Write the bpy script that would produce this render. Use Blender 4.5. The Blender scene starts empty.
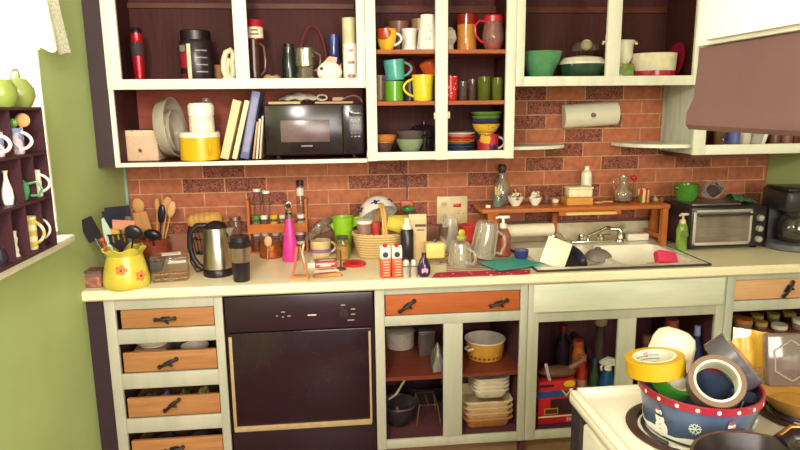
import bpy, bmesh, math, random
from mathutils import Vector, Matrix, Euler
PI = math.pi
R = math.radians
random.seed(7)
scene = bpy.context.scene
COL = scene.collection

# ---------------------------------------------------------------- camera
cam_data = bpy.data.cameras.new('camera')
cam_data.sensor_width = 36
cam_data.lens = 625.32 * 36 / 800
cam_data.clip_start = 0.02
cam = bpy.data.objects.new('camera', cam_data)
COL.objects.link(cam)
yaw, pitch, roll = R(5.7297), R(10.8032), R(0.6419)
fw = Vector((math.sin(yaw) * math.cos(pitch), math.cos(yaw) * math.cos(pitch), -math.sin(pitch)))
rt = Vector((math.cos(yaw), -math.sin(yaw), 0))
up = rt.cross(fw)
rt2 = rt * math.cos(roll) - up * math.sin(roll)
up2 = rt * math.sin(roll) + up * math.cos(roll)
mw = Matrix((rt2, up2, -fw)).transposed().to_4x4()
mw.translation = Vector((0, -3.1002, 1.6160))
cam.matrix_world = mw
scene.camera = cam

# ---------------------------------------------------------------- light and exposure
scene.view_settings.view_transform = 'Standard'
scene.view_settings.look = 'None'
scene.view_settings.exposure = 0.18
scene.view_settings.gamma = 1.0
scene.view_settings.use_curve_mapping = False

world = bpy.data.worlds.new('daylight')
scene.world = world
world.use_nodes = True
wn = world.node_tree
wn.nodes.clear()
w_out = wn.nodes.new('ShaderNodeOutputWorld')
w_bg = wn.nodes.new('ShaderNodeBackground')
w_tc = wn.nodes.new('ShaderNodeTexCoord')
w_sep = wn.nodes.new('ShaderNodeSeparateXYZ')
w_ramp = wn.nodes.new('ShaderNodeValToRGB')
wn.links.new(w_tc.outputs['Generated'], w_sep.inputs[0])
wn.links.new(w_sep.outputs['X'], w_ramp.inputs[0])
wn.links.new(w_ramp.outputs[0], w_bg.inputs[0])
wn.links.new(w_bg.outputs[0], w_out.inputs[0])
# a dim house interior all round, the bright hazy sky on the window side
e = w_ramp.color_ramp.elements
e[0].position = 0.0
e[0].color = (0.66, 0.55, 0.50, 1)
e[1].position = 1.0
e[1].color = (0.66, 0.55, 0.50, 1)
w_m = []
for ax, thr, op in (('X', -0.2, 'LESS_THAN'), ('Y', -0.3, 'GREATER_THAN')):
    q = wn.nodes.new('ShaderNodeMath')
    q.operation = op
    q.inputs[1].default_value = thr
    wn.links.new(w_sep.outputs[ax], q.inputs[0])
    w_m.append(q)
w_and = wn.nodes.new('ShaderNodeMath')
w_and.operation = 'MULTIPLY'
wn.links.new(w_m[0].outputs[0], w_and.inputs[0])
wn.links.new(w_m[1].outputs[0], w_and.inputs[1])
wmix = wn.nodes.new('ShaderNodeMix')
wmix.data_type = 'RGBA'
wn.links.new(w_and.outputs[0], wmix.inputs['Factor'])
wn.links.new(w_ramp.outputs[0], wmix.inputs['A'])
wmix.inputs['B'].default_value = (20.0, 19.4, 17.0, 1)
wn.links.new(wmix.outputs['Result'], w_bg.inputs[0])
w_bg.inputs[1].default_value = 0.6


def area(name, loc, aim, size, power, color, shape='RECTANGLE', sy=None, spread=180):
    d = bpy.data.lights.new(name, 'AREA')
    d.shape = shape
    d.size = size
    d.size_y = sy or size
    d.energy = power
    d.color = color
    d.spread = R(spread)
    o = bpy.data.objects.new(name, d)
    COL.objects.link(o)
    o.location = loc
    o.rotation_euler = (Vector(aim) - Vector(loc)).to_track_quat('-Z', 'Y').to_euler()
    return o


# ceiling fitting of the kitchen, behind and above the camera
area('ceiling_lamp_light', (-0.45, -2.8, 2.3), (0.0, 0.0, 1.35), 0.35, 30, (1.0, 0.96, 0.88), 'DISK')
# daylight of the open room behind the camera
area('room_daylight', (0.9, -4.4, 1.8), (0.7, 0.0, 1.1), 2.6, 112, (1.0, 0.93, 0.84), sy=1.1)


# ---------------------------------------------------------------- materials
def lin(h, k=1.0):
    h = h.lstrip('#')
    c = [int(h[i:i + 2], 16) / 255 for i in (0, 2, 4)]
    c = [(x / 12.92 if x <= 0.04045 else ((x + 0.055) / 1.055) ** 2.4) * k for x in c]
    return (min(c[0], 1), min(c[1], 1), min(c[2], 1), 1)


MATS = {}


def new_mat(name):
    m = bpy.data.materials.new(name)
    m.use_nodes = True
    nt = m.node_tree
    b = nt.nodes['Principled BSDF']
    return m, nt, b


def ramp(nt, fac, stops):
    r = nt.nodes.new('ShaderNodeValToRGB')
    el = r.color_ramp.elements
    while len(el) < len(stops):
        el.new(0.5)
    for q, (p, c) in zip(el, stops):
        q.position = p
        q.color = c
    nt.links.new(fac, r.inputs[0])
    return r.outputs[0]


def tex(nt, kind, scale, co='Object', vec=(1, 1, 1), rot=(0, 0, 0), **kw):
    tc = nt.nodes.new('ShaderNodeTexCoord')
    mp = nt.nodes.new('ShaderNodeMapping')
    mp.inputs['Scale'].default_value = vec
    mp.inputs['Rotation'].default_value = rot
    nt.links.new(tc.outputs[co], mp.inputs[0])
    t = nt.nodes.new('ShaderNodeTex' + kind)
    nt.links.new(mp.outputs[0], t.inputs[0])
    if 'Scale' in t.inputs:
        t.inputs['Scale'].default_value = scale
    for k, v in kw.items():
        t.inputs[k].default_value = v
    return t


def K(h, rough=0.45, metal=0.0, var=0.10, scale=25.0, bump=0.0, coat=0.0):
    """a plain coloured material with a little mottling"""
    key = ('K', h, rough, metal, var, scale, bump, coat)
    if key in MATS:
        return MATS[key]
    m, nt, b = new_mat('surface_' + h.lstrip('#'))
    n = tex(nt, 'Noise', scale, Detail=3.0)
    c = ramp(nt, n.outputs['Fac'], [(0.3, lin(h, 1 - var)), (0.7, lin(h, 1 + var))])
    nt.links.new(c, b.inputs['Base Color'])
    b.inputs['Roughness'].default_value = rough
    b.inputs['Metallic'].default_value = metal
    b.inputs['Coat Weight'].default_value = coat
    if bump:
        bp = nt.nodes.new('ShaderNodeBump')
        bp.inputs['Strength'].default_value = bump
        bp.inputs['Distance'].default_value = 0.004
        nt.links.new(n.outputs['Fac'], bp.inputs['Height'])
        nt.links.new(bp.outputs[0], b.inputs['Normal'])
    MATS[key] = m
    return m


def wood(h1, h2, axis='X', scale=9.0, rough=0.5, stretch=12.0):
    key = ('W', h1, h2, axis, scale, rough, stretch)
    if key in MATS:
        return MATS[key]
    m, nt, b = new_mat('wood_' + h1.lstrip('#'))
    v = {'X': (1, stretch, stretch), 'Y': (stretch, 1, stretch), 'Z': (stretch, stretch, 1)}[axis]
    n = tex(nt, 'Noise', scale, vec=v, Detail=6.0, Roughness=0.65, Distortion=0.4)
    c = ramp(nt, n.outputs['Fac'], [(0.3, lin(h1)), (0.72, lin(h2))])
    nt.links.new(c, b.inputs['Base Color'])
    b.inputs['Roughness'].default_value = rough
    b.inputs['Specular IOR Level'].default_value = 0.2
    MATS[key] = m
    return m


def paint(h1, h2, axis='Z', rough=0.5):
    """brushed whitewash over an older tint"""
    key = ('P', h1, h2, axis, rough)
    if key in MATS:
        return MATS[key]
    m, nt, b = new_mat('paint_' + h1.lstrip('#'))
    v = {'X': (1, 7, 7), 'Z': (7, 7, 1)}[axis]
    n = tex(nt, 'Noise', 2.6, vec=v, Detail=4.0, Roughness=0.6)
    c = ramp(nt, n.outputs['Fac'], [(0.3, lin(h2)), (0.6, lin(h1)), (0.85, lin(h1, 1.04))])
    nt.links.new(c, b.inputs['Base Color'])
    b.inputs['Roughness'].default_value = rough
    MATS[key] = m
    return m


def glass(h='#ffffff', gloss=0.16, alpha=0.0, rough=0.04):
    """thin clear or tinted glass: lets light through, mirrors at grazing angles; alpha = share of milky body"""
    key = ('G', h, gloss, alpha, rough)
    if key in MATS:
        return MATS[key]
    m, nt, b = new_mat('glass_' + h.lstrip('#'))
    nt.nodes.remove(b)
    out = nt.nodes['Material Output']
    tr = nt.nodes.new('ShaderNodeBsdfTransparent')
    tr.inputs[0].default_value = lin(h)
    gl = nt.nodes.new('ShaderNodeBsdfGlossy')
    gl.inputs['Roughness'].default_value = rough
    df = nt.nodes.new('ShaderNodeBsdfDiffuse')
    df.inputs[0].default_value = lin(h)
    lw = nt.nodes.new('ShaderNodeLayerWeight')
    lw.inputs[0].default_value = 0.35
    ma = nt.nodes.new('ShaderNodeMath')
    ma.operation = 'MULTIPLY_ADD'
    ma.inputs[1].default_value = 0.18
    ma.inputs[2].default_value = gloss * 0.14
    nt.links.new(lw.outputs['Facing'], ma.inputs[0])
    m1 = nt.nodes.new('ShaderNodeMixShader')
    m1.inputs[0].default_value = alpha
    nt.links.new(tr.outputs[0], m1.inputs[1])
    nt.links.new(df.outputs[0], m1.inputs[2])
    m2 = nt.nodes.new('ShaderNodeMixShader')
    nt.links.new(ma.outputs[0], m2.inputs[0])
    nt.links.new(m1.outputs[0], m2.inputs[1])
    nt.links.new(gl.outputs[0], m2.inputs[2])
    nt.links.new(m2.outputs[0], out.inputs[0])
    MATS[key] = m
    return m


def spots(h1, h2, scale=60.0, thr=0.35, rough=0.3):
    """dots of one colour on a ground of another"""
    key = ('S', h1, h2, scale, thr, rough)
    if key in MATS:
        return MATS[key]
    m, nt, b = new_mat('dotted_' + h1.lstrip('#'))
    t = tex(nt, 'Voronoi', scale)
    c = ramp(nt, t.outputs['Distance'], [(thr - 0.03, lin(h2)), (thr + 0.03, lin(h1))])
    nt.links.new(c, b.inputs['Base Color'])
    b.inputs['Roughness'].default_value = rough
    MATS[key] = m
    return m


def patches(cols, scale=30.0, rough=0.5):
    """irregular patches of several colours"""
    key = ('Q', tuple(cols), scale, rough)
    if key in MATS:
        return MATS[key]
    m, nt, b = new_mat('patterned')
    t = tex(nt, 'Voronoi', scale)
    sp = nt.nodes.new('ShaderNodeSeparateColor')
    nt.links.new(t.outputs['Color'], sp.inputs[0])
    r = nt.nodes.new('ShaderNodeValToRGB')
    r.color_ramp.interpolation = 'CONSTANT'
    el = r.color_ramp.elements
    while len(el) < len(cols):
        el.new(0.5)
    for i, (q, c) in enumerate(zip(el, cols)):
        q.position = i / len(cols)
        q.color = lin(c)
    nt.links.new(sp.outputs[0], r.inputs[0])
    nt.links.new(r.outputs[0], b.inputs['Base Color'])
    b.inputs['Roughness'].default_value = rough
    MATS[key] = m
    return m


def stripes(h1, h2, axis='Z', scale=40.0, rough=0.4, mid=0.5):
    key = ('T', h1, h2, axis, scale, rough, mid)
    if key in MATS:
        return MATS[key]
    m, nt, b = new_mat('striped_' + h1.lstrip('#'))
    t = tex(nt, 'Wave', scale)
    t.bands_direction = axis
    c = ramp(nt, t.outputs['Fac'], [(mid - 0.06, lin(h1)), (mid + 0.06, lin(h2))])
    nt.links.new(c, b.inputs['Base Color'])
    b.inputs['Roughness'].default_value = rough
    MATS[key] = m
    return m


WHITE = paint('#f3efdc', '#e2e3d0', 'Z')
WHITE_X = paint('#f3efdc', '#e2e3d0', 'X')
BASE_DIM = paint('#bdb8a6', '#aeb19d', 'Z')  # same paint as the false front, colour darkened to offset overlit frames
BASE_X = paint('#d9d8c0', '#c3c9b4', 'X')
DARKWOOD = wood('#40201f', '#582c29', 'Z', 6.0, 0.65)
DARKWOOD_X = wood('#4c2219', '#6e3626', 'X', 6.0, 0.45)
REDWOOD = wood('#94493a', '#ab5a45', 'X', 4.0, 0.55)
RAILWOOD = wood('#5c3428', '#704434', 'X', 5.0, 0.5)
ORANGE_WOOD = wood('#b4602c', '#cf7d40', 'X', 5.0, 0.4)
PINE = wood('#a06b41', '#bb8655', 'X', 4.0, 0.5)
BLACK = K('#1f1219', 0.35)
BLACK_GLOSS = K('#1e1018', 0.12)
IRON = K('#2c2222', 0.5, 0.3)
CHROME = K('#d8d4cc', 0.12, 1.0, 0.03)
STEEL = K('#c4b8ab', 0.28, 1.0, 0.04)
BASE_IN_HAZY = wood('#553036', '#683c40', 'Z', 6.0, 0.7)  # dark interior wood, colour lifted and purpled to stand in for haze
CREAM = K('#f1e9cf', 0.35)
CERAMIC = K('#f4f0e2', 0.15, coat=0.3)
CLEAR = glass('#ffffff')


# ---------------------------------------------------------------- mesh tools
def T(x=0, y=0, z=0, rx=0, ry=0, rz=0, s=1):
    return Matrix.Translation((x, y, z)) @ Euler((rx, ry, rz)).to_matrix().to_4x4() @ Matrix.Scale(s, 4)


class M:
    """gathers shapes into ONE mesh"""

    def __init__(self):
        self.b = bmesh.new()

    def poly(self, verts, faces, mx=None):
        vs = [self.b.verts.new(mx @ Vector(v) if mx else v) for v in verts]
        for f in faces:
            try:
                self.b.faces.new([vs[i] for i in f])
            except ValueError:
                pass
        return self

    def box(self, x, y, z, sx, sy, sz, bev=0, mx=None, seg=2):
        """centre and full sizes"""
        g = bmesh.ops.create_cube(self.b, size=1.0)['verts']
        for v in g:
            v.co = Vector((x + v.co.x * sx, y + v.co.y * sy, z + v.co.z * sz))
        if bev:
            es = list({e for v in g for e in v.link_edges})
            r = bmesh.ops.bevel(self.b, geom=es, offset=min(bev, 0.49 * min(sx, sy, sz)), segments=seg, profile=0.5, affect='EDGES')
            g = list({v for f in r['faces'] for v in f.verts} | {v for v in g if v.is_valid})
        if mx:
            for v in g:
                v.co = mx @ v.co
        return self

    def bb(self, x0, x1, y0, y1, z0, z1, bev=0, mx=None):
        return self.box((x0 + x1) / 2, (y0 + y1) / 2, (z0 + z1) / 2, abs(x1 - x0), abs(y1 - y0), abs(z1 - z0), bev, mx)

    def lathe(self, prof, n=28, mx=None, sx=1.0, sy=1.0):
        """turn (r, z) points about z"""
        rows = []
        for r, z in prof:
            if r < 1e-5:
                v = Vector((0, 0, z))
                rows.append([self.b.verts.new(mx @ v if mx else v)])
            else:
                row = []
                for i in range(n):
                    a = 2 * PI * i / n
                    v = Vector((r * math.cos(a) * sx, r * math.sin(a) * sy, z))
                    row.append(self.b.verts.new(mx @ v if mx else v))
                rows.append(row)
        for a, c in zip(rows, rows[1:]):
            for i in range(n):
                j = (i + 1) % n
                if len(a) == 1 and len(c) == 1:
                    continue
                if len(a) == 1:
                    f = [a[0], c[j], c[i]]
                elif len(c) == 1:
                    f = [a[i], a[j], c[0]]
                else:
                    f = [a[i], a[j], c[j], c[i]]
                self.b.faces.new(f)
        return self

    def tube(self, pts, r, n=8, mx=None, closed=False, taper=None):
        pts = [Vector(p) for p in pts]
        N = len(pts)
        rings = []
        ref = None
        for i, p in enumerate(pts):
            if closed:
                d = pts[(i + 1) % N] - pts[i - 1]
            else:
                d = pts[min(i + 1, N - 1)] - pts[max(i - 1, 0)]
            if d.length < 1e-9:
                d = Vector((0, 0, 1))
            d.normalize()
            if ref is None:
                ref = Vector((0, 0, 1)) if abs(d.z) < 0.9 else Vector((1, 0, 0))
            u = d.cross(ref)
            if u.length < 1e-6:
                u = d.orthogonal()
            u.normalize()
            w = u.cross(d)
            ref = w
            rr = r if taper is None else r * taper[i] if isinstance(taper, (list, tuple)) else r
            ring = []
            for k in range(n):
                a = 2 * PI * k / n
                v = p + (u * math.cos(a) + w * math.sin(a)) * rr
                ring.append(self.b.verts.new(mx @ v if mx else v))
            rings.append(ring)
        pairs = list(zip(rings, rings[1:])) + ([(rings[-1], rings[0])] if closed else [])
        for a, c in pairs:
            for k in range(n):
                j = (k + 1) % n
                self.b.faces.new([a[k], a[j], c[j], c[k]])
        if not closed:
            self.b.faces.new(rings[0][::-1])
            self.b.faces.new(rings[-1])
        return self

    def prism(self, poly, d0, d1, plane='XZ', mx=None):
        """extrude a 2-D outline: plane XZ along y, XY along z, YZ along x"""
        def P(a, b, d):
            return {'XZ': (a, d, b), 'XY': (a, b, d), 'YZ': (d, a, b)}[plane]
        n = len(poly)
        vs = [P(a, b, d0) for a, b in poly] + [P(a, b, d1) for a, b in poly]
        fs = [list(range(n)), list(range(n, 2 * n))[::-1]] + [[i, (i + 1) % n, n + (i + 1) % n, n + i] for i in range(n)]
        return self.poly(vs, fs, mx)

    def ball(self, x, y, z, rx, ry=None, rz=None, n=16, mx=None):
        ry = rx if ry is None else ry
        rz = rx if rz is None else rz
        pr = [(math.sin(PI * i / 10), -math.cos(PI * i / 10)) for i in range(11)]
        m2 = Matrix.Translation((x, y, z)) @ Matrix.Diagonal((rx, ry, rz, 1))
        return self.lathe(pr, n, (mx @ m2) if mx else m2)

    def grid(self, fn, nu, nv, th=0.0, mx=None):
        """a curved sheet of thickness th; fn(u, v) with u, v in 0..1"""
        P = [[Vector(fn(i / nu, j / nv)) for j in range(nv + 1)] for i in range(nu + 1)]
        def nrm(i, j):
            a = P[min(i + 1, nu)][j] - P[max(i - 1, 0)][j]
            c = P[i][min(j + 1, nv)] - P[i][max(j - 1, 0)]
            q = a.cross(c)
            return q.normalized() if q.length > 1e-12 else Vector((0, 0, 1))
        def add(k):
            return [[self.b.verts.new((mx @ (P[i][j] + nrm(i, j) * k)) if mx else P[i][j] + nrm(i, j) * k) for j in range(nv + 1)] for i in range(nu + 1)]
        A = add(th / 2)
        for i in range(nu):
            for j in range(nv):
                self.b.faces.new([A[i][j], A[i + 1][j], A[i + 1][j + 1], A[i][j + 1]])
        if th:
            B = add(-th / 2)
            for i in range(nu):
                for j in range(nv):
                    self.b.faces.new([B[i][j], B[i][j + 1], B[i + 1][j + 1], B[i + 1][j]])
            for i in range(nu):
                self.b.faces.new([A[i][0], B[i][0], B[i + 1][0], A[i + 1][0]])
                self.b.faces.new([A[i][nv], A[i + 1][nv], B[i + 1][nv], B[i][nv]])
            for j in range(nv):
                self.b.faces.new([A[0][j], A[0][j + 1], B[0][j + 1], B[0][j]])
                self.b.faces.new([A[nu][j], B[nu][j], B[nu][j + 1], A[nu][j + 1]])
        return self

    def obj(self, name, mat, parent=None, angle=38, label=None):
        bmesh.ops.recalc_face_normals(self.b, faces=self.b.faces)
        me = bpy.data.meshes.new(name)
        self.b.to_mesh(me)
        self.b.free()
        for p in me.polygons:
            p.use_smooth = True
        me.set_sharp_from_angle(angle=R(angle))
        me.materials.append(mat)
        o = bpy.data.objects.new(name, me)
        COL.objects.link(o)
        if parent:
            o.parent = parent
        if label:
            o['label'] = label
        return o


def props(o, label, cat, group=None):
    o['label'] = label
    o['category'] = cat
    if group:
        o['group'] = group
    return o


def thing(name, label, cat, loc=(0, 0, 0), rz=0.0, group=None, rot=None):
    o = bpy.data.objects.new(name, None)
    o.empty_display_size = 0.05
    COL.objects.link(o)
    o.location = loc
    o.rotation_euler = rot if rot else (0, 0, rz)
    return props(o, label, cat, group)


def single(m, name, mat, label, cat, loc=(0, 0, 0), rz=0.0, group=None, rot=None):
    o = m.obj(name, mat)
    o.location = loc
    o.rotation_euler = rot if rot else (0, 0, rz)
    return props(o, label, cat, group)


def struct(m, name, mat, angle=38):
    o = m.obj(name, mat, angle=angle)
    o['kind'] = 'structure'
    return o


def copy_tree(o, parent=None):
    c = o.copy()
    COL.objects.link(c)
    if parent:
        c.parent = parent
    for ch in list(o.children):
        copy_tree(ch, c)
    return c


def text(s, size, name, mat, parent, loc, rot=(PI / 2, 0, 0), align='CENTER', ext=0.0004):
    """raised lettering facing -y by default"""
    cu = bpy.data.curves.new(name, 'FONT')
    cu.body = s
    cu.size = size
    cu.align_x = align
    cu.align_y = 'CENTER'
    cu.extrude = ext
    cu.resolution_u = 2
    cu.materials.append(mat)
    tmp = bpy.data.objects.new(name, cu)
    COL.objects.link(tmp)
    me = bpy.data.meshes.new_from_object(tmp.evaluated_get(bpy.context.evaluated_depsgraph_get()))
    bpy.data.objects.remove(tmp)
    o = bpy.data.objects.new(name, me)
    COL.objects.link(o)
    o.parent = parent
    o.location = loc
    o.rotation_euler = rot
    return o


def arc(cx, cz, rx, rz, a0, a1, n=10, y=0.0):
    return [(cx + rx * math.cos(R(a0 + (a1 - a0) * i / n)), y, cz + rz * math.sin(R(a0 + (a1 - a0) * i / n))) for i in range(n + 1)]


def shell(prof, t):
    """outer (r, z) profile bottom to top -> closed cup profile with wall t"""
    inn = [(max(r - t, 0.0), max(z, prof[0][1] + t)) for r, z in prof][::-1]
    p = [(0, prof[0][1])] + list(prof) + inn
    return p + [(0, prof[0][1] + t)]


# ================================================================ the room
XL, XR = -1.009, 2.272
ZC = 2.44


def brick_material():
    m, nt, b = new_mat('brick')
    tc = nt.nodes.new('ShaderNodeTexCoord')
    sep = nt.nodes.new('ShaderNodeSeparateXYZ')
    nt.links.new(tc.outputs['Object'], sep.inputs[0])
    cmb = nt.nodes.new('ShaderNodeCombineXYZ')
    nt.links.new(sep.outputs['X'], cmb.inputs['X'])
    nt.links.new(sep.outputs['Z'], cmb.inputs['Y'])
    mp = nt.nodes.new('ShaderNodeMapping')
    mp.inputs['Location'].default_value = (0.145, -1.282 + 0.0705 * 20 + 0.002, 0)
    nt.links.new(cmb.outputs[0], mp.inputs[0])

    def bricks(c1, c2, mortar):
        t = nt.nodes.new('ShaderNodeTexBrick')
        t.inputs['Scale'].default_value = 1.0
        t.inputs['Brick Width'].default_value = 0.2
        t.inputs['Row Height'].default_value = 0.0705
        t.inputs['Mortar Size'].default_value = 0.0032
        t.inputs['Mortar Smooth'].default_value = 0.25
        t.inputs['Bias'].default_value = 0.0
        t.offset = 0.5
        t.inputs['Color1'].default_value = c1
        t.inputs['Color2'].default_value = c2
        t.inputs['Mortar'].default_value = mortar
        nt.links.new(mp.outputs[0], t.inputs[0])
        return t
    bt = bricks(lin('#be704b'), lin('#a45b42'), lin('#c89873'))
    ident = bricks((0, 0, 0, 1), (1, 1, 1, 1), (0, 0, 0, 1))
    pick = ramp(nt, ident.outputs['Color'], [(0.64, (0, 0, 0, 1)), (0.68, (1, 1, 1, 1))])
    # gouged, dark-stained faces on some of the bricks
    ns = nt.nodes.new('ShaderNodeTexNoise')
    ns.inputs['Scale'].default_value = 42
    ns.inputs['Detail'].default_value = 4
    ns.inputs['Distortion'].default_value = 2.2
    nt.links.new(tc.outputs['Object'], ns.inputs[0])
    gouge = ramp(nt, ns.outputs['Fac'], [(0.44, (0, 0, 0, 1)), (0.475, (1, 1, 1, 1)), (0.53, (1, 1, 1, 1)), (0.565, (0, 0, 0, 1))])
    mul = nt.nodes.new('ShaderNodeMix')
    mul.data_type = 'RGBA'
    mul.blend_type = 'MULTIPLY'
    mul.inputs['Factor'].default_value = 1
    nt.links.new(pick, mul.inputs['A'])
    nt.links.new(gouge, mul.inputs['B'])
    big = nt.nodes.new('ShaderNodeTexNoise')
    big.inputs['Scale'].default_value = 30
    big.inputs['Detail'].default_value = 5
    nt.links.new(tc.outputs['Object'], big.inputs[0])
    tone = ramp(nt, big.outputs['Fac'], [(0.3, (0.72, 0.70, 0.68, 1)), (0.7, (1.12, 1.1, 1.08, 1))])
    m1 = nt.nodes.new('ShaderNodeMix')
    m1.data_type = 'RGBA'
    m1.blend_type = 'MULTIPLY'
    m1.inputs['Factor'].default_value = 1
    nt.links.new(bt.outputs['Color'], m1.inputs['A'])
    nt.links.new(tone, m1.inputs['B'])
    m2 = nt.nodes.new('ShaderNodeMix')
    m2.data_type = 'RGBA'
    nt.links.new(mul.outputs['Result'], m2.inputs['Factor'])
    nt.links.new(m1.outputs['Result'], m2.inputs['A'])
    m2.inputs['B'].default_value = lin('#4c2622')
    nt.links.new(m2.outputs['Result'], b.inputs['Base Color'])
    b.inputs['Roughness'].default_value = 0.75
    add = nt.nodes.new('ShaderNodeMath')
    add.operation = 'MULTIPLY_ADD'
    add.inputs[1].default_value = -1.0
    nt.links.new(bt.outputs['Fac'], add.inputs[0])
    nt.links.new(big.outputs['Fac'], add.inputs[2])
    bp = nt.nodes.new('ShaderNodeBump')
    bp.inputs['Strength'].default_value = 0.5
    bp.inputs['Distance'].default_value = 0.004
    nt.links.new(add.outputs[0], bp.inputs['Height'])
    nt.links.new(bp.outputs[0], b.inputs['Normal'])
    return m


GREEN = K('#adbf7e', 0.6, var=0.05, scale=4)
PLASTER = K('#e9dfc4', 0.8, var=0.03, scale=5)
struct(M().bb(XL - 0.15, XR + 0.15, 0.0, 0.15, 0, ZC), 'wall_back', brick_material())
struct(M().bb(XL - 0.15, XR + 0.15, -4.6, 0.15, -0.1, 0), 'floor', wood('#7a5236', '#93683f', 'Y', 5, 0.4))
struct(M().bb(XL - 0.15, XR + 0.15, -4.6, 0.15, ZC, ZC + 0.1), 'ceiling', PLASTER)
WY0, WY1, WZ0, WZ1 = -1.72, -0.765, 1.175, 2.12
wl = M()
wl.bb(XL - 0.14, XL, -4.6, WY0, 0, ZC).bb(XL - 0.14, XL, WY1, 0, 0, ZC)
wl.bb(XL - 0.14, XL, WY0, WY1, 0, WZ0).bb(XL - 0.14, XL, WY0, WY1, WZ1, ZC)
struct(wl, 'wall_left', GREEN)
struct(M().bb(XR, XR + 0.12, -4.6, 0, 0, ZC), 'wall_right', GREEN)
# short wall that backs the cooker
struct(M().bb(1.262, 1.36, -2.62, -1.66, 0, ZC), 'wall_partition', GREEN)

# window in the green wall, its white lining flush with the plaster
wf = M()
for (a, c, d, e2) in ((WY0, WY0 + 0.02, WZ0, WZ1), (WY1 - 0.012, WY1, WZ0, WZ1), (WY0, WY1, WZ1 - 0.02, WZ1), (WY0, WY1, WZ0, WZ0 + 0.012)):
    wf.bb(XL - 0.14, XL + 0.002, a, c, d, e2, 0.002)
win = struct(wf, 'window_1', K('#f6f3e8', 0.4))
M().bb(XL - 0.030, XL - 0.026, WY0 + 0.019, WY1 - 0.011, WZ0 + 0.011, WZ1 - 0.019).obj('window_pane', glass('#ffffff', 0.0), win)
struct(M().bb(XL, -0.945, WY0 - 0.06, WY1 - 0.018, 1.146, 1.1745, 0.006), 'window_sill', K('#eee9da', 0.4))

# lace curtain at the window
lm, lnt, lb = new_mat('lace')
lace_n = tex(lnt, 'Voronoi', 55.0)
lb.inputs['Base Color'].default_value = lin('#f6f4e6')
lb.inputs['Roughness'].default_value = 0.9
lmix = lnt.nodes.new('ShaderNodeMixShader')
ltr = lnt.nodes.new('ShaderNodeBsdfTransparent')
ltl = lnt.nodes.new('ShaderNodeBsdfTranslucent')
ltl.inputs[0].default_value = lin('#f8f6ea')
lm2 = lnt.nodes.new('ShaderNodeMixShader')
lm2.inputs[0].default_value = 0.5
lnt.links.new(lb.outputs[0], lm2.inputs[1])
lnt.links.new(ltl.outputs[0], lm2.inputs[2])
lf = ramp(lnt, lace_n.outputs['Distance'], [(0.38, (0.02, 0.02, 0.02, 1)), (0.46, (0.45, 0.45, 0.45, 1)), (0.56, (0.02, 0.02, 0.02, 1))])
lnt.links.new(lf, lmix.inputs[0])
lnt.links.new(lm2.outputs[0], lmix.inputs[1])
lnt.links.new(ltr.outputs[0], lmix.inputs[2])
lnt.links.new(lmix.outputs[0], lnt.nodes['Material Output'].inputs[0])


def lace_fn(u, v):
    # u along the wall from the window edge, v from the rod down to the hem
    z = 2.14 + (1.812 - 2.14) * v + 0.006 * math.sin(u * 40) * v
    edge = -0.73 + 0.085 * v ** 1.6
    y = -1.25 + (edge + 1.25) * u
    return (-0.953 + 0.008 * math.sin(u * 26), y, z)


single(M().grid(lace_fn, 60, 10, 0.0012), 'lace_curtain', lm, 'white lace curtain hanging at the bright window in the green wall', 'curtain')
single(M().tube([(-0.975, -1.70, 2.145), (-0.975, -0.66, 2.145)], 0.008).tube([(-1.009, -0.68, 2.145), (-0.975, -0.68, 2.145)], 0.006), 'curtain_rod', CHROME,
       'thin curtain rod above the window with the lace curtain', 'curtain rod')

# dark gaps beside the cabinets and the pale strip at the end of the bricks
struct(M().bb(XL, -0.936, -0.325, -0.30, 1.37, 2.3), 'trim_1', K('#38242b', 0.6))
struct(M().bb(XL, -0.936, -0.60, -0.575, 0.0, 0.872), 'trim_2', K('#33212a', 0.6))
struct(M().bb(XL, XL + 0.012, -0.014, 0.0, 0.914, 1.372), 'trim_3', K('#8fa79a', 0.5))

# pale splashback behind the sink
struct(M().bb(0.8283, 1.6522, -0.011, 0.0, 0.914, 1.0086, 0.003), 'trim_5', K('#cdbf9d', 0.4))
struct(M().bb(0.8283, 1.6522, -0.016, 0.0, 1.0086, 1.0191+0.003, 0.002), 'trim_6', K('#6a4a3c', 0.4))
struct(M().bb(2.2723, XR, -0.004, 0.0, 0.914, 1.372), 'trim_7', GREEN)

# low brown upstand along the bricks on both sides of the sink
UPS = K('#9a6a54', 0.45, var=0.06, scale=8)
struct(M().bb(XL + 0.013, 0.8283 - 0.001, -0.011, 0.0, 0.9142, 1.012, 0.002), 'trim_8', UPS)
struct(M().bb(1.6522 + 0.001, XR - 0.001, -0.011, 0.0, 0.9142, 1.012, 0.002), 'trim_9', UPS)


# ================================================================ wall cabinets
UY = -0.33      # face of the wall cabinets


class Frame(M):
    """members of a face frame, each set back a hair from the one before"""
    k = 0

    def bb(self, x0, x1, y0, y1, z0, z1, bev=0, mx=None):
        self.k += 1
        return M.bb(self, x0, x1, y0 + 0.0006 * self.k, y1 - 0.0003 * self.k, z0, z1, bev, mx)


FB = -0.31      # back of the face frames


def cab_box(root, x0, x1, z0, z1, lm, bm, sides=(True, True), top=True, ydeep=FB):
    """carcass: back, sides, floor and top as one mesh"""
    m = M()
    m.bb(x0, x1, -0.012, -0.002, z0, z1)
    if sides[0]:
        m.bb(x0, x0 + 0.016, ydeep, -0.012, z0, z1)
    if sides[1]:
        m.bb(x1 - 0.016, x1, ydeep, -0.012, z0, z1)
    if top:
        m.bb(x0, x1, ydeep, -0.012, z1 - 0.016, z1)
    return m.obj('carcass', lm, root)


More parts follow.
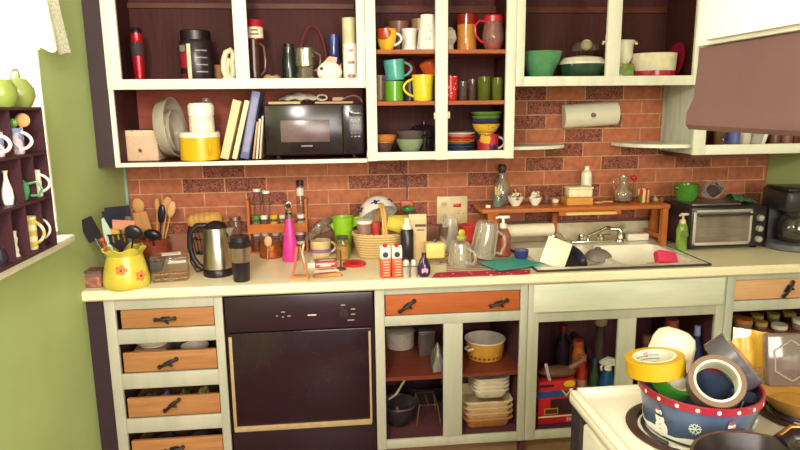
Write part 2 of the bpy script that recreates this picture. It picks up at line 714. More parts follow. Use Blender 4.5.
# --- cabinet with the microwave bay
ca = thing('wall_cabinet', 'open white wall cabinet with a long microwave bay, beside the green wall', 'cabinet', (-0.4, -0.17, 1.37))
O = Vector((-0.4, -0.17, 1.37))


def off(m, o):
    bmesh.ops.translate(m.b, verts=m.b.verts, vec=-o)
    return m


off(M().bb(-0.936, 0.134, -0.012, -0.002, 1.72, 2.3).bb(-0.936, -0.92, FB, -0.012, 1.72, 2.3).bb(0.118, 0.134, FB, -0.012, 1.72, 2.3).bb(-0.936, 0.134, FB, -0.012, 2.284, 2.3)
    .bb(-0.410, -0.398, FB, -0.012, 1.72, 2.3), O).obj('carcass', DARKWOOD, ca)
off(M().bb(-0.92, 0.101, -0.03, -0.012, 2.0633, 2.0855), O).obj('mounting_rail', RAILWOOD, ca)
off(M().bb(-0.936, 0.134, -0.012, -0.002, 1.372, 1.72), O).obj('bay_back', REDWOOD, ca)
off(M().bb(-0.92, 0.134, FB, -0.012, 1.700, 1.716), O).obj('shelf', DARKWOOD_X, ca)
off(M().bb(-0.936, 0.134, FB, -0.012, 1.372, 1.387), O).obj('shelf', DARKWOOD_X, ca)
off(M().bb(-0.936, -0.918, FB, -0.012, 1.388, 1.70), O).obj('bay_side', DARKWOOD, ca)
fr = Frame()
fr.bb(-0.938, -0.879, UY, FB, 1.694, 2.3, 0.002)
fr.bb(-0.412, -0.355, UY, FB, 1.736, 2.3, 0.002)
fr.bb(0.101, 0.136, UY, FB, 1.694, 2.3, 0.001)
fr.bb(-0.938, 0.136, UY, FB, 1.694, 1.736, 0.002)
fr.bb(-0.938, 0.136, UY, FB, 2.24, 2.3, 0.002)
fr.bb(-0.938, -0.918, UY, FB, 1.37, 1.694, 0.002)
fr.bb(-0.938, 0.136, UY, FB, 1.37, 1.388, 0.002)
off(fr, O).obj('face_frame', WHITE, ca)

# --- cabinet with two empty door frames, full of mugs
cb = thing('wall_cabinet', 'white wall cabinet of two open bays packed with coloured mugs and bowls', 'cabinet', (0.45, -0.17, 1.375))
O = Vector((0.45, -0.17, 1.375))
off(M().bb(0.138, 0.797, -0.012, -0.002, 1.378, 2.3).bb(0.138, 0.152, FB, -0.012, 1.378, 2.3).bb(0.781, 0.797, FB, -0.012, 1.378, 2.3)
    .bb(0.138, 0.797, FB, -0.012, 2.284, 2.3), O).obj('carcass', DARKWOOD, cb)
for z0 in (1.8556 - 0.017, 1.6345 - 0.017):
    off(M().bb(0.152, 0.781, -0.30, -0.012, z0, z0 + 0.017), O).obj('shelf', wood('#a0542e', '#bb6a3c', 'X', 5), cb)
off(M().bb(0.152, 0.781, FB, -0.012, 1.385, 1.401), O).obj('shelf', DARKWOOD_X, cb)
off(M().bb(0.152, 0.781, -0.03, -0.012, 2.0473, 2.0791), O).obj('mounting_rail', DARKWOOD_X, cb)
fr = Frame()
fr.bb(0.1375, 0.1824, UY - 0.007, FB, 1.376, 2.3, 0.003)
fr.bb(0.4406, 0.4949, UY - 0.007, FB, 1.376, 2.3, 0.003)
fr.bb(0.7546, 0.797, UY - 0.007, FB, 1.376, 2.3, 0.003)
fr.bb(0.18, 0.45, UY - 0.007, FB, 1.378, 1.414, 0.003).bb(0.49, 0.765, UY - 0.007, FB, 1.378, 1.414, 0.003)
fr.bb(0.138, 0.797, UY - 0.007, FB, 2.25, 2.3, 0.003)
off(fr, O).obj('face_frame', WHITE, cb)
for hx, hz in ((0.139, 1.405), (0.437, 1.5696), (0.499, 1.5733)):
    off(M().box(hx, UY - 0.010, hz, 0.010, 0.008, 0.03, 0.003), O).obj('hinge', K('#d8cdb0', 0.4), cb)

# --- short cabinet above the sink
cc = thing('wall_cabinet', 'short white wall cabinet above the sink holding a green bowl and a cake pan', 'cabinet', (1.2, -0.17, 1.695))
O = Vector((1.2, -0.17, 1.695))
off(M().bb(0.799, 1.662, -0.012, -0.002, 1.70, 2.3).bb(0.799, 0.815, FB, -0.012, 1.70, 2.3).bb(1.655, 1.664, FB, -0.012, 1.70, 2.3)
    .bb(0.799, 1.664, FB, -0.012, 2.284, 2.3), O).obj('carcass', DARKWOOD, cc)
off(M().bb(0.815, 1.655, FB, -0.012, 1.698, 1.715), O).obj('shelf', DARKWOOD_X, cc)
off(M().bb(0.815, 1.640, -0.03, -0.012, 2.0496, 2.0774), O).obj('mounting_rail', DARKWOOD_X, cc)
fr = Frame()
fr.bb(0.799, 0.838, UY, FB, 1.695, 2.3, 0.002)
fr.bb(1.212, 1.276, UY, FB, 1.737, 2.3, 0.002)
fr.bb(1.626, 1.646, UY, FB, 1.695, 2.3, 0.002)
fr.bb(0.799, 1.646, UY, FB, 1.694, 1.737, 0.002)
fr.bb(0.799, 1.646, UY, FB, 2.25, 2.3, 0.002)
off(fr, O).obj('face_frame', WHITE, cc)
off(M().box(1.207, UY - 0.002, 1.9006, 0.010, 0.008, 0.03, 0.003), O).obj('hinge', K('#d8cdb0', 0.4), cc)

# --- corner cabinet whose long open shelf shows below the cooker hood
cd = thing('wall_cabinet', 'corner wall cabinet with painted end panel and open cup shelf, behind the brown hood', 'cabinet', (1.95, -0.17, 1.375))
O = Vector((1.95, -0.17, 1.375))
off(M().bb(1.69, 2.268, -0.012, -0.002, 1.38, 2.3).bb(2.252, 2.268, FB, -0.012, 1.38, 2.3).bb(1.69, 2.268, FB, -0.012, 2.284, 2.3)
    .bb(1.69, 2.252, FB, -0.012, 1.378, 1.408), O).obj('carcass', wood('#8a5240', '#a0624c', 'X', 5), cd)
off(M().bb(1.665, 1.69, FB, -0.003, 1.376, 2.3), O).obj('end_panel', paint('#dfe2d0', '#b4c4bd', 'Z'), cd)
fr = Frame()
fr.bb(1.652, 1.712, UY, FB, 1.374, 2.3, 0.002)
fr.bb(1.712, 2.268, UY, FB, 1.374, 1.42, 0.002)
fr.bb(1.712, 2.268, UY, FB, 1.53, 1.57, 0.002)
off(fr, O).obj('face_frame', WHITE_X, cd)
off(M().bb(1.712, 2.20, UY - 0.012, UY - 0.001, 1.545, 2.28, 0.003), O).obj('door', WHITE, cd)
off(M().bb(1.66, 1.95, -0.30, -0.06, 1.355, 1.374), O).obj('light_rail', wood('#5a3428', '#74483a', 'X', 5), cd)

# --- rounded end shelves fixed to the cabinet sides
def quarter(x0, x1, d, n=10):
    s = 1 if x1 > x0 else -1
    L = abs(x1 - x0)
    p = [(x0, -0.003), (x1, -0.003)]
    for i in range(n + 1):
        a = PI / 2 * i / n
        p.append((x0 + s * L * math.cos(a) ** 0.7, -0.02 - d * math.sin(a) ** 0.8))
    return p


single(M().prism(quarter(0.7985, 1.1311, 0.20), 1.405, 1.420, 'XY'), 'end_shelf', WHITE_X, 'rounded white end shelf fixed to the mug cabinet above the brick', 'shelf')
single(M().prism(quarter(1.664, 1.3999, 0.27), 1.405, 1.422, 'XY'), 'end_shelf', WHITE_X, 'rounded white end shelf jutting from the painted end panel', 'shelf')

# ================================================================ base cabinets
BY = -0.61
BB = -0.59
# counter: one continuous top with the sink cut-out
CT = 0.914
LAM = K('#f1e3bf', 0.35, var=0.03, scale=60)
m = M()
SX0, SX1, SY0, SY1 = 0.86, 1.585, -0.575, -0.125
y0, y1 = -0.635, -0.002
prof = [(y0 + 0.008, 0.872), (y0, 0.880), (y0, 0.904), (y0 + 0.009, 0.914)]
for xa, xb in ((XL + 0.002, SX0), (SX1, XR - 0.002)):
    m.prism(prof + [(y1, 0.914), (y1, 0.872)], xa, xb, 'YZ')
m.prism(prof + [(SY0, 0.914), (SY0, 0.872)], SX0, SX1, 'YZ')
m.bb(SX0, SX1, SY1, y1, 0.872, 0.914)
single(m, 'countertop', LAM, 'long cream laminate countertop running under all the clutter', 'countertop')


def base_unit(name_label, x0, x1, frame_boxes, inner=BASE_IN_HAZY, shelves=(), floor_z=0.165, dark=True, dividers=(), sides=True):
    r = thing('base_cabinet', name_label, 'cabinet', ((x0 + x1) / 2, -0.3, 0.0))
    o = Vector(((x0 + x1) / 2, -0.3, 0.0))
    m = M().bb(x0, x1, -0.02, -0.006, 0.10, 0.868).bb(x0, x1, BB, -0.02, 0.143, floor_z)
    m.bb(x0, x0 + 0.014, BB, -0.02, 0.0, 0.868).bb(x1 - 0.014, x1, BB, -0.02, 0.0, 0.868)
    for d in dividers:
        m.bb(d - 0.007, d + 0.007, BB, -0.02, floor_z, 0.868)
    off(m, o).obj('carcass', inner, r)
    off(M().bb(x0, x1, -0.55, -0.535, 0.0, 0.143), o).obj('toe_kick', K('#8a6a4c', 0.6), r)
    fm = Frame()
    for b in frame_boxes:
        fm.bb(b[0], b[1], BY, BB, b[2], b[3], 0.002)
    off(fm, o).obj('face_frame', BASE_DIM, r)
    for (a, c, z) in shelves:
        off(M().bb(a, c, -0.56, -0.02, z - 0.018, z), o).obj('shelf', wood('#6b2f22', '#86402c', 'X', 5), r)
    return r, o


def pull(m, x, y, z, ang, L=0.075):
    """old iron drop pull, tilted"""
    mx = T(x, y, z) @ Matrix.Rotation(ang, 4, 'Y')
    m.box(0, -0.004, 0, L * 0.5, 0.006, 0.016, 0.003, mx)
    m.tube([(-L / 2, -0.012, -0.001), (-L * 0.3, -0.02, 0.001), (0, -0.022, 0.0), (L * 0.3, -0.02, 0.001), (L / 2, -0.012, -0.001)], 0.0065, 8, mx)
    m.ball(L / 2, -0.012, 0, 0.009, n=8, mx=mx).ball(-L / 2, -0.012, 0, 0.009, n=8, mx=mx)
    m.tube([(0, -0.02, 0), (0.012, -0.017, -0.018)], 0.005, 6, mx)
    return m


def drawer(root, o, x0, x1, z0, z1, y, pulls, mat=PINE, depth=0.45, boxh=None):
    d = off(M().bb(x0, x1, y, y + 0.018, z0, z1, 0.002), o).obj('drawer', mat, root)
    h2 = boxh or (z1 - z0) * 0.9
    off(M().bb(x0 + 0.01, x0 + 0.02, y + 0.018, y + depth, z0, z0 + h2).bb(x1 - 0.02, x1 - 0.01, y + 0.018, y + depth, z0, z0 + h2)
        .bb(x0 + 0.01, x1 - 0.01, y + depth - 0.01, y + depth, z0, z0 + h2).bb(x0 + 0.01, x1 - 0.01, y + 0.018, y + depth, z0, z0 + 0.006), o).obj('drawer_box', wood('#8a5a3a', '#a06c48', 'Y', 5), d)
    for (px, pz, an) in pulls:
        off(pull(M(), px, y, pz, an), o).obj('handle', IRON, d)
    return d


# --- bank of four drawers
X0, X1 = -0.938, -0.478
dz = [(0.741, 0.826), (0.552, 0.681), (0.353, 0.486), (0.165, 0.290)]
fb = [(X0, -0.897, 0.10, 0.87), (-0.512, X1, 0.10, 0.87), (-0.897, -0.512, 0.826, 0.87), (-0.897, -0.512, 0.681, 0.741), (-0.897, -0.512, 0.486, 0.552),
      (-0.897, -0.512, 0.290, 0.353), (-0.897, -0.512, 0.10, 0.165)]
r1, o1 = base_unit('bank of four open-front pine drawers in a whitewashed frame, next to the black dishwasher', X0, X1, fb)
drawer(r1, o1, -0.880, -0.516, 0.745, 0.822, -0.600, [(-0.7065, 0.7817, R(-2))])
drawer(r1, o1, -0.887, -0.516, 0.556, 0.640, -0.600, [(-0.7095, 0.5933, R(-24))], boxh=0.05)
drawer(r1, o1, -0.888, -0.516, 0.357, 0.441, -0.600, [(-0.7079, 0.4083, R(-38))], boxh=0.05)
drawer(r1, o1, -0.888, -0.516, 0.169, 0.250, -0.600, [(-0.715, 0.2096, R(-10))], boxh=0.05)

# --- dishwasher
dw = thing('dishwasher', 'black built-in dishwasher with tan edge trim and a control panel', 'dishwasher', (-0.168, -0.3, 0.0))
o = Vector((-0.168, -0.3, 0.0))
off(M().bb(-0.474, 0.137, -0.585, -0.02, 0.02, 0.868), o).obj('body', BLACK, dw)
off(M().bb(-0.470, 0.133, -0.612, -0.585, 0.7089, 0.862, 0.006), o).obj('control_panel', K('#2b1822', 0.3), dw)
off(M().bb(-0.458, 0.123, -0.609, -0.585, 0.2839, 0.7046, 0.003), o).obj('door', K('#27141e', 0.16), dw)
off(M().bb(-0.470, 0.135, -0.600, -0.585, 0.06, 0.2747, 0.003), o).obj('kick_panel', K('#27141e', 0.3), dw)
tr = K('#b59a72', 0.45)
off(M().bb(-0.462, -0.449, -0.614, -0.605, 0.2793, 0.6916, 0.001), o).obj('trim_strip', tr, dw)
off(M().bb(0.112, 0.121, -0.614, -0.605, 0.2793, 0.6916, 0.001), o).obj('trim_strip', tr, dw)
off(M().bb(-0.460, 0.118, -0.616, -0.605, 0.2701, 0.2931, 0.001), o).obj('trim_strip', tr, dw)
kx, kz = 0.0125, 0.7785
off(M().lathe([(0, 0), (0.021, 0), (0.019, 0.016), (0.0, 0.017)], 24, T(kx, -0.612, kz, PI / 2)).box(kx, -0.63, kz, 0.006, 0.008, 0.034, 0.002), o).obj('dial', K('#3a2a30', 0.25), dw)
pale = K('#cbbfae', 0.5)
for (px, pz, L) in ((0.0092, 0.8096, .018), (0.05, 0.7905, .018), (0.0494, 0.7688, .018), (0.0405, 0.7431, .026),
                    (-0.2364, 0.7905, .016), (-0.2129, 0.7722, .012), (-0.2373, 0.7691, .009), (-0.2614, 0.7745, .008)):
    off(M().box(px, -0.6125, pz, L, 0.0012, 0.0028), o).obj('panel_marking', pale, dw)
off(M().box(-0.1192, -0.6128, 0.7722, .036, 0.002, 0.006, 0.001), o).obj('badge', pale, dw)

# --- drawer over two open bays
X0, X1 = 0.1405, 0.795
fb = [(X0, 0.181, 0.143, 0.87), (0.763, X1, 0.143, 0.87), (0.181, 0.763, 0.843, 0.87), (0.181, 0.763, 0.706, 0.749), (0.431, 0.514, 0.183, 0.706), (0.181, 0.763, 0.143, 0.183)]
r2, o2 = base_unit('whitewashed base cabinet with one long pine drawer over two open bays', X0, X1, fb, shelves=((0.155, 0.781, 0.455),))
drawer(r2, o2, 0.186, 0.760, 0.752, 0.840, -0.601, [(0.2755, 0.7928, R(-36)), (0.6685, 0.7886, R(-18))], mat=wood('#a8562e', '#c06a38', 'X', 4))

# --- sink cabinet with the false front
X0, X1 = 0.797, 1.69
fb = [(X0, 0.845, 0.143, 0.87), (1.651, X1, 0.143, 0.87), (0.845, 1.651, 0.693, 0.87), (1.205, 1.287, 0.183, 0.693), (0.845, 1.651, 0.143, 0.183)]
r3, o3 = base_unit('whitewashed sink cabinet with a plain false front over two open bays', X0, X1, fb)
off(M().bb(0.815, 1.672, -0.626, BY + 0.001, 0.742, 0.866, 0.004), o3).obj('false_front', BASE_X, r3)

# --- cabinet at the far wall
X0, X1 = 1.692, XR - 0.004
fb = [(X0, 1.732, 0.143, 0.87), (2.24, X1, 0.143, 0.87), (1.732, 2.24, 0.845, 0.87), (1.732, 2.24, 0.701, 0.748), (1.732, 2.24, 0.143, 0.183)]
r4, o4 = base_unit('whitewashed base cabinet with a pale pine drawer above jars, behind the cooker', X0, X1, fb, shelves=((1.70, 2.25, 0.56),))
drawer(r4, o4, 1.734, 2.238, 0.751, 0.842, -0.601, [(1.9813, 0.7959, R(-60))], mat=wood('#cf9a6c', '#e0b183', 'X', 4))

# ================================================================ cooker, hood and the cupboard above it
ENAMEL = K('#ebe3cf', 0.18, var=0.02, coat=0.3)
SY_F, SY_N = -1.69, -2.45     # far and near edges
st = thing('cooker', 'white electric cooker with coil burners, a bowl of tape rolls on top', 'cooker', (0.9, -2.07, 0.0))
o = Vector((0.9, -2.07, 0.0))
off(M().bb(0.60, 1.255, SY_N + 0.01, SY_F - 0.012, 0.02, 0.878, 0.004), o).obj('body', ENAMEL, st)
off(M().bb(0.568, 0.599, SY_F - 0.062, SY_F - 0.006, 0.10, 0.874, 0.003), o).obj('dark_strip', K('#241a20', 0.4), st)  # dark upright strip at the far end of the cooker front
off(M().bb(0.575, 0.599, SY_N + 0.012, SY_F - 0.064, 0.20, 0.855, 0.006), o).obj('oven_door', ENAMEL, st)
off(M().bb(0.5745, 0.5765, SY_N + 0.14, SY_F - 0.14, 0.36, 0.70), o).obj('oven_window', BLACK_GLOSS, st)
off(M().tube([(0.575, SY_N + 0.08, 0.80), (0.545, SY_N + 0.08, 0.80), (0.545, SY_F - 0.25, 0.80), (0.575, SY_F - 0.25, 0.80)], 0.009), o).obj('oven_handle', CHROME, st)
m = M()
m.bb(0.560, 1.255, SY_N, SY_F, 0.880, 0.912, 0.010)
# raised rim round the cooktop
rim = [(0.560, SY_N), (0.560, SY_F), (1.255, SY_F), (1.255, SY_N)]
m.bb(0.560, 0.585, SY_N, SY_F, 0.905, 0.920, 0.007).bb(0.560, 1.255, SY_F - 0.025, SY_F, 0.905, 0.920, 0.007)
off(m, o).obj('cooktop', ENAMEL, st)
off(M().bb(1.20, 1.258, SY_N, SY_F, 0.90, 1.06, 0.01), o).obj('control_panel', ENAMEL, st)
for (bx, by, br) in ((0.748, -1.91, 0.128), (1.045, -1.875, 0.098), (0.762, -2.26, 0.088), (1.03, -2.24, 0.118)):
    ring = off(M().lathe([(br - 0.022, 0.0), (br, 0.0), (br + 0.002, 0.004), (br - 0.004, 0.0075), (br - 0.02, 0.005), (br - 0.03, -0.012), (0.01, -0.018), (0, -0.018)][::-1], 40, T(bx, by, 0.9145)), o).obj('drip_pan', K('#40281f', 0.4, 0.3), st)
    pts = []
    for i in range(97):
        a = i / 96 * 2 * PI * 3.6
        rr = 0.015 + (br - 0.045) * i / 96
        pts.append((bx + rr * math.cos(a), by + rr * math.sin(a), 0.918))
    off(M().tube(pts, 0.0045, 6), o).obj('coil', K('#241a1a', 0.5), ring)

# brown range hood: a lipped box along the partition wall
HD = K('#6e4e4a', 0.42, 0.1, var=0.06, scale=7)
hf, hn = -1.735, -2.50
prof = [(0.800, 1.556), (0.792, 1.566), (0.792, 1.592), (0.806, 1.625), (0.812, 1.735), (1.255, 1.735), (1.255, 1.556)]
single(M().prism([(a, b) for a, b in prof], hn, hf, 'XZ'), 'range_hood', HD, 'brown metal cooker hood in front of the corner cabinet', 'range hood')
cu = thing('hood_cupboard', 'bright white cupboard directly above the brown cooker hood', 'cabinet', (1.03, -2.1, 1.737))
o = Vector((1.03, -2.1, 1.737))
off(M().bb(0.8015, 1.258, hn, hf - 0.004, 1.737, 2.3, 0.003), o).obj('carcass', K('#f2efe2', 0.4, var=0.02), cu)
off(M().bb(0.785, 0.8013, hf - 0.40, -1.7946, 1.745, 2.29, 0.003), o).obj('door', K('#f6f3e6', 0.35, var=0.02), cu)
off(M().bb(0.785, 0.8013, hn + 0.01, hf - 0.405, 1.745, 2.29, 0.004), o).obj('door', K('#f6f3e6', 0.35, var=0.02), cu)


# ================================================================ makers of common things
def cup(name, label, mat, loc, r0, r1, h, ang=0.0, hk=0.72, cat='mug', group=None, rot=None, wall=0.0035, rz=0.0, belly=None, handle=True, hmat=None, ht=0.0055, hout=0.55):
    """mug or cup: body + looped handle at angle ang"""
    o = thing(name, label, cat, loc, rz, group, rot)
    prof = [(r0 * 0.92, 0.0), (r0, 0.004)]
    for i in range(1, 8):
        t = i / 8
        rr = r0 + (r1 - r0) * t
        if belly:
            rr += belly * math.sin(PI * t)
        prof.append((rr, h * t))
    prof.append((r1, h))
    M().lathe(shell(prof, wall), 28).obj('body', mat, o)
    if handle:
        a = R(ang)
        d = Vector((math.cos(a), math.sin(a), 0))
        z0, z1 = h * (0.5 - hk / 2 + 0.04), h * (0.5 + hk / 2 - 0.02)
        out = h * hout * 0.62
        def rad(z):
            t = z / h
            return r0 + (r1 - r0) * t + (belly * math.sin(PI * t) if belly else 0)
        pts = []
        for i in range(13):
            t = i / 12
            z = z0 + (z1 - z0) * t
            base = rad(z0) * (1 - t) + rad(z1) * t - 0.002
            pts.append(d * (base + out * math.sin(PI * t) ** 0.65) + Vector((0, 0, z)))
        M().tube(pts, ht, 8).obj('handle', hmat or mat, o)
    return o


def bowl(name, label, mat, loc, r, h, foot=0.45, cat='bowl', group=None, rot=None, wall=0.004, power=0.6, lip=0.0, sx=1.0):
    prof = [(r * foot, 0.0), (r * foot, 0.004)]
    for i in range(1, 10):
        t = i / 9
        prof.append((r * (foot + (1 - foot) * t ** power), 0.004 + (h - 0.004) * t))
    if lip:
        prof.append((r + lip, h + 0.001))
    return single(M().lathe(shell(prof, wall), 36, sx=sx), name, mat, label, cat, loc, 0.0, group, rot)


def plate(label, mat, loc, r, h=0.018, group=None, rot=None, name='plate'):
    prof = [(0, 0), (r * 0.6, 0), (r * 0.64, 0.002), (r, h - 0.002), (r, h), (r * 0.98, h), (r * 0.62, 0.006), (0, 0.006)]
    return single(M().lathe(prof, 36), name, mat, label, 'plate', loc, 0, group, rot)


def tumbler(label, mat, loc, r0, r1, h, name='drinking_glass', group=None, facets=0, cat='glass', rot=None):
    prof = [(r0 * 0.9, 0.0), (r0, 0.006), (r1, h)]
    return single(M().lathe(shell(prof, 0.003), facets or 24), name, mat, label, cat, loc, 0, group, rot)


def jar(name, label, loc, r, h, body, lid, lh=0.016, cat='jar', group=None, fill=None, fh=0.6, neck=0.85, label_mat=None, lab=(0.2, 0.7), lr=None):
    o = thing(name, label, cat, loc, 0, group)
    prof = [(0, 0), (r * 0.93, 0), (r, 0.006), (r, h * 0.82), (r * neck, h * 0.93), (r * neck, h)]
    M().lathe(prof + [(0, h)], 24).obj('body', body, o)
    M().lathe([(0, h - 0.004), (lr or r * (neck + 0.08), h - 0.004), (lr or r * (neck + 0.08), h + lh), (0, h + lh + 0.001)], 24).obj('lid', lid, o)
    if fill:
        M().lathe([(0, 0.003), (r * 0.9, 0.003), (r * 0.95, 0.01), (r * 0.95, h * fh), (0, h * fh)], 20).obj('contents', fill, o)
    if label_mat:
        M().lathe([(r + 0.0006, h * lab[0]), (r + 0.0006, h * lab[1])], 24).obj('paper_label', label_mat, o)
    return o


def book(name, label, mat, x, y, z, th, h, d, lean, pages=True, cat='book', group=None):
    """a book standing on its bottom edge with the spine to the viewer, leaning about its lower corner"""
    o = thing(name, label, cat, (x, y, z + th * math.sin(max(lean, 0)) + 0.0005), 0, group, (0, lean, 0))
    c = M()
    c.bb(0, th, 0, 0.006, 0, h, 0.002).bb(0, 0.003, 0.003, d, 0, h).bb(th - 0.003, th, 0.003, d, 0, h)
    c.obj('cover', mat, o)
    if pages:
        M().bb(0.003, th - 0.003, 0.006, d - 0.004, 0.003, h - 0.003).obj('pages', K('#e9dcc0', 0.8), o)
    return o


S1 = 1.7165      # floor of the top bays
S2 = 1.3885      # floor of the microwave bay
HY = -0.19

# ================================================================ top bay beside the green wall
t = thing('drink_flask', 'red and black drink flask standing alone in the top bay by the green wall', 'flask', (-0.8444, HY, S1))
hh = 1.9618 - S1
RED = K('#b5202e', 0.18, 0.4)
M().lathe([(0, 0), (0.020, 0), (0.021, 0.01), (0.026, hh * 0.50), (0.027, hh * 0.55)], 24).obj('body', RED, t)
M().lathe([(0.027, hh * 0.50), (0.029, hh * 0.52), (0.0285, hh * 0.72), (0.026, hh * 0.735)], 24).obj('grip', K('#3a2a30', 0.7, bump=0.4, scale=200), t)
M().lathe([(0.0255, hh * 0.73), (0.0265, hh * 0.74), (0.0265, hh * 0.885), (0.024, hh * 0.89)], 24).obj('collar', RED, t)
M().lathe([(0.0245, hh * 0.885), (0.0245, hh * 0.92), (0.017, hh * 0.985), (0.0, hh)], 24).obj('cap', BLACK, t)

t = thing('powder_tub', 'big black tub of drink powder with a black screw lid and red patch', 'tub', (-0.594, -0.2, S1))
hh = 1.9442 - S1
M().lathe([(0, 0), (0.068, 0), (0.072, 0.006), (0.072, hh * 0.76), (0.064, hh * 0.82), (0.060, hh * 0.84)], 36).obj('body', K('#2b1f25', 0.3), t)
M().lathe([(0, hh * 0.83), (0.063, hh * 0.83), (0.064, hh * 0.985), (0.061, hh), (0, hh)], 36).obj('lid', BLACK, t)
for (a0, a1, z0, z1, mt, nm) in ((-150, -112, .30, .58, K('#a01c2c', 0.4), 'label_patch'), (-112, -98, .04, .74, K('#d8d2b8', 0.4), 'label_band'), (-150, -118, .60, .72, K('#8f8478', 0.4), 'label_panel'),
                                 (-150, -120, .05, .20, K('#7a2430', 0.4), 'label_panel'), (-140, -70, .03, .10, K('#9b938a', 0.4), 'label_panel')):
    M().grid(lambda u, v: (0.0728 * math.cos(R(a0 + (a1 - a0) * u)), 0.0728 * math.sin(R(a0 + (a1 - a0) * u)), hh * (z0 + (z1 - z0) * v)), 10, 2, 0.0006).obj(nm, mt, t)
for i in range(4):
    M().grid(lambda u, v: (0.0728 * math.cos(R(-82 + 40 * u)), 0.0728 * math.sin(R(-82 + 40 * u)), hh * (0.22 + 0.13 * i + 0.022 * v)), 8, 1, 0.0006).obj('label_line', K('#9a8f8a', 0.4), t)

single(M().box(0, 0, 0.045, 0.035, 0.05, 0.09, 0.006), 'tan_block', K('#a9713e', 0.6), 'small tan block tucked behind the cream figurine in the top bay', 'block', (-0.5187, -0.12, S1))

t = thing('figurine', 'cream scroll-shaped figurine on a white foot beside the big black tub', 'figurine', (-0.4552, -0.23, S1))
M().lathe([(0, 0), (0.036, 0), (0.038, 0.008), (0.03, 0.03), (0.02, 0.036), (0, 0.036)], 24).obj('foot', CERAMIC, t)
m = M()
m.tube([(-0.012, 0, 0.03), (-0.022, 0, 0.06), (-0.02, 0, 0.10), (-0.008, 0, 0.135), (0.012, 0, 0.145), (0.024, 0, 0.13), (0.02, 0, 0.10), (0.005, 0, 0.085)], 0.013, 10)
m.tube([(0.012, 0, 0.03), (0.02, 0, 0.055), (0.018, 0, 0.09)], 0.015, 10)
m.tube([(-0.002, -0.01, 0.03), (-0.004, -0.012, 0.07), (0.004, -0.01, 0.11)], 0.009, 8)
m.obj('scroll', K('#ead9b4', 0.3), t)

# ================================================================ second top bay
t = thing('stein', 'dark brown stein with a cream label band under a red canister', 'stein', (-0.3488, -0.2, S1))
hh = 1.9063 - S1
M().lathe(shell([(0.030, 0), (0.032, 0.005), (0.029, hh * 0.3), (0.029, hh * 0.9), (0.031, hh)], 0.003), 28).obj('body', K('#4a2622', 0.2), t)
M().tube([(0.027, -0.005, hh * 0.2), (0.046, -0.008, hh * 0.3), (0.05, -0.008, hh * 0.55), (0.045, -0.008, hh * 0.85), (0.027, -0.005, hh * 0.92)], 0.005, 8).obj('handle', K('#7a5145', 0.15), t)
t2 = thing('canister', 'red canister with a cream label standing on the dark brown stein', 'canister', (-0.3377, -0.2, S1 + hh + 0.0005))
h3 = 1.9905 - S1 - hh
M().lathe([(0, 0), (0.034, 0), (0.034, h3 * 0.9), (0.03, h3), (0, h3)], 28).obj('body', K('#a81c2c', 0.3), t2)
M().lathe([(0.0348, 0.006), (0.0348, h3 * 0.62)], 28).obj('paper_label', K('#ecdfba', 0.6), t2)
for i, (wd, zz) in enumerate(((0.03, 0.42), (0.038, 0.22))):
    M().grid(lambda u, v: (0.0352 * math.sin((u - 0.5) * wd / 0.0352), -0.0352 * math.cos((u - 0.5) * wd / 0.0352), h3 * (zz + 0.07 * v + 0.012 * math.sin(u * 40))), 24, 1, 0.0005).obj('label_script', K('#57453a', 0.6), t2)

t = thing('wooden_cup', 'small round wooden cup with two balls in it, next to the dark stein', 'cup', (-0.2726, -0.22, S1))
M().lathe(shell([(0.030, 0), (0.036, 0.006), (0.038, 0.034)], 0.004), 24).obj('body', wood('#c9a274', '#b18250', 'Z', 12), t)
single(M().ball(0, 0, 0.0, 0.0165), 'wooden_ball', wood('#a8754a', '#c39360', 'X', 14), 'pale wooden ball in the small round cup', 'ball', (-0.2726 - 0.0168, -0.222, S1 + 0.0260))
single(M().ball(0, 0, 0.0, 0.016), 'wooden_ball', wood('#8a5a3a', '#a87448', 'X', 14), 'darker wooden ball in the small round cup', 'ball', (-0.2726 + 0.0163, -0.218, S1 + 0.0255))

t = thing('bottle', 'dark green bottle behind the cut glass pitcher', 'bottle', (-0.1982, -0.165, S1))
M().lathe([(0, 0), (0.030, 0), (0.032, 0.01), (0.032, 0.10), (0.026, 0.13), (0.026, 0.16), (0, 0.16)], 24).obj('body', K('#27302a', 0.12), t)
M().lathe([(0, 0.16), (0.022, 0.16), (0.022, 0.175), (0, 0.175)], 20).obj('cap', BLACK, t)

t = thing('glass_pitcher', 'cut glass pitcher with a scalloped foot in the second top bay', 'pitcher', (-0.1258, -0.215, S1))
hh = 1.8702 - S1
CUT = glass('#f6f2e8', 0.8, 0.05, 0.06)
M().lathe(shell([(0.046, 0.0), (0.048, 0.02), (0.036, hh * 0.45), (0.044, hh * 0.5), (0.045, hh * 0.98), (0.048, hh)], 0.004), 16).obj('body', CUT, t, angle=15)
M().tube([(0.042, 0, hh * 0.9), (0.068, 0, hh * 0.8), (0.066, 0, hh * 0.5), (0.042, 0, hh * 0.35)], 0.005, 8).obj('handle', CUT, t)

t = thing('basket', 'small dark basket with a thin red hoop handle behind the glass pitcher', 'basket', (-0.0925, -0.077, S1))
rr = 0.0638
M().lathe(shell([(rr * 0.8, 0), (rr, 0.07)], 0.004), 24).obj('body', wood('#6a2a26', '#8a3a30', 'X', 14), t)
M().tube([(rr * math.cos(R(a)), 0, 0.065 + (1.9821 - S1 - 0.065) * math.sin(R(a))) for a in range(0, 181, 12)], 0.004, 8).obj('handle', K('#7d2a2c', 0.4), t)

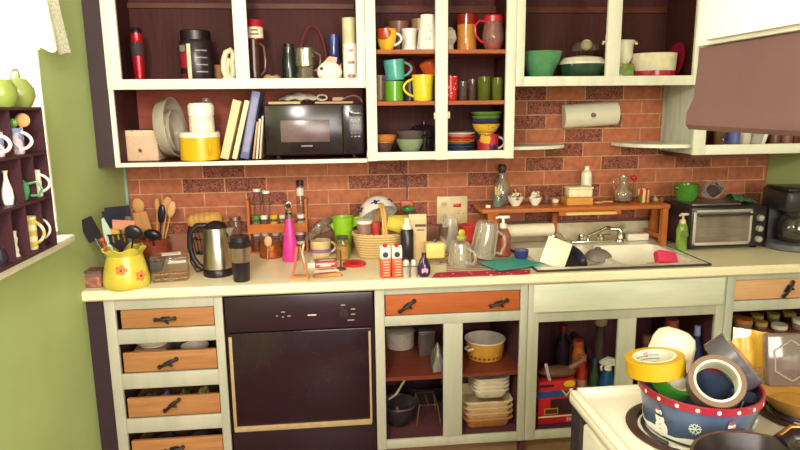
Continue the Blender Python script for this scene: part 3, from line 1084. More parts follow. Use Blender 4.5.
single(M().lathe([(0, 0), (0.022, 0), (0.026, 0.02), (0.034, 0.07), (0.034, 0.09), (0.022, 0.125), (0.020, 0.135), (0.026, 1.9361-1.7165), (0.022, 1.9361-1.7165), (0.016, 0.13), (0, 0.12)], 24),
       'vase', K('#3c437e', 0.15), 'dark blue vase behind the white and orange ceramic fish', 'vase', (0.0048, -0.12, S1))

t = thing('ceramic_fish', 'white ceramic fish ornament with orange fins, beside the lips mug', 'ornament', (-0.0183, -0.25, S1))
M().ball(0, 0, 0.048, 0.056, 0.032, 0.047).obj('body', CERAMIC, t)
m = M()
m.prism([(0.03, 0.05), (0.052, 0.085), (0.050, 0.05), (0.052, 0.018)], -0.012, 0.006)
m.obj('tail_fin', K('#d9622e', 0.25), t)
M().prism([(-0.03, 0.085), (0.0, 0.115), (0.035, 0.11), (0.03, 0.08)], -0.008, 0.006).obj('back_fin', K('#c9803a', 0.25), t)
M().ball(-0.034, -0.026, 0.062, 0.007).obj('eye', BLACK_GLOSS, t)

t = cup('mug', 'straight white mug printed with three orange lips, under the cream candle', CERAMIC, (0.0765, -0.24, S1), 0.0351, 0.0351, 1.885 - S1, 100)
LIPS = K('#c0602e', 0.3)
rr = 0.0351
mh = 1.885 - S1
for zz, s in ((0.82, 0.75), (0.52, 1.0), (0.18, 1.2)):
    for sg in (1, -1):
        M().grid(lambda u, v: ((rr + 0.0012) * math.sin((u - 0.5) * 0.9 * s), -(rr + 0.0012) * math.cos((u - 0.5) * 0.9 * s), mh * zz + sg * 0.0085 * s * v * math.sin(PI * u) ** 0.8 * (1 - 0.25 * (sg > 0) * math.exp(-((u - 0.5) / 0.1) ** 2))), 14, 3, 0.0006).obj('printed_lip', LIPS, t)
single(M().lathe([(0, 0), (0.029, 0), (0.030, 0.003), (0.030, 1.9946-1.885-0.002), (0.027, 1.9946-1.885), (0, 1.9946-1.885-0.003)], 28),
       'candle', K('#d9cfa0', 0.4), 'cream pillar candle standing on the lips mug', 'candle', (0.0719, -0.24, S1 + mh + 0.0005))

# ================================================================ microwave bay
bx = thing('gift_box', 'pink patterned cardboard box with a black star, end of the microwave bay', 'box', (-0.864 + 0.002, -0.15, S2))
bw, bh = 0.1542, 1.5227 - S2
M().box(0, 0, bh / 2, bw, 0.14, bh, 0.002).obj('body', spots('#dcb998', '#c98a80', 110, 0.22, 0.6), bx)
M().box(0, 0, bh - 0.013, bw + 0.003, 0.143, 0.026, 0.002).obj('lid', spots('#e3c8a4', '#cf6a6a', 75, 0.25, 0.6), bx)
pts = []
for i in range(10):
    rr = 0.013 if i % 2 == 0 else 0.0055
    pts.append((rr * math.sin(i * PI / 5), 0.045 + rr * math.cos(i * PI / 5)))
M().prism(pts, -0.0712, -0.070).obj('star', K('#4a3b33', 0.6), bx)

PLAST = glass('#e8dfce', 0.3, 0.45, 0.15)
tub_rot = (0, R(84), R(-7))
tub_m = Euler(tub_rot).to_matrix()
tub_r = 0.1338
tub_p = Vector((-0.7718 + 0.006, -0.168, S2 + tub_r + 0.004))
for (r0, lb, dp) in ((tub_r, 'larger milky plastic tub standing on its edge by the pink box', Vector((0, 0, 0))), (tub_r * 0.72, 'smaller milky plastic tub nested inside the larger upended one', tub_m @ Vector((0, 0, 0.006)) + Vector((0, 0, -tub_r * 0.125)))):
    o = thing('food_tub', lb, 'tub', tub_p + dp, 0, 'upended plastic tubs', tub_rot)
    M().lathe(shell([(r0 * 0.88, 0.0), (r0 * 0.91, 0.004), (r0 * 0.97, 0.05), (r0 * 1.0, 0.052)], 0.0022), 40).obj('body', PLAST, o)
    M().tube([(r0 * math.cos(a), r0 * math.sin(a), 0.054) for a in [i * PI / 20 for i in range(40)]], 0.0022, 6, closed=True).obj('rim', PLAST, o)

t = cup('canister', 'bright yellow lidded canister with a side handle in the microwave bay', K('#e6b41e', 0.25), (-0.5976, -0.240, S2), 0.0866, 0.0866, 1.4942 - S2, -55, cat='canister', hk=0.6, hout=0.25)
rr = 0.0866
yh = 1.4942 - S2
M().lathe([(0, yh - 0.004), (rr + 0.0015, yh - 0.004), (rr + 0.0015, yh + 0.014), (rr - 0.004, yh + 0.019), (0, yh + 0.019)], 32).obj('lid', K('#f0ead8', 0.3), t)
t = thing('white_jar', 'white plastic jar with a ribbed waist on the yellow canister', 'jar', (-0.5851, -0.235, S2 + yh + 0.0195))
jh = 1.637 - S2 - yh - 0.0195
rr = 0.0538
M().lathe([(0, 0), (rr, 0), (rr, jh * 0.5), (rr * 0.93, jh * 0.55), (rr * 0.93, jh * 0.58)], 28).obj('body', K('#efe4cc', 0.3), t)
M().lathe([(0, jh * 0.56), (rr * 1.02, jh * 0.56), (rr * 1.04, jh * 0.9), (rr * 0.9, jh), (0, jh)], 28).obj('lid', K('#f5f0e2', 0.25), t)
tumbler('small upturned glass on top of the white plastic jar', glass('#e0d6c4', 0.3, 0.1), (-0.5594, -0.235, S2 + yh + 0.0195 + jh + 0.0005), 0.022, 0.019, 0.02, name='shot_glass')

CRB = K('#e2cf9c', 0.6)
book('book', 'cream book leaning beside the yellow canister, first of the leaning row', CRB, -0.5088, -0.275, S2 + 0.001, 0.036, 0.262, 0.17, R(15.5))
book('book', 'cream book leaning between another cream book and the blue binder', K('#e6d8b0', 0.6), -0.459, -0.275, S2 + 0.001, 0.022, 0.262, 0.17, R(15.5))
bn = book('binder', 'slate blue ring binder leaning against the cream books', K('#6a6c9a', 0.5), -0.4208, -0.285, S2 + 0.001, 0.036, 0.298, 0.19, R(13.0), cat='binder')
M().bb(0.006, 0.030, -0.0012, 0.0005, 0.03, 0.27).obj('spine_label', K('#8d8fb2', 0.5), bn)
for i, (u, hcol, lb, lean) in enumerate(((254, '#cda273', 'thin tan booklet standing between the blue binder and the microwave', 9), (257.5, '#e3dcc8', 'thin white booklet next to the tan one by the microwave', 7.5), (261, '#cfc3a8', 'grey booklet standing against the black microwave', 6.5))):
    book('booklet', lb, K(hcol, 0.7), -0.4208 + 0.050 + i * 0.0145, -0.27, S2 + 0.001, 0.009, 0.165 + 0.012 * i, 0.15, R(lean), cat='booklet', pages=False)

mwx0, mwx1 = -0.3098, 0.1307
mwt, mwb = 1.6274, S2 + 0.012
mwo = thing('microwave', 'black microwave oven with keypad in the long bay of the wall cabinet', 'microwave', ((mwx0 + mwx1) / 2, -0.15, S2))
o = Vector(((mwx0 + mwx1) / 2, -0.15, S2))
MB = K('#211419', 0.2)
off(M().bb(mwx0, mwx1, -0.262, -0.03, mwb, mwt, 0.006), o).obj('body', K('#241a1f', 0.4), mwo)
dx1 = mwx0 + (mwx1 - mwx0) * 0.775
off(M().bb(mwx0 + 0.002, dx1, -0.275, -0.262, mwb + 0.004, mwt - 0.003, 0.004), o).obj('door', MB, mwo)
off(M().bb(dx1 + 0.002, mwx1 - 0.002, -0.275, -0.262, mwb + 0.004, mwt - 0.003, 0.004), o).obj('control_panel', MB, mwo)
off(M().bb(-0.241, -0.0257, -0.2765, -0.274, 1.4622, 1.5585, 0.004), o).obj('door_window', K('#6a5656', 0.25, var=0.2, scale=14), mwo)
for fx in (mwx0 + 0.05, mwx1 - 0.05):
    off(M().lathe([(0, 0), (0.012, 0), (0.013, 0.013), (0, 0.013)], 12, T(fx, -0.23, S2)), o).obj('foot', BLACK, mwo)
px0 = 0.0654
off(M().bb(px0 - 0.004, px0 + 0.048, -0.2762, -0.274, 1.5732, 1.595, 0.001), o).obj('display', K('#4a4640', 0.1), mwo)
for r_ in range(6):
    for c_ in range(3):
        off(M().box(px0 + 0.007 + c_ * 0.016, -0.2757, 1.5557 - r_ * 0.0145, 0.009, 0.0014, 0.0055 if r_ else 0.009, 0.001), o).obj('key', K('#a33a40', 0.4) if (r_ == 5 and c_ == 0) else K('#b0a8a4' if r_ in (0, 5) else '#7d7276', 0.4), mwo)
off(M().box(-0.1282, -0.2758, 1.4445, 0.05, 0.001, 0.006, 0.0004), o).obj('badge', K('#8d8486', 0.4), mwo)

# on the microwave
mt = mwt + 0.0006
single(M().box(0, 0, 0.006, 0.14, 0.10, 0.011, 0.001), 'folded_map', K('#cdb07a', 0.7), 'flat tan folder lying on the microwave next to the blue binder', 'folder', (-0.2217, -0.19, mt))
single(M().box(0, 0, 0.005, 0.17, 0.09, 0.009, 0.001), 'folded_map', K('#c99d6e', 0.7), 'flat orange-tan folder on the microwave above the keypad', 'folder', (-0.0028, -0.19, mt))
def bag_fn(u, v):
    x = -0.11 + 0.2 * u
    y = -0.05 + 0.1 * v
    return (x, y, 0.008 + 0.03 * math.sin(PI * u) * math.sin(PI * v) ** 0.6 + 0.004 * math.sin(u * 23 + v * 9))
single(M().grid(bag_fn, 24, 10, 0.001), 'paper_bag', K('#d5cabb', 0.6), 'crumpled pale bag lying on top of the microwave', 'bag', (-0.1426, -0.15, mt + 0.012), rz=0.1)
single(M().tube([(0.022 * math.cos(a), 0.0, 0.024 + 0.012 * math.sin(a)) for a in [i * PI / 10 for i in range(20)]], 0.004, 8, closed=True), 'key_ring', K('#cfc4b4', 0.3), 'pale ring lying on the orange-tan folder on the microwave', 'ring', (-0.0561, -0.2, mt + 0.0040), rot=(R(0), 0, 0))
single(M().box(0, 0, 0.009, 0.05, 0.04, 0.016, 0.002), 'card_pack', K('#b99c70', 0.6), 'small tan pack on the orange-tan folder on the microwave', 'pack', (0.0156, -0.19, mt + 0.0115))
single(M().tube([(-0.055, 0, 0.012), (-0.03, 0, 0.03), (0.0, 0, 0.036), (0.025, 0.010, 0.026), (0.036, 0.012, 0.006)], 0.004, 8), 'power_cord', K('#6a6566', 0.5), 'grey power cord drooping over the end of the microwave', 'cord', (0.0871, -0.235, mt))

# ================================================================ mug cabinet
Z1, Z2, Z3 = 1.8556 + 0.0005, 1.6345 + 0.0005, 1.4015
HZ = -0.22
# top shelf
cup('cup', 'wide yellow cup painted with orange fruit, top shelf of the mug cabinet', patches(['#e8b832', '#ecc040', '#e2a52a', '#e8b832', '#b8431f', '#efc84c', '#3f6a5a'], 22, 0.2), (0.2354, -0.255, Z1), 0.028, 0.0444, 1.9463 - Z1, -15, belly=0.006, cat='cup', hmat=CERAMIC, hk=0.62, hout=0.5)
BRN = K('#8a5a48', 0.25)
cup('cup', 'brown teacup at the back of the top shelf', BRN, (0.3061, -0.09, Z1), 0.03, 0.0493, 1.9973 - Z1, 180, cat='cup')
cup('cup', 'tan teacup behind the tall white pitcher', K('#a98560', 0.25), (0.4046, -0.09, Z1), 0.03, 0.0393, 2.0095 - Z1, 10, cat='cup', hout=0.25)
t = cup('creamer', 'squat white creamer beside the tall white pitcher', CERAMIC, (0.3457, -0.175, Z1), 0.0374, 0.0374, 1.956 - Z1, 90, cat='creamer', belly=-0.004)
M().poly([(0.02, -0.012, 0.08), (0.045, -0.004, 0.106), (0.045, 0.004, 0.106), (0.02, 0.012, 0.08), (0.025, 0, 0.06), (0.026, -0.012, 0.10), (0.026, 0.012, 0.10)], [(0, 5, 1), (1, 2, 6, 5), (2, 3, 6), (0, 1, 4), (1, 2, 4), (2, 3, 4)]).obj('spout', CERAMIC, t)
t = cup('pitcher', 'tall tapered white pitcher with faint grey lettering, top shelf of the mug cabinet', CERAMIC, (0.417, -0.25, Z1), 0.0476, 0.0308, 2.0068 - Z1, 20, cat='pitcher', hk=0.5, hout=0.42, ht=0.005)
ph = 2.0068 - Z1
for s, z0, dx, sz in (('L', .70, 0.003, 0.016), ('E', .53, 0.008, 0.014), ('LV', .30, -0.002, 0.022)):
    text(s, sz, 'lettering', K('#8d8373', 0.5), t, (dx, -0.0475 + 0.016 * z0, ph * z0), (PI / 2 - 0.12, 0, 0))
t = thing('sugar_shaker', 'pale faceted shaker half hidden behind the cabinet post', 'shaker', (0.528, -0.19, Z1))
M().lathe([(0, 0), (0.02, 0), (0.018, 0.03), (0.034, 0.055), (0.026, 0.09), (0.012, 0.105), (0, 0.107)], 10).obj('body', K('#d8cbb6', 0.2), t, angle=15)
t = thing('storage_jar', 'tall jar of cream powder with a clear red lid', 'jar', (0.6125, -0.165, Z1))
jh = 2.0215 - Z1
rr = 0.0445
M().lathe([(0, 0), (rr, 0), (rr, jh * 0.72)], 28).obj('contents', K('#e3bf62', 0.7), t)
M().lathe([(rr + 0.0015, 0), (rr + 0.0015, jh * 0.74)], 28).obj('body', glass('#f2d9c9', 0.2), t)
M().lathe([(rr + 0.0018, jh * 0.72), (rr + 0.0018, jh * 0.985), (rr - 0.003, jh), (0, jh)], 28).obj('lid', glass('#c8362a', 0.25, 0.45), t)
t = thing('lidded_pitcher', 'clear bulbous pitcher with a red lid and red handle', 'pitcher', (0.7142, -0.25, Z1))
jh = 2.0055 - Z1
rr = 0.0492
M().lathe(shell([(rr * 0.6, 0), (rr * 0.72, 0.006), (rr, jh * 0.32), (rr * 0.98, jh * 0.45), (rr * 0.8, jh * 0.8), (rr * 0.8, jh * 0.84)], 0.003), 28).obj('body', glass('#f0cfc9', 0.35, 0.12), t)
M().lathe([(0, 0.004), (rr * 0.68, 0.005), (rr * 0.9, jh * 0.22), (0, jh * 0.22)], 24).obj('contents', K('#b03038', 0.4), t)
M().lathe([(0, jh * 0.82), (rr * 0.86, jh * 0.82), (rr * 0.86, jh * 0.97), (rr * 0.78, jh), (0, jh)], 28).obj('lid', K('#c51f34', 0.25), t)
M().tube([(-rr * 0.7, -0.01, jh * 0.82), (-rr * 1.35, -0.012, jh * 0.84), (-rr * 1.75, -0.014, jh * 0.7), (-rr * 1.7, -0.014, jh * 0.45), (-rr * 1.3, -0.012, jh * 0.28), (-rr * 0.92, -0.01, jh * 0.22)], 0.005, 8).obj('handle', K('#c51f34', 0.25), t)

# middle shelf
cup('mug', 'grey-brown mug at the cabinet post, beside the green mug', K('#b8977f', 0.3), (0.2184, -0.075, Z2), 0.038, 0.038, 1.7577 - Z2, -75)
cup('mug', 'lime green mug under the teal mug', K('#6fb02e', 0.15), (0.2722, -0.19, Z2), 0.0421, 0.044, 1.7248 - Z2, 90)
gh = 1.7248 - Z2
cup('mug', 'teal mug tilted on top of the lime green mug', K('#5fb6a4', 0.15), (0.2788, -0.19, Z2 + gh + 0.0045), 0.0421, 0.0482, 0.090, 0, rot=(0, R(-5), 0), hout=0.62)
cup('mug', 'tall yellow mug with its handle toward the lime green mug', K('#e2d03a', 0.15), (0.3945, -0.255, Z2), 0.0406, 0.049, 1.7497 - Z2, 186, hout=0.62)
cup('mug', 'dark grey mug in the shade behind the yellow mug', K('#55453f', 0.25), (0.3556, -0.10, Z2), 0.040, 0.040, 1.7324 - Z2, 90)
cup('mug', 'dark red mug lying tipped on the mugs behind the yellow one', K('#8a1f26', 0.2), (0.3655, -0.10, Z2 + 1.7324 - 1.6345 + 0.026), 0.030, 0.034, 0.068, 200, rot=(R(15), R(-30), 0))
cup('mug', 'dark grey mug hidden under the tipped orange mug', K('#4d3f3a', 0.25), (0.4576, -0.12, Z2), 0.042, 0.042, 1.7282 - Z2, 90)
cup('mug', 'orange mug tipped over behind the yellow mug', K('#d4582a', 0.18), (0.4577, -0.12, 1.7282 + 0.023), 0.034, 0.038, 0.072, 60, rot=(R(8), R(-24), 0))
cup('tumbler', 'red tumbler with white dots at the cabinet post', spots('#c8262c', '#f0d8cc', 70, 0.2, 0.2), (0.5206, -0.25, Z2), 0.0303, 0.0364, 1.7446 - Z2, handle=False, cat='tumbler')
for i, (u, yy, lb) in enumerate(((463, -0.24, 'clear drinking glass beside the red dotted tumbler'), (472, -0.20, 'clear drinking glass next to the green glasses'))):
    tumbler(lb, glass('#e6d5cc', 0.3, 0.06), (0.586 + i * 0.052, yy + 0.03, Z2), 0.022, 0.0245, 0.088 + 0.01 * i, group='clear glasses in the mug cabinet')
for i, (u, lb, yy, hh) in enumerate(((0, 'larger olive green drinking glass in the mug cabinet', -0.23, 0.106), (1, 'smaller olive green drinking glass by the cabinet side', -0.26, 0.1))):
    tumbler(lb, glass('#8a9a2e', 0.3, 0.35), (0.681 + i * 0.054, yy, Z2), 0.030 - 0.006 * i, 0.033 - 0.007 * i, hh, group='green glasses in the mug cabinet')

# bottom shelf
single(M().lathe(shell([(0.03, 0), (0.032, 0.004), (0.046, 0.04), (0.047, 0.05)], 0.004), 28), 'glass_bowl', glass('#d9b8a0', 0.3, 0.1), 'clear footed glass under the orange bowl in the mug cabinet', 'glass', (0.2147, -0.235, Z3))
bowl('bowl', 'orange bowl stacked on a clear glass by the cabinet post', K('#c47a35', 0.3), (0.2198, -0.235, Z3 + 0.0505), 0.0563, 0.034, 0.75)
bowl('bowl', 'sage green bowl under the grey bowl in the mug cabinet', K('#8a9a72', 0.15), (0.337, -0.24, Z3), 0.0646, 0.066, 0.5)
bowl('bowl', 'charcoal grey bowl stacked on the sage green bowl', K('#5d5150', 0.12), (0.3397, -0.24, Z3 + 0.042), 0.0646, 0.058, 0.5)
t = thing('cooking_pot', 'black lidded pot in the dark behind the sage green bowl', 'pot', (0.4216, -0.092, Z3))
M().lathe(shell([(0.060, 0), (0.065, 0.005), (0.068, 0.095)], 0.003), 32).obj('body', K('#2a1e26', 0.15), t)
M().lathe([(0.0685, 0.095), (0.0695, 0.1), (0.05, 0.118), (0.012, 0.126), (0.012, 0.14), (0, 0.142)], 32).obj('lid', K('#2a1e26', 0.1), t)
M().tube([(0.02, -0.064, 0.07), (0.02, -0.085, 0.074), (-0.02, -0.085, 0.074), (-0.02, -0.064, 0.07)], 0.006, 8).obj('handle', BLACK, t)
hz = Z3
for i, (hcol, th, lb) in enumerate((('#3a4566', 0.012, 'dark blue plate at the foot of the plate stack'), ('#475280', 0.012, 'blue plate second from the foot of the plate stack'), ('#2f4e6a', 0.012, 'teal blue plate in the middle of the plate stack'),
                                    ('#c8962e', 0.008, 'mustard plate between the blue and the coral plates'), ('#d8523e', 0.014, 'coral plate under the other coral plate in the stack'), ('#de5a46', 0.014, 'coral plate under the white plate in the stack'), ('#efe6d0', 0.010, 'white plate on top of the plate stack'))):
    plate(lb, K(hcol, 0.2), (0.5678, -0.222, hz), 0.073, 0.018, 'plates stacked in the mug cabinet')
    hz += th
t = cup('mug', 'large mug painted in red and navy patches, under the yellow bowl', patches(['#b02c34', '#3a2f56', '#b83a3a', '#d8a030', '#c23040', '#7a2a50'], 26, 0.2), (0.6987, -0.245, Z3), 0.0477, 0.0505, 0.082, -10, hmat=K('#d9c8c4', 0.2))
bz = Z3 + 0.083
for i, (hcol, rr, hh2, st_, lb) in enumerate((('#d9a838', 14, 0.046, 0.026, 'yellow bowl painted with dark flowers on the painted mug'), ('#2f3558', 14.5, 0.04, 0.012, 'navy bowl nested over the yellow bowl'), ('#6f7f3c', 14.5, 0.036, 0.020, 'olive bowl nested over the navy bowl'), ('#5a8a3a', 15.5, 0.030, 0, 'green bowl on top of the bowl stack'))):
    mt_ = spots('#d9a838', '#3a2c3a', 45, 0.16, 0.2) if i == 0 else K(hcol, 0.2)
    bowl('bowl', lb, mt_, (0.6907, -0.240, bz), 0.0047 * rr, hh2, 0.55, group='bowls stacked in the mug cabinet')
    bz += st_ + 0.004

# ================================================================ cabinet above the sink
S3 = 1.7155
bowl('mixing_bowl', 'jade green mixing bowl above the sink', K('#5f9e6c', 0.15), (0.9555, -0.195, S3), 0.0971, 1.8519 - S3, 0.42, lip=0.006, power=0.75)
t = thing('casserole_dish', 'dark green casserole with a domed white lid above the sink', 'casserole', (1.1524, -0.2, S3))
rr = 0.1044
M().lathe(shell([(rr * 0.72, 0), (rr * 0.76, 0.004), (rr * 0.97, 0.05), (rr, 1.7951 - S3)], 0.004), 40).obj('body', K('#2e4a38', 0.15), t)
z0 = 1.7951 - S3
z1 = 1.8335 - S3
M().lathe([(rr * 1.02, z0), (rr * 1.02, z0 + 0.008), (rr * 0.85, z0 + (z1 - z0) * 0.75), (rr * 0.3, z1), (0, z1)], 40).obj('lid', K('#f0e8d0', 0.25), t)
t = thing('glass_cover', 'clear glass cover with a white ball inside, on the white casserole lid', 'cover', (1.1632, -0.2, S3 + z1 + 0.0005))
zz = 1.9007 - S3 - z1
for k in range(5):
    a = k * 2 * PI / 5
    M().tube([(0.035 * math.cos(a), 0.035 * math.sin(a), 0.0), (0.035 * math.cos(a), 0.035 * math.sin(a), 0.022)], 0.003, 6).obj('leg', CLEAR, t)
M().lathe([(0.058, 0.022), (0.064, 0.026), (0.060, zz * 0.62), (0.045, zz * 0.9), (0.0, zz)], 24).obj('dome', glass('#e9e2d6', 0.35, 0.08), t)
M().ball(0.006, 0, 0.026 + 0.024, 0.026, 0.026, 0.024).obj('ball', K('#eadcb6', 0.4), t)

t = thing('batter_bowl', 'white batter bowl with small side lugs on top of a red and green tin', 'bowl', (1.3301, -0.2, 1.7955))
hh = 1.9005 - 1.7955
M().lathe(shell([(0.042, 0), (0.046, 0.004), (0.058, 0.03), (0.062, hh - 0.01), (0.068, hh)], 0.004), 32).obj('body', CREAM, t)
M().tube([(0.062, 0, hh - 0.006), (0.080, 0, hh - 0.008), (0.082, 0, hh - 0.016)], 0.006, 8).obj('lug', CREAM, t)
M().tube([(-0.062, 0, hh - 0.006), (-0.080, 0, hh - 0.004), (-0.082, 0, hh - 0.016)], 0.006, 8).obj('lug', CREAM, t)
single(M().box(0, 0, (1.7955 - 1.7165) / 2, 0.075, 0.09, 1.7955 - 1.7165, 0.006), 'tin_box', patches(['#6f8f3a', '#c8412e', '#d8c06a', '#8aa048', '#5a7a34'], 38, 0.35), 'small red and green patterned tin under the white batter bowl', 'tin', (1.3531 - 0.006, -0.205, S3))
t = thing('cake_pan', 'round cream cake pan standing on a red plate above the sink', 'pan', (1.500, -0.185, 1.7629))
rr = 0.1095
hh = 1.8421 - 1.7629
M().lathe(shell([(rr * 0.95, 0), (rr * 0.97, 0.003), (rr, hh * 0.97), (rr * 1.01, hh)], 0.004), 40).obj('body', K('#f1e6c6', 0.25), t)
pz = 1.7629 - S3 - 0.001
single(M().lathe([(0, 0), (rr * 0.98, 0), (rr * 0.99, 0.006), (rr * 1.01, pz * 0.8), (rr * 1.01, pz), (rr * 1.0, pz), (rr * 0.8, pz * 0.9), (0, pz * 0.9)], 40), 'plate', K('#b5203c', 0.2), 'thick glossy red plate under the cream cake pan', 'plate', (1.496, -0.185, S3 + 0.0005))
single(M().lathe([(0, 0), (0.05, 0), (0.055, 0.004), (0.090, 0.012), (0.091, 0.015), (0.083, 0.014), (0, 0.008)], 36), 'plate', K('#a81c3a', 0.25), 'red plate standing on edge against the cabinet side beyond the cake pan', 'plate', (1.640, -0.15, S3 + 0.0905), rot=(0, R(-77), 0))

# ================================================================ shelf below the hood
S4 = 1.4085
t = thing('wicker_basket', 'small brown wicker bowl on the corner shelf under the hood', 'basket', (1.912, -0.14, S4))
M().lathe(shell([(0.03, 0), (0.035, 0.004), (0.045, 0.07)], 0.005), 20).obj('body', wood('#8a6038', '#b08850', 'Z', 20), t)
cup('cup', 'blue and white cup on the corner shelf beside the wicker bowl', K('#5a64a0', 0.2), (1.8905, -0.265, S4), 0.028, 0.030, 0.068, 120, cat='cup')
cup('cup', 'cream cup on the corner shelf beside the blue cup', K('#e2d8c0', 0.25), (1.9861, -0.20, S4), 0.03, 0.034, 0.066, 95, cat='cup', hout=0.4)
book('notebook', 'slim white notebook leaning on the corner shelf', K('#ece6d6', 0.5), 2.0237, -0.28, S4 + 0.001, 0.018, 0.072, 0.12, R(18), cat='notebook')
for i, (u, lb) in enumerate(((0, 'brown mug next to the white notebook on the corner shelf'), (1, 'brown mug second along from the white notebook'), (2, 'brown mug third along from the white notebook'))):
    cup('mug', lb, K(('#7a4a3c', '#8f5d4c', '#7d5040')[i], 0.3), (2.1459 + i * 0.064, -0.2, S4), 0.028, 0.030, 0.075, 80, group='brown mugs on the corner shelf')


# ================================================================ on the counter, from the green wall along
CZ = 0.9145
G = CT + 0.0006

t = thing('snack_tub', 'small clear plastic tub of orange snacks at the counter end by the green wall', 'tub', ((-0.9745, -0.5812, 0.914)[0] - 0.012, (-0.9745, -0.5812, 0.914)[1] + 0.03, G))
M().box(0, 0, 0.032, 0.082, 0.07, 0.064, 0.008).obj('body', glass('#e9c9bb', 0.3, 0.15), t)
M().box(0, 0, 0.024, 0.074, 0.062, 0.044, 0.006).obj('contents', patches(['#b06a48', '#c98258', '#8a4a44', '#d09a70'], 60), t)
M().box(0, 0, 0.065, 0.084, 0.072, 0.008, 0.003).obj('lid', glass('#b07c78', 0.3, 0.35), t)

# yellow flowered pitcher full of kitchen tools
pc = (-0.8553, -0.5626, 0.914)
ph = 0.1591
t = thing('utensil_pitcher', 'yellow ceramic pitcher with orange flowers, holding dark kitchen tools', 'pitcher', (pc[0], pc[1], G))
YEL = patches(['#d8c33c', '#dcc840', '#d4bd38'], 8, 0.2)
prof = [(0.082, 0), (0.088, 0.008), (0.089, 0.03), (0.080, ph * 0.5), (0.068, ph * 0.78), (0.066, ph * 0.84)]
M().lathe(shell(prof, 0.005), 36).obj('body', K('#d8c44a', 0.22, var=0.14, scale=12), t)
def ruffle(u, v):
    a = 2 * PI * u
    r = 0.066 + 0.013 * v + 0.005 * v * math.sin(7 * a)
    return (r * math.cos(a), r * math.sin(a), ph * 0.835 + (ph * 0.165) * v + 0.006 * v * math.cos(7 * a + 0.5))
M().grid(ruffle, 56, 5, 0.005).obj('ruffled_rim', K('#cfc24a', 0.2), t)
def flower(az, z, r0, s):
    c = []
    for i in range(40):
        a = 2 * PI * i / 40
        rr = s * (0.86 + 0.14 * math.cos(5 * a))
        c.append((rr * math.cos(a), rr * math.sin(a)))
    def on(a, b, k):
        th = az + a / r0
        return ((r0 + k) * math.cos(th), (r0 + k) * math.sin(th), z + b)
    m = M()
    m.poly([on(a, b, 0.0022) for a, b in c] + [on(0, 0, 0.003)], [(i, (i + 1) % 40, 40) for i in range(40)])
    m.obj('flower', K('#e5884a', 0.25), t)
    M().poly([on(0.005 * math.cos(2 * PI * i / 12), 0.005 * math.sin(2 * PI * i / 12), 0.0036) for i in range(12)] + [on(0, 0, 0.005)], [(i, (i + 1) % 12, 12) for i in range(12)]).obj('flower_center', K('#8a3a24', 0.3), t)
flower(R(-84), ph * 0.52, 0.0805, 0.024)
flower(R(-36), ph * 0.33, 0.0875, 0.024)


def tool(name, label, cat, base, tip, head, hm, sm, sr=0.005, cat_head='head', face=(0, 1, 0)):
    """a stick from base to tip with a head mesh built in the stick frame (z along the stick)"""
    b, p = Vector(base), Vector(tip)
    d = (p - b)
    o = thing(name, label, cat, b)
    zv = d.normalized()
    yv = Vector(face)
    yv = (yv - zv * yv.dot(zv)).normalized()
    xv = yv.cross(zv)
    o.rotation_euler = Matrix((xv, yv, zv)).transposed().to_euler()
    L = d.length
    M().tube([(0, 0, 0.0), (0, 0, L)], sr * 0.8, 8).obj('handle', sm, o)
    m = M()
    head(m, L)
    m.obj(cat_head, hm, o)
    return o


def fan(c_, tip, z_, k=0.35, rmax=0.04):
    d = Vector((tip[0] - c_[0], tip[1] - c_[1], 0)) * k
    if d.length > rmax:
        d *= rmax / d.length
    return (c_[0] + d.x, c_[1] + d.y, z_)


def blade(w, h, th=0.004, taper=1.0):
    return lambda m, L: m.prism([(-w / 2 * taper, L - 0.01), (w / 2 * taper, L - 0.01), (w / 2, L + h), (-w / 2, L + h)], -th / 2, th / 2)


def spoonhead(rx, rz, ry=0.010):
    return lambda m, L: m.ball(0, 0, L + rz * 0.85, rx, ry, rz)


def slotted(w, h):
    def f(m, L):
        m.prism([(-0.012, L - 0.01), (0.012, L - 0.01), (w / 2, L + 0.02), (-w / 2, L + 0.02)], -0.002, 0.002)
        n = 4
        for i in range(n):
            x = -w / 2 + w * (i + 0.5) / n
            m.bb(x - w / n * 0.3, x + w / n * 0.3, -0.002, 0.002, L + 0.019, L + h)
        m.bb(-w / 2, w / 2, -0.002, 0.002, L + h - 0.004, L + h)
    return f


DK = K('#1f1a24', 0.3)
tool('slotted_turner', 'black slotted turner standing in the yellow pitcher over the front rim', 'turner', fan(pc, (-0.8303, -0.6076, 1.099), G + 0.03), (-0.8538, -0.6126, 1.1128), lambda m, L: slotted(0.08, 0.055)(m, L - 0.030), K('#27232b', 0.3), DK)
tool('palette_knife', 'pale blue-grey pointed spatula leaning out of the yellow pitcher', 'spatula', fan(pc, (-0.8993, -0.6026, 1.1442), G + 0.03), (-0.8993, -0.6026, 1.1442), lambda m, L: m.prism([(-0.012, L - 0.06), (0.012, L - 0.06), (0.017, L), (0.004, L + 0.06), (-0.006, L + 0.055), (-0.014, L)], -0.0015, 0.0015), K('#b9c9bd', 0.25), K('#b9c9bd', 0.3))
tool('spatula', 'broad black spatula leaning toward the green wall in the yellow pitcher', 'spatula', fan(pc, (-0.9654, -0.5526, 1.1119), G + 0.03), (-0.9654, -0.5526, 1.1119), blade(0.058, 0.085), DK, DK)
tool('spatula', 'dark blue-black spatula at the back of the yellow pitcher', 'spatula', fan(pc, (-0.8945, -0.5226, 1.1567), G + 0.03), (-0.8945, -0.5226, 1.1567), blade(0.085, 0.06), K('#1c1c33', 0.3), DK)
tool('ladle', 'large black ladle head tipped over the rim of the yellow pitcher', 'ladle', fan(pc, (-0.8391, -0.5526, 1.1077), G + 0.03), (-0.8021, -0.6076, 1.1181), spoonhead(0.036, 0.030, 0.016), DK, DK)
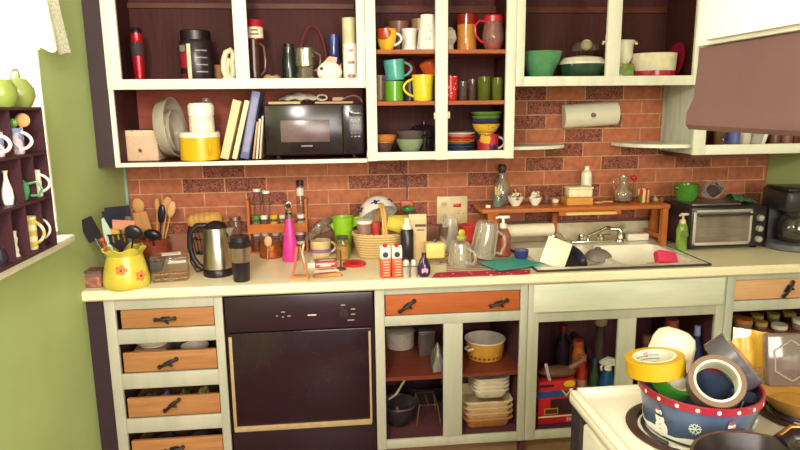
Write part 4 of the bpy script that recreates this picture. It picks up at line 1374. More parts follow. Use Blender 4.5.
tool('spatula', 'yellow silicone spatula among the black tools in the pitcher', 'spatula', fan(pc, (-0.8931, -0.5626, 1.1116), G + 0.03), (-0.8931, -0.5626, 1.1116), blade(0.06, 0.035, 0.008), K('#dcae30', 0.4), K('#dcae30', 0.4))
tool('spatula', 'pinkish wooden spatula above the black tools in the pitcher', 'spatula', fan(pc, (-0.8641, -0.5126, 1.1415), G + 0.03), (-0.8437, -0.5726, 1.1566), blade(0.085, 0.028, 0.006), wood('#c98468', '#d89a7c', 'X', 6), wood('#c98468', '#d89a7c', 'Z', 6))
tool('spoon', 'red plastic spoon low in the yellow pitcher by the wall', 'spoon', fan(pc, (-0.9409, -0.5826, 1.0972), G + 0.03), (-0.9254, -0.5826, 1.1007), spoonhead(0.010, 0.010), K('#c04a34', 0.3), K('#c04a34', 0.3))
tool('spoon', 'crimson spoon peeping over the rim of the yellow pitcher', 'spoon', fan(pc, (-0.7966, -0.5926, 1.1027), G + 0.03), (-0.8597, -0.5426, 1.0857), spoonhead(0.016, 0.014), K('#8a1f38', 0.3), K('#8a1f38', 0.3))
tool('spatula', 'wide black turner at the back of the pitcher behind the pinkish spatula', 'spatula', fan(pc, (-0.886, -0.5026, 1.1939), G + 0.03), (-0.886, -0.5026, 1.1939), blade(0.10, 0.035), K('#241f2b', 0.3), DK)

# terracotta crock of wooden spoons
kc = (-0.8665, -0.113, 0.914)
t = thing('utensil_crock', 'red-brown ribbed crock full of wooden spoons, behind the yellow pitcher', 'crock', (kc[0], kc[1], G))
kh = 0.1019
M().lathe(shell([(0.058, 0), (0.062, 0.006), (0.066, kh * 0.5), (0.066, kh * 0.62), (0.069, kh * 0.64), (0.069, kh * 0.74), (0.065, kh * 0.76), (0.068, kh)], 0.005), 36).obj('body', K('#8f3b2c', 0.4, var=0.2), t)
WS = wood('#c08a52', '#d8a86e', 'Z', 7)
tool('wooden_spoon', 'wooden spoon with a round bowl, toward the yellow pitcher in the crock', 'spoon', fan(kc, (-0.919, -0.113, 1.1419), G + 0.02), (-0.919, -0.113, 1.1419), spoonhead(0.027, 0.036), WS, WS)
tool('wooden_spatula', 'broad wooden spatula in the middle of the crock', 'spatula', fan(kc, (-0.8977, -0.133, 1.0596), G + 0.02), (-0.8977, -0.133, 1.0596), blade(0.062, 0.088, 0.007), wood('#bb8250', '#cf9c66', 'Z', 6), WS)
tool('wooden_spoon', 'slim wooden stick spoon beside the broad wooden spatula', 'spoon', fan(kc, (-0.8444, -0.103, 1.1477), G + 0.02), (-0.8444, -0.103, 1.1477), spoonhead(0.012, 0.03), WS, WS)
tool('spoon', 'black spoon among the wooden spoons in the crock', 'spoon', fan(kc, (-0.8253, -0.123, 1.0935), G + 0.02), (-0.8253, -0.123, 1.0935), spoonhead(0.018, 0.045), DK, DK)
tool('wooden_spoon', 'tall wooden spoon with a long oval bowl in the crock', 'spoon', fan(kc, (-0.802, -0.113, 1.1339), G + 0.02), (-0.802, -0.113, 1.1339), spoonhead(0.024, 0.042), WS, WS)
tool('wooden_spoon', 'wooden spoon leaning furthest toward the kettle in the crock', 'spoon', fan(kc, (-0.7797, -0.133, 1.1224), G + 0.02), (-0.7797, -0.133, 1.1224), spoonhead(0.018, 0.04), wood('#d0a068', '#e0b880', 'Z', 7), WS)
tool('ladle', 'round black ladle resting between the crock and the yellow pitcher', 'ladle', fan(kc, (-0.8568, -0.163, 1.0169), G + 0.02), (-0.843, -0.208, 1.0354), spoonhead(0.040, 0.028, 0.022), DK, DK)
single(M().lathe(shell([(0.03, 0), (0.04, 0.004), (0.058, 0.05)], 0.003), 28), 'blue_bowl', K('#2c3350', 0.25), 'small navy bowl tucked between the yellow pitcher and the cookie box', 'bowl', (-0.8156, -0.3472, 0.9147))

# clear box of cookies
qc = (-0.7084, -0.5464, 0.914)
t = thing('cookie_box', 'clear plastic clamshell box of cookies, in front of the wooden spoons', 'box', (qc[0] + 0.006, qc[1] + 0.06, G), R(10))
M().box(0, 0, 0.047, 0.145, 0.11, 0.094, 0.008).obj('body', glass('#f4eee2', 0.35, 0.03), t)
M().box(0, 0, 0.099, 0.149, 0.114, 0.008, 0.003).obj('lid', glass('#f4eee2', 0.45, 0.06), t)
single(M().box(0, 0, 0.001, 0.075, 0.05, 0.0015), 'paper_slip', K('#e6dcd0', 0.6), 'white paper slip lying on the lid of the cookie box', 'paper', (qc[0] + 0.01, qc[1] + 0.075, G + 0.1037), R(15))
CK = K('#b5834c', 0.8, var=0.25, scale=60, bump=0.5)
ck0 = None
k = 0
for j in range(3):
    for i in range(4):
        x = -0.052 + i * 0.0345 + random.uniform(-.0003, .0003)
        y = -0.028 + (j % 2) * 0.045
        pos = Vector((qc[0] + 0.006, qc[1] + 0.06, 0)) + Matrix.Rotation(R(10), 3, 'Z') @ Vector((x, y, 0))
        zc = G + 0.005 + 0.011 * j
        lab_ = ('cookie with dark chips at the bottom of the clear cookie box', 'cookie in the middle layer of the clear cookie box', 'cookie on top of the pile in the clear cookie box')[j]
        if ck0 is None:
            ck0 = single(M().lathe([(0, 0), (0.012, 0), (0.0165, 0.004), (0.014, 0.008), (0, 0.0095)], 14), 'cookie', CK, lab_, 'cookie', (pos.x, pos.y, zc), 0, 'cookies in the clear box')
            o2_ = ck0
        else:
            o2_ = ck0.copy()
            COL.objects.link(o2_)
            o2_.location = (pos.x, pos.y, zc)
            o2_['label'] = lab_

# bread on a wire rack behind the kettle
rc = (-0.6304, -0.0409, 0.914)
t = thing('wire_basket', 'dark wire basket holding a loaf behind the steel kettle', 'basket', (rc[0], rc[1] + 0.01, G + 0.003))
rz_ = 1.0385 - CT
m = M()
for k in range(9):
    x = -0.08 + 0.02 * k
    m.tube([(x, -0.05, rz_ + 0.01), (x * 0.85, -0.04, rz_ - 0.05), (x * 0.7, -0.035, 0.0), (x * 0.7, 0.035, 0.0), (x * 0.85, 0.04, rz_ - 0.05), (x, 0.05, rz_ + 0.01)], 0.0022, 6)
for (hx, hy, hz) in ((0.085, 0.052, rz_ + 0.01), (0.072, 0.042, rz_ - 0.05), (0.062, 0.036, 0.003)):
    m.tube([(hx * math.cos(a), hy * math.sin(a), hz) for a in [i * PI / 16 for i in range(32)]], 0.003, 6, closed=True)
for q in range(3):
    m.tube([(-0.085 , 0, rz_ + 0.01), (-0.1, 0, rz_ - 0.02), (-0.083, 0, rz_ - 0.06)], 0.003, 6)
m.obj('wires', IRON, t)
def loaf(u, v):
    a = 2 * PI * v
    x = -0.085 + 0.17 * u
    k_ = max(0.02, 1 - abs(2 * u - 1) ** 5) ** 0.5 * (0.93 + 0.07 * math.cos(u * 44) * 0.5)
    return (x, 0.046 * k_ * math.cos(a), rz_ + 0.030 + 0.040 * k_ * math.sin(a))
single(M().grid(loaf, 48, 18, 0.0), 'bread_loaf', K('#d3a154', 0.6, var=0.2, scale=10), 'golden scored loaf in the wire basket behind the kettle', 'bread', (rc[0] - 0.003, rc[1] + 0.01, G + 0.014), rot=(0, R(-4), 0))

# electric kettle
ec = (-0.5163, -0.4402, 0.914)
t = thing('electric_kettle', 'brushed steel electric kettle with a black handle and base', 'kettle', (ec[0], ec[1], G), 0)
eh = 0.2324
M().lathe([(0, 0), (0.061, 0), (0.063, 0.006), (0.061, 0.024), (0.057, 0.030), (0, 0.030)], 36).obj('base', BLACK, t)
M().lathe([(0.057, 0.031), (0.062, 0.034), (0.061, 0.05), (0.050, eh * 0.86), (0.047, eh * 0.885)], 40).obj('body', STEEL, t)
M().lathe([(0.0475, eh * 0.875), (0.048, eh * 0.90), (0.038, eh * 0.95), (0.02, eh * 0.985), (0.012, eh), (0, eh)], 32).obj('lid', BLACK, t)
M().poly([(0.042, -0.020, eh * 0.86), (0.042, 0.020, eh * 0.86), (0.074, 0, eh * 0.87), (0.058, -0.016, eh * 0.72), (0.058, 0.016, eh * 0.72), (0.062, 0, eh * 0.66)], [(0, 2, 1), (0, 3, 2), (1, 2, 4), (3, 5, 2), (4, 2, 5), (0, 1, 4, 3), (3, 4, 5)]).obj('spout', STEEL, t)
M().tube([(-0.035, -0.01, eh * 0.93), (-0.075, -0.012, eh * 0.93), (-0.104, -0.014, eh * 0.80), (-0.108, -0.014, eh * 0.55), (-0.098, -0.014, eh * 0.34), (-0.080, -0.012, eh * 0.2), (-0.066, -0.01, eh * 0.15)], 0.012, 12).obj('handle', BLACK, t)
M().tube([(-0.05, 0.03, 0.02), (-0.10, 0.045, 0.004), (-0.122, 0.04, 0.05), (-0.122, 0.045, 0.12), (-0.105, 0.06, 0.02), (-0.08, 0.075, 0.005)], 0.004, 8).obj('power_cord', BLACK, t)

# glass shaker behind the kettle
wc = (-0.4942, -0.0789, 0.914)
t = jar('sugar_shaker', 'tall glass shaker with a metal cap, between the kettle and the spice rack', (wc[0], wc[1], G), 0.030, 0.1758, glass('#d9b8ac', 0.4, 0.15), STEEL, 0.012, 'shaker', fill=K('#a87a70', 0.6), fh=0.5)

# travel mug
tc_ = (-0.4029, -0.5548, 0.914)
t = thing('travel_mug', 'steel and black travel mug standing at the counter edge beside the kettle', 'mug', (tc_[0], tc_[1], G))
th = 0.1879
M().lathe([(0, 0), (0.031, 0), (0.033, 0.004), (0.037, th * 0.42), (0.0385, th * 0.44)], 32).obj('grip', K('#1f171e', 0.4), t)
M().lathe([(0.0375, th * 0.43), (0.0445, th * 0.77)], 32).obj('body', STEEL, t)
M().lathe([(0.0445, th * 0.765), (0.0465, th * 0.78), (0.0465, th * 0.87), (0.041, th * 0.88), (0.040, th * 0.985), (0.037, th), (0, th - 0.004)], 32).obj('lid', K('#1f1a22', 0.3), t)

# ---- spice rack
ry = (-0.2971, -0.0829, 0.914)[1]
rx0, rx1 = -0.4345, -0.1497
t = thing('spice_rack', 'orange wooden spice rack of two tiers full of small jars', 'rack', ((rx0 + rx1) / 2, ry, G))
hw = (rx1 - rx0) / 2
def zz(v2):
    return v2 - CT
zt0, zt1 = zz(1.0159), zz(1.0603)
ztop = zz(1.1435)
M().bb(-hw, -hw + 0.010, 0, 0.125, 0, ztop + 0.035).obj('side_panel', ORANGE_WOOD, t)
M().bb(hw - 0.010, hw, 0, 0.125, 0, ztop + 0.035).obj('side_panel', ORANGE_WOOD, t)
M().bb(-hw + 0.01, hw - 0.01, 0.006, 0.125, zt0, zt0 + 0.008).obj('shelf', ORANGE_WOOD, t)
M().bb(-hw + 0.01, hw - 0.01, 0.006, 0.125, 0.0, 0.008).obj('shelf', ORANGE_WOOD, t)
M().bb(-hw + 0.01, hw - 0.01, 0.0, 0.006, zt0, zt1).obj('front_rail', ORANGE_WOOD, t)
M().bb(-hw + 0.01, hw - 0.01, 0.119, 0.125, ztop - 0.01, ztop + 0.07).obj('back_rail', wood('#a8532c', '#c0683a', 'X', 5), t)
spx = (rx0 + rx1) / 2
m = M()
yb = ry + 0.1185
m.box(spx - 0.005 + 0.0, yb, CT + ztop + 0.035, 0.022, 0.001, 0.022, 0)
o9 = off(m, Vector((spx, ry, G))).obj('emblem', K('#5d5a58', 0.5), t)
GJ = glass('#ead6c8', 0.3, 0.1)
LIDW = K('#efe6d6', 0.35)
up_z = G + zt0 + 0.0085
SP = ['#7a4a2c', '#a8763a', '#8a3a28', '#6f6a3a', '#c09a5a', '#5a4030']
upj = [(256, 'spice jar with a green lid on the upper tier of the spice rack', '#4f8a3a', '#b0583a', 0.026, '#5f8a3a'), (264, 'spice jar with a plain white lid beside the green-lidded jar', '#efe6d6', '#7a4a3a', 0.022, None),
       (273.5, 'spice jar with a bright yellow lid and yellow label', '#e2bc2a', '#a8763a', 0.024, '#dcb83c'), (282, 'spice jar with a white lid beside the yellow-lidded jar', '#efe6d6', '#8a5a3a', 0.021, None),
       (300, 'spice jar with a wide white lid by the end panel of the rack', '#efe6d6', '#6a4a3c', 0.025, '#b8a490')]
for u, lb, lc, fc, r_, lm_ in upj:
    px = -0.2893 + (u - 278) * 0.0049
    jar('spice_jar', lb, (px, ry + 0.027, up_z), r_ * 0.74, 0.062, GJ, K(lc, 0.35), 0.014, 'spice jar', fill=K(fc, 0.7), fh=0.6, label_mat=K(lm_, 0.5) if lm_ else None, neck=0.95)
tj = [(256, 'tall white-capped spice jar standing behind the green-lidded jar', 0.060), (265, 'tall white-capped spice jar behind the plain white-lidded jar', 0.055)]
for u, lb, hh2 in tj:
    px = -0.2847 + (u - 278) * 0.0049
    jar('spice_jar', lb, (px, ry + 0.072, up_z), 0.0175, zz(1.2084) - zt0 - (0.002 if u < 258 else 0.012), GJ, LIDW, 0.010, 'spice jar', fill=K('#8a5a44', 0.7), fh=0.3, lr=0.0185)
px = -0.1726
t2 = thing('spice_bottle', 'black-capped spice bottle with a white label at the top of the rack', 'bottle', (px - 0.010, ry + 0.073, up_z))
bh_ = zz(1.2231) - zt0
M().lathe([(0, 0), (0.017, 0), (0.018, 0.004), (0.018, bh_), (0.0145, bh_ + 0.006), (0, bh_ + 0.006)], 20).obj('body', GJ, t2)
M().lathe([(0.0185, bh_ - 0.045), (0.0185, bh_ - 0.008)], 20).obj('paper_label', K('#e3dccb', 0.6), t2)
M().lathe([(0, bh_ + 0.004), (0.0175, bh_ + 0.004), (0.0175, bh_ + 0.03), (0, bh_ + 0.032)], 20).obj('cap', BLACK, t2)
for i, (u, lb) in enumerate(((256, 'spice jar on the lower tier at the kettle end of the rack'), (264.5, 'spice jar on the lower tier behind the tan spoon'), (275, 'spice jar on the lower tier behind the copper canister'), (284.5, 'spice jar on the lower tier behind the pink bottle'))):
    px = -0.2951 + (u - 278) * 0.0049
    jar('spice_jar', lb, (px, ry + 0.06, G + 0.0085), 0.0175, 0.075, GJ, LIDW, 0.010, 'spice jar', fill=K(SP[i], 0.7), fh=0.7, neck=0.95, group='spice jars on the lower tier')
for i, (dz_, lb) in enumerate(((0.0085, 'lower jar of the two stacked at the end of the rack'), (0.0545, 'upper jar of the two stacked at the end of the rack'))):
    px = -0.1893
    jar('spice_jar', lb, (px, ry + 0.04, G + dz_), 0.023, 0.034, GJ, LIDW, 0.010, 'spice jar', fill=K('#8a6a54', 0.7), fh=0.7, neck=0.95)

cc_ = (-0.3225, -0.2197, 0.914)
t = thing('copper_canister', 'low copper canister in front of the spice rack', 'canister', (cc_[0], ry - 0.0615, G))
ch = zz(0.9854)
M().lathe([(0, 0), (0.054, 0), (0.056, 0.004), (0.056, ch * 0.42), (0.058, ch * 0.45), (0.058, ch * 0.52), (0.056, ch * 0.55), (0.056, ch * 0.9), (0.05, ch), (0, ch)], 36).obj('body', K('#b5632f', 0.25, 0.6), t)
tool('measuring_spoon', 'small tan spoon leaning bowl-up on the copper canister', 'spoon', (-0.3328, ry - 0.130, G + 0.006), (-0.3287, -0.2109, 0.9812), spoonhead(0.018, 0.026, 0.005), K('#d3a877', 0.4), K('#c89a68', 0.4), 0.003)

# pink bottle
pkc = (-0.2249, -0.2286, 0.914)
t = thing('bottle_with_stopper', 'hot pink tapered bottle with a silver stopper in front of the spice rack', 'bottle', (pkc[0], pkc[1] - 0.01, G), 0)
kh = zz(1.1895)
M().lathe([(0, 0), (0.036, 0), (0.038, 0.004), (0.034, kh * 0.25), (0.017, kh * 0.70), (0.016, kh * 0.72)], 32).obj('body', K('#dc3a96', 0.22), t)
M().lathe([(0.0165, kh * 0.715), (0.019, kh * 0.72), (0.019, kh * 0.80), (0.014, kh * 0.82), (0.014, kh * 0.86), (0, kh * 0.86)], 24).obj('collar', CHROME, t)
M().tube([(-0.006, 0, kh * 0.85), (-0.016, 0, kh * 0.9), (-0.01, 0, kh * 0.97), (0.004, 0, kh), (0.014, 0, kh * 0.95), (0.012, 0, kh * 0.87)], 0.005, 8).obj('stopper', CHROME, t)
M().ball(0, 0, kh * 0.93, 0.009).obj('stopper_ball', K('#2c2428', 0.3), t)

# clutter at the counter edge
ac = (-0.1634, -0.5936, 0.914)
t = thing('napkin_holder', 'small wooden easel-like holder at the counter edge below the pink bottle', 'holder', (ac[0], ac[1] + 0.03, G), R(-8))
WD = wood('#b0663a', '#c98350', 'Z', 6)
M().box(0, 0, 0.006, 0.075, 0.06, 0.012, 0.002).obj('base', wood('#c98a58', '#d8a070', 'X', 6), t)
for sx_ in (-1, 1):
    M().tube([(sx_ * 0.030, 0.0, 0.01), (sx_ * 0.006 - 0.004, 0.01, 0.135)], 0.006, 8).obj('post', WD, t)
M().tube([(0.022, 0.005, 0.05), (0.012, 0.0, 0.11), (0.02, 0, 0.15)], 0.004, 8).obj('hook', K('#d8c8a0', 0.4), t)
pk = (-0.0538, -0.5477, 0.914)
def packet(name, label, cat, mat, loc, w_, d_, h_, rz, tilt=0.0, stripe=None):
    def f(u, v):
        ex = 1 - abs(2 * u - 1) ** 6
        return (w_ * (u - 0.5), d_ * (v - 0.5), 0.001 + h_ * (ex * math.sin(PI * v)) ** 0.7 + tilt * v)
    o = thing(name, label, cat, loc, rz)
    M().grid(f, 16, 10, 0.0012).obj('wrapper', mat, o)
    if stripe:
        M().grid(lambda u, v: tuple(Vector(f(0.2 + 0.6 * u, 0.25 + 0.5 * v)) + Vector((0, 0, 0.0012))), 10, 6, 0.0004).obj('print', stripe, o)
    return o
packet('snack_packet', 'tan snack packet lying at the counter edge, closest to the dishwasher', 'packet', K('#c08a52', 0.4, var=0.25, scale=30), (pk[0] + 0.002, pk[1] + 0.016, G + 0.0012), 0.125, 0.050, 0.012, R(10), stripe=K('#b5643c', 0.4, var=0.3, scale=40))
packet('snack_packet', 'silver and red snack packet lying across the tan one', 'packet', K('#cbb8a8', 0.3, var=0.2, scale=30), (pk[0] - 0.005, pk[1] + 0.070, G + 0.0012), 0.12, 0.022, 0.014, R(6), stripe=K('#b24a3a', 0.35, var=0.3, scale=30))
t = thing('tea_box', 'flat red and white box of tea lying behind the snack packets', 'box', ((-0.077, -0.4296, 0.914)[0], (-0.077, -0.4296, 0.914)[1] + 0.075, G), R(4))
M().box(0, 0, 0.012, 0.13, 0.075, 0.024, 0.002).obj('carton', K('#b8504a', 0.4, var=0.12, scale=20), t)
M().box(-0.050, -0.001, 0.012, 0.032, 0.0755, 0.0246, 0.0005).obj('white_end', K('#ece0d2', 0.4), t)
for i in range(2):
    M().box(0.012, -0.0382, 0.016 - 0.008 * i, 0.08 - 0.03 * i, 0.0008, 0.006).obj('printed_line', K('#f0d9c8', 0.5), t)
M().box(0.02, 0, 0.0243, 0.07, 0.022, 0.0008).obj('printed_panel', K('#ecd4c4', 0.5), t)

# paper spike
sk = (0.0055, -0.4325, 0.914)
t = thing('bill_spike', 'brown spike on a round base beside the red lid', 'spike', (sk[0], sk[1], G))
M().lathe([(0, 0), (0.024, 0), (0.025, 0.004), (0.015, 0.009), (0, 0.010)], 24).obj('base', K('#6a4034', 0.4), t)
M().tube([(0, 0, 0.008), (0, 0, 0.085)], 0.004, 8).obj('spike', K('#6a4034', 0.4), t)
# red lid
rl = (0.0665, -0.3636, 0.914)
single(M().lathe([(0, 0), (0.050, 0), (0.052, 0.004), (0.052, 0.011), (0.047, 0.014), (0.042, 0.012), (0, 0.012)], 36), 'jar_cover', K('#cc2230', 0.3), 'round red lid lying flat on the counter by the wicker basket', 'lid', (rl[0], rl[1], G))

# painted mug with a bag on top
mc_ = (-0.0874, -0.1618, 0.914)
t = cup('mug', 'cream mug with a lilac band under a crinkled clear bag', K('#d8c08a', 0.25), (mc_[0], mc_[1], G), 0.046, 0.050, 0.0772, 10)
M().lathe([(0.0492, 0.022), (0.0500, 0.040)], 28).obj('painted_band', K('#8a6f98', 0.3), t)
mgz = 0.0772
def bag2(u, v):
    a = 2 * PI * v
    k_ = math.sin(PI * min(max(u, 0.02), 0.98)) ** 0.6
    r_ = 0.042 * k_ * (1 + 0.12 * math.sin(5 * a + 6 * u))
    return (-0.062 + 0.124 * u, r_ * math.cos(a), 0.045 + 0.22 * (u - 0.5) * 0.4 + r_ * 0.85 * math.sin(a))
t = thing('plastic_bag', 'crinkled clear bag of brown nuts lying on the cream mug', 'bag', (mc_[0] - 0.010, mc_[1] - 0.018, G + mgz + 0.011))
M().grid(bag2, 26, 16, 0.0).obj('film', glass('#cdb6a6', 0.35, 0.25, 0.15), t)
M().ball(0.012, 0, 0.046, 0.05, 0.03, 0.026).obj('contents', K('#7a5a4a', 0.7, var=0.3, scale=80), t)

# bottle of pale sticks and the green watering jug
sc_ = (0.0163, -0.2694, 0.914)
t = thing('spice_jar', 'glass jar of yellow powder with a dark lid, next to the wicker basket', 'jar', (sc_[0], sc_[1] + 0.02, G))
sh = 0.1109
M().lathe([(0, 0), (0.030, 0), (0.032, 0.005), (0.032, sh * 0.75), (0.026, sh * 0.9)], 24).obj('body', glass('#e6d2a0', 0.35, 0.1), t)
M().lathe([(0, 0.003), (0.029, 0.004), (0.029, sh * 0.6), (0, sh * 0.6)], 20).obj('contents', K('#d8c07a', 0.7), t)
M().lathe([(0, sh * 0.88), (0.028, sh * 0.88), (0.028, sh), (0, sh)], 24).obj('lid', K('#4a4038', 0.4), t)
gc_ = (0.0285, -0.0995, 0.914)
t = thing('watering_jug', 'lime green plastic jug with a dark knob, behind the wicker basket', 'jug', (0.0223, -0.12, G), 0)
jb, jt = 0.9788 - CT, 1.0921 - CT
LG = K('#8fc22c', 0.3)
M().lathe(shell([(0.034, 0), (0.036, 0.005), (0.040, jb), (0.052, jt * 0.8), (0.056, jt)], 0.003), 28).obj('body', LG, t)
M().prism([(-0.02, jt * 0.75), (-0.078, jt * 0.98), (-0.078, jt * 0.90), (-0.035, jt * 0.60)], -0.02, 0.02).obj('spout', LG, t)
M().prism([(0.04, jt * 0.98), (0.085, jt * 1.02), (0.075, jt * 0.80), (0.045, jt * 0.7)], -0.012, 0.012).obj('handle', LG, t)
M().lathe([(0, 0), (0.016, 0), (0.016, 0.008), (0, 0.010)], 16, T(-0.065, -0.022, jt * 0.93, PI / 2)).obj('knob', K('#2c2c28', 0.4), t)

# wicker basket
bc = (0.1882, -0.2009, 0.914)
brx = 0.118
bh2 = 0.1106
byc = bc[1] + 0.0
t = thing('wicker_basket', 'pale wicker basket with a hoop handle, heaped with kitchen odds and ends', 'basket', (bc[0], byc, G))
WK = stripes('#e2c48c', '#c09a5c', 'Z', 26.0, 0.6)
def bk(u, v):
    a = 2 * PI * u
    k_ = 0.84 + 0.20 * v
    w_ = 1 + 0.024 * math.sin(44 * a / 2 + PI * round(v * 12))
    c_, s_ = math.cos(a), math.sin(a)
    return (brx * k_ * w_ * math.copysign(abs(c_) ** 0.8, c_), 0.085 * k_ * w_ * math.copysign(abs(s_) ** 0.8, s_), 0.002 + bh2 * v)
M().grid(bk, 88, 12, 0.004).obj('body', WK, t)
M().lathe([(0, 0), (0.85, 0), (0.85, 0.04), (0, 0.04)], 36, Matrix.Diagonal((brx, 0.085, 0.1, 1))).obj('bottom', K('#c9a668', 0.6), t)
m = M()
for ph_ in (0, PI):
    m.tube([(brx * 1.04 * math.cos(i / 60 * 2 * PI), 0.0885 * math.sin(i / 60 * 2 * PI), bh2 + 0.004 * math.sin(i / 60 * 2 * PI * 14 + ph_)) for i in range(60)], 0.006, 6, closed=True)
m.obj('rim', K('#d8b57a', 0.55), t)
hz_ = 1.1631 - CT
m = M()
for k_ in (-0.006, 0.006):
    m.tube([(0.012 + 0.012 * math.cos(a) + k_, -0.088 * math.cos(a), bh2 + (hz_ - bh2) * math.sin(a)) for a in [i * PI / 20 for i in range(21)]], 0.0065, 8)
m.obj('handle', K('#d9ac5e', 0.5), t)
# support inside the basket: folded cloth heap
single(M().lathe([(0, 0), (0.80, 0), (0.86, 0.55), (0.6, 0.66), (0, 0.7)], 28, Matrix.Diagonal((brx, 0.082, bh2 * 1.0, 1))), 'cloth_heap', K('#b98a6a', 0.9, var=0.3, scale=30, bump=0.5), 'tan cloth heap filling the bottom of the wicker basket', 'cloth', (bc[0], byc, G + 0.006))
bin_z = G + 0.006 + bh2 * 0.7
t = thing('plastic_tub', 'small clear tub with a white lid in the wicker basket', 'tub', (0.1071 + 0.014, byc - 0.022, bin_z + 0.0005))
tz = 1.0808 - bin_z
M().lathe([(0, 0), (0.029, 0), (0.031, 0.005), (0.036, tz)], 28).obj('body', glass('#dcb8a6', 0.35, 0.35), t)
M().lathe([(0, tz - 0.002), (0.039, tz - 0.002), (0.039, tz + 0.010), (0.04, tz + 0.013), (0, tz + 0.013)], 28).obj('lid', K('#f0eadc', 0.3), t)
t = thing('red_mug', 'red cup tucked under the white bowl in the wicker basket', 'cup', (0.1762, byc - 0.030, bin_z))
M().lathe(shell([(0.016, 0), (0.019, 0.004), (0.022, 1.0837 - bin_z)], 0.003), 24).obj('body', K('#c8443a', 0.25), t)
t = thing('yellow_cup', 'pale yellow plastic cup lying on its side on the wicker basket', 'cup', (0.2251, byc - 0.072, 1.0897), 0, None, (R(12), R(100), R(8)))
M().lathe(shell([(0.030, 0), (0.034, 0.005), (0.046, 0.085), (0.048, 0.088)], 0.003), 30).obj('body', K('#d8c24e', 0.5, var=0.12), t)
# upturned white bowl painted with blue flowers
t = thing('mixing_bowl', 'white bowl with blue flowers lying tilted on its side over the wicker basket', 'bowl', (0.1949, byc + 0.078, 1.0923 + 0.006), 0, None, (R(-34), R(-14), R(8)))
M().lathe([(0.092, 0.0), (0.090, 0.028), (0.076, 0.058), (0.05, 0.080), (0.035, 0.084), (0, 0.084), (0, 0.079), (0.034, 0.079), (0.048, 0.075), (0.072, 0.056), (0.086, 0.028), (0.088, 0.0)], 44).obj('body', K('#ece4d6', 0.18), t)
M().lathe([(0.0925, 0.0), (0.094, -0.003), (0.087, -0.003), (0.0875, 0.001)], 44).obj('rim', K('#f2ecdf', 0.18), t)
for az in (-150, -95, -40, 20):
    pr = []
    for i in range(24):
        a = 2 * PI * i / 24
        rr = 0.016 * (0.7 + 0.3 * math.cos(4 * a))
        th_ = R(az) + rr * 1.5 * math.cos(a) / 0.09
        z_ = 0.032 + rr * 0.9 * math.sin(a)
        q_ = 0.0928 - 0.4 * max(0, z_ - 0.03) - (0.06 * max(0, z_ - 0.0))
        pr.append(((q_ + 0.002) * math.cos(th_), (q_ + 0.002) * math.sin(th_), z_))
    c0 = (0.0925 * math.cos(R(az)), 0.0925 * math.sin(R(az)), 0.034)
    M().poly(pr + [c0], [(i, (i + 1) % 24, 24) for i in range(24)]).obj('painted_flower', K('#2f3a72', 0.25), t)

# salt and pepper cartons
for i, (u, nm) in enumerate(((385.5, 'white and orange carton-shaped shaker beside the wicker basket'), (396, 'white and orange carton-shaped shaker beside the black pump bottle'))):
    c0 = (0.2124, -0.581, 0.914)
    xx = c0[0] + (-0.024 if i == 0 else 0.024)
    t = thing('carton_shaker', nm, 'shaker', (xx, c0[1], G), R(3))
    hh2 = 0.1188
    M().box(0, 0, hh2 * 0.35, 0.042, 0.042, hh2 * 0.7, 0.002).obj('body', K('#d6502c', 0.3), t)
    M().box(0, 0, hh2 * 0.83, 0.0422, 0.0422, hh2 * 0.28, 0.002).obj('panel', K('#f0e8d8', 0.3), t)
    M().poly([(-0.021, -0.021, hh2 * 0.96), (0.021, -0.021, hh2 * 0.96), (0.021, 0.021, hh2 * 0.96), (-0.021, 0.021, hh2 * 0.96), (-0.021, 0, hh2 * 1.12), (0.021, 0, hh2 * 1.12)], [(0, 1, 5, 4), (2, 3, 4, 5), (0, 4, 3), (1, 2, 5), (0, 3, 2, 1)]).obj('gable_top', K('#efe6d6', 0.3), t)
    M().lathe([(0, 0), (0.009, 0), (0.009, 0.012), (0, 0.014)], 14, T(0.0, -0.004, hh2 * 1.08)).obj('cap', K('#c42a2c', 0.3), t)
    M().lathe([(0, 0), (0.012, 0), (0.012, 0.0008), (0, 0.0008)], 20, T(0, -0.0212, hh2 * 0.83, PI / 2)).obj('roundel', K('#3a3236', 0.4), t)
    for k_ in range(6):
        M().box(0.003, -0.0212, hh2 * (0.10 + 0.095 * k_), 0.026, 0.0008, 0.0035).obj('printed_line', K('#ecc8b0', 0.5), t)

# black pump bottle, carton and night light
bk_ = (0.3057, -0.3527, 0.914)
t = thing('pump_bottle', 'black bottle with a white cap, in front of the cream carton', 'bottle', (bk_[0], bk_[1] - 0.01, G))
bh3 = zz(1.1221)
M().lathe([(0, 0), (0.028, 0), (0.030, 0.005), (0.030, bh3 * 0.72), (0.024, bh3 * 0.76), (0, bh3 * 0.76)], 28).obj('body', K('#2a2026', 0.3), t)
M().lathe([(0, bh3 * 0.74), (0.022, bh3 * 0.74), (0.021, bh3 * 0.84), (0.013, bh3 * 0.88), (0.011, bh3), (0, bh3)], 24).obj('cap', K('#f0eadc', 0.3), t)
qb = (0.3567, -0.3493, 0.914)
t = thing('carton', 'tall cream carton with brown print behind the black bottle', 'carton', (0.3621, qb[1] + 0.055, G), R(-3))
qh = zz(1.1036)
M().box(0, 0, qh / 2, 0.080, 0.05, qh, 0.003).obj('body', K('#dcbc88', 0.55, var=0.08), t)
M().poly([(-0.040, -0.025, qh), (0.040, -0.025, qh), (0.040, 0.025, qh), (-0.040, 0.025, qh), (-0.040, 0, qh + 0.022), (0.040, 0, qh + 0.022)], [(0, 1, 5, 4), (2, 3, 4, 5), (0, 4, 3), (1, 2, 5)]).obj('folded_top', K('#ead7a8', 0.55), t)
M().box(0.012, -0.0254, qh * 0.86, 0.05, 0.0008, 0.012).obj('print', K('#5a4436', 0.5), t)
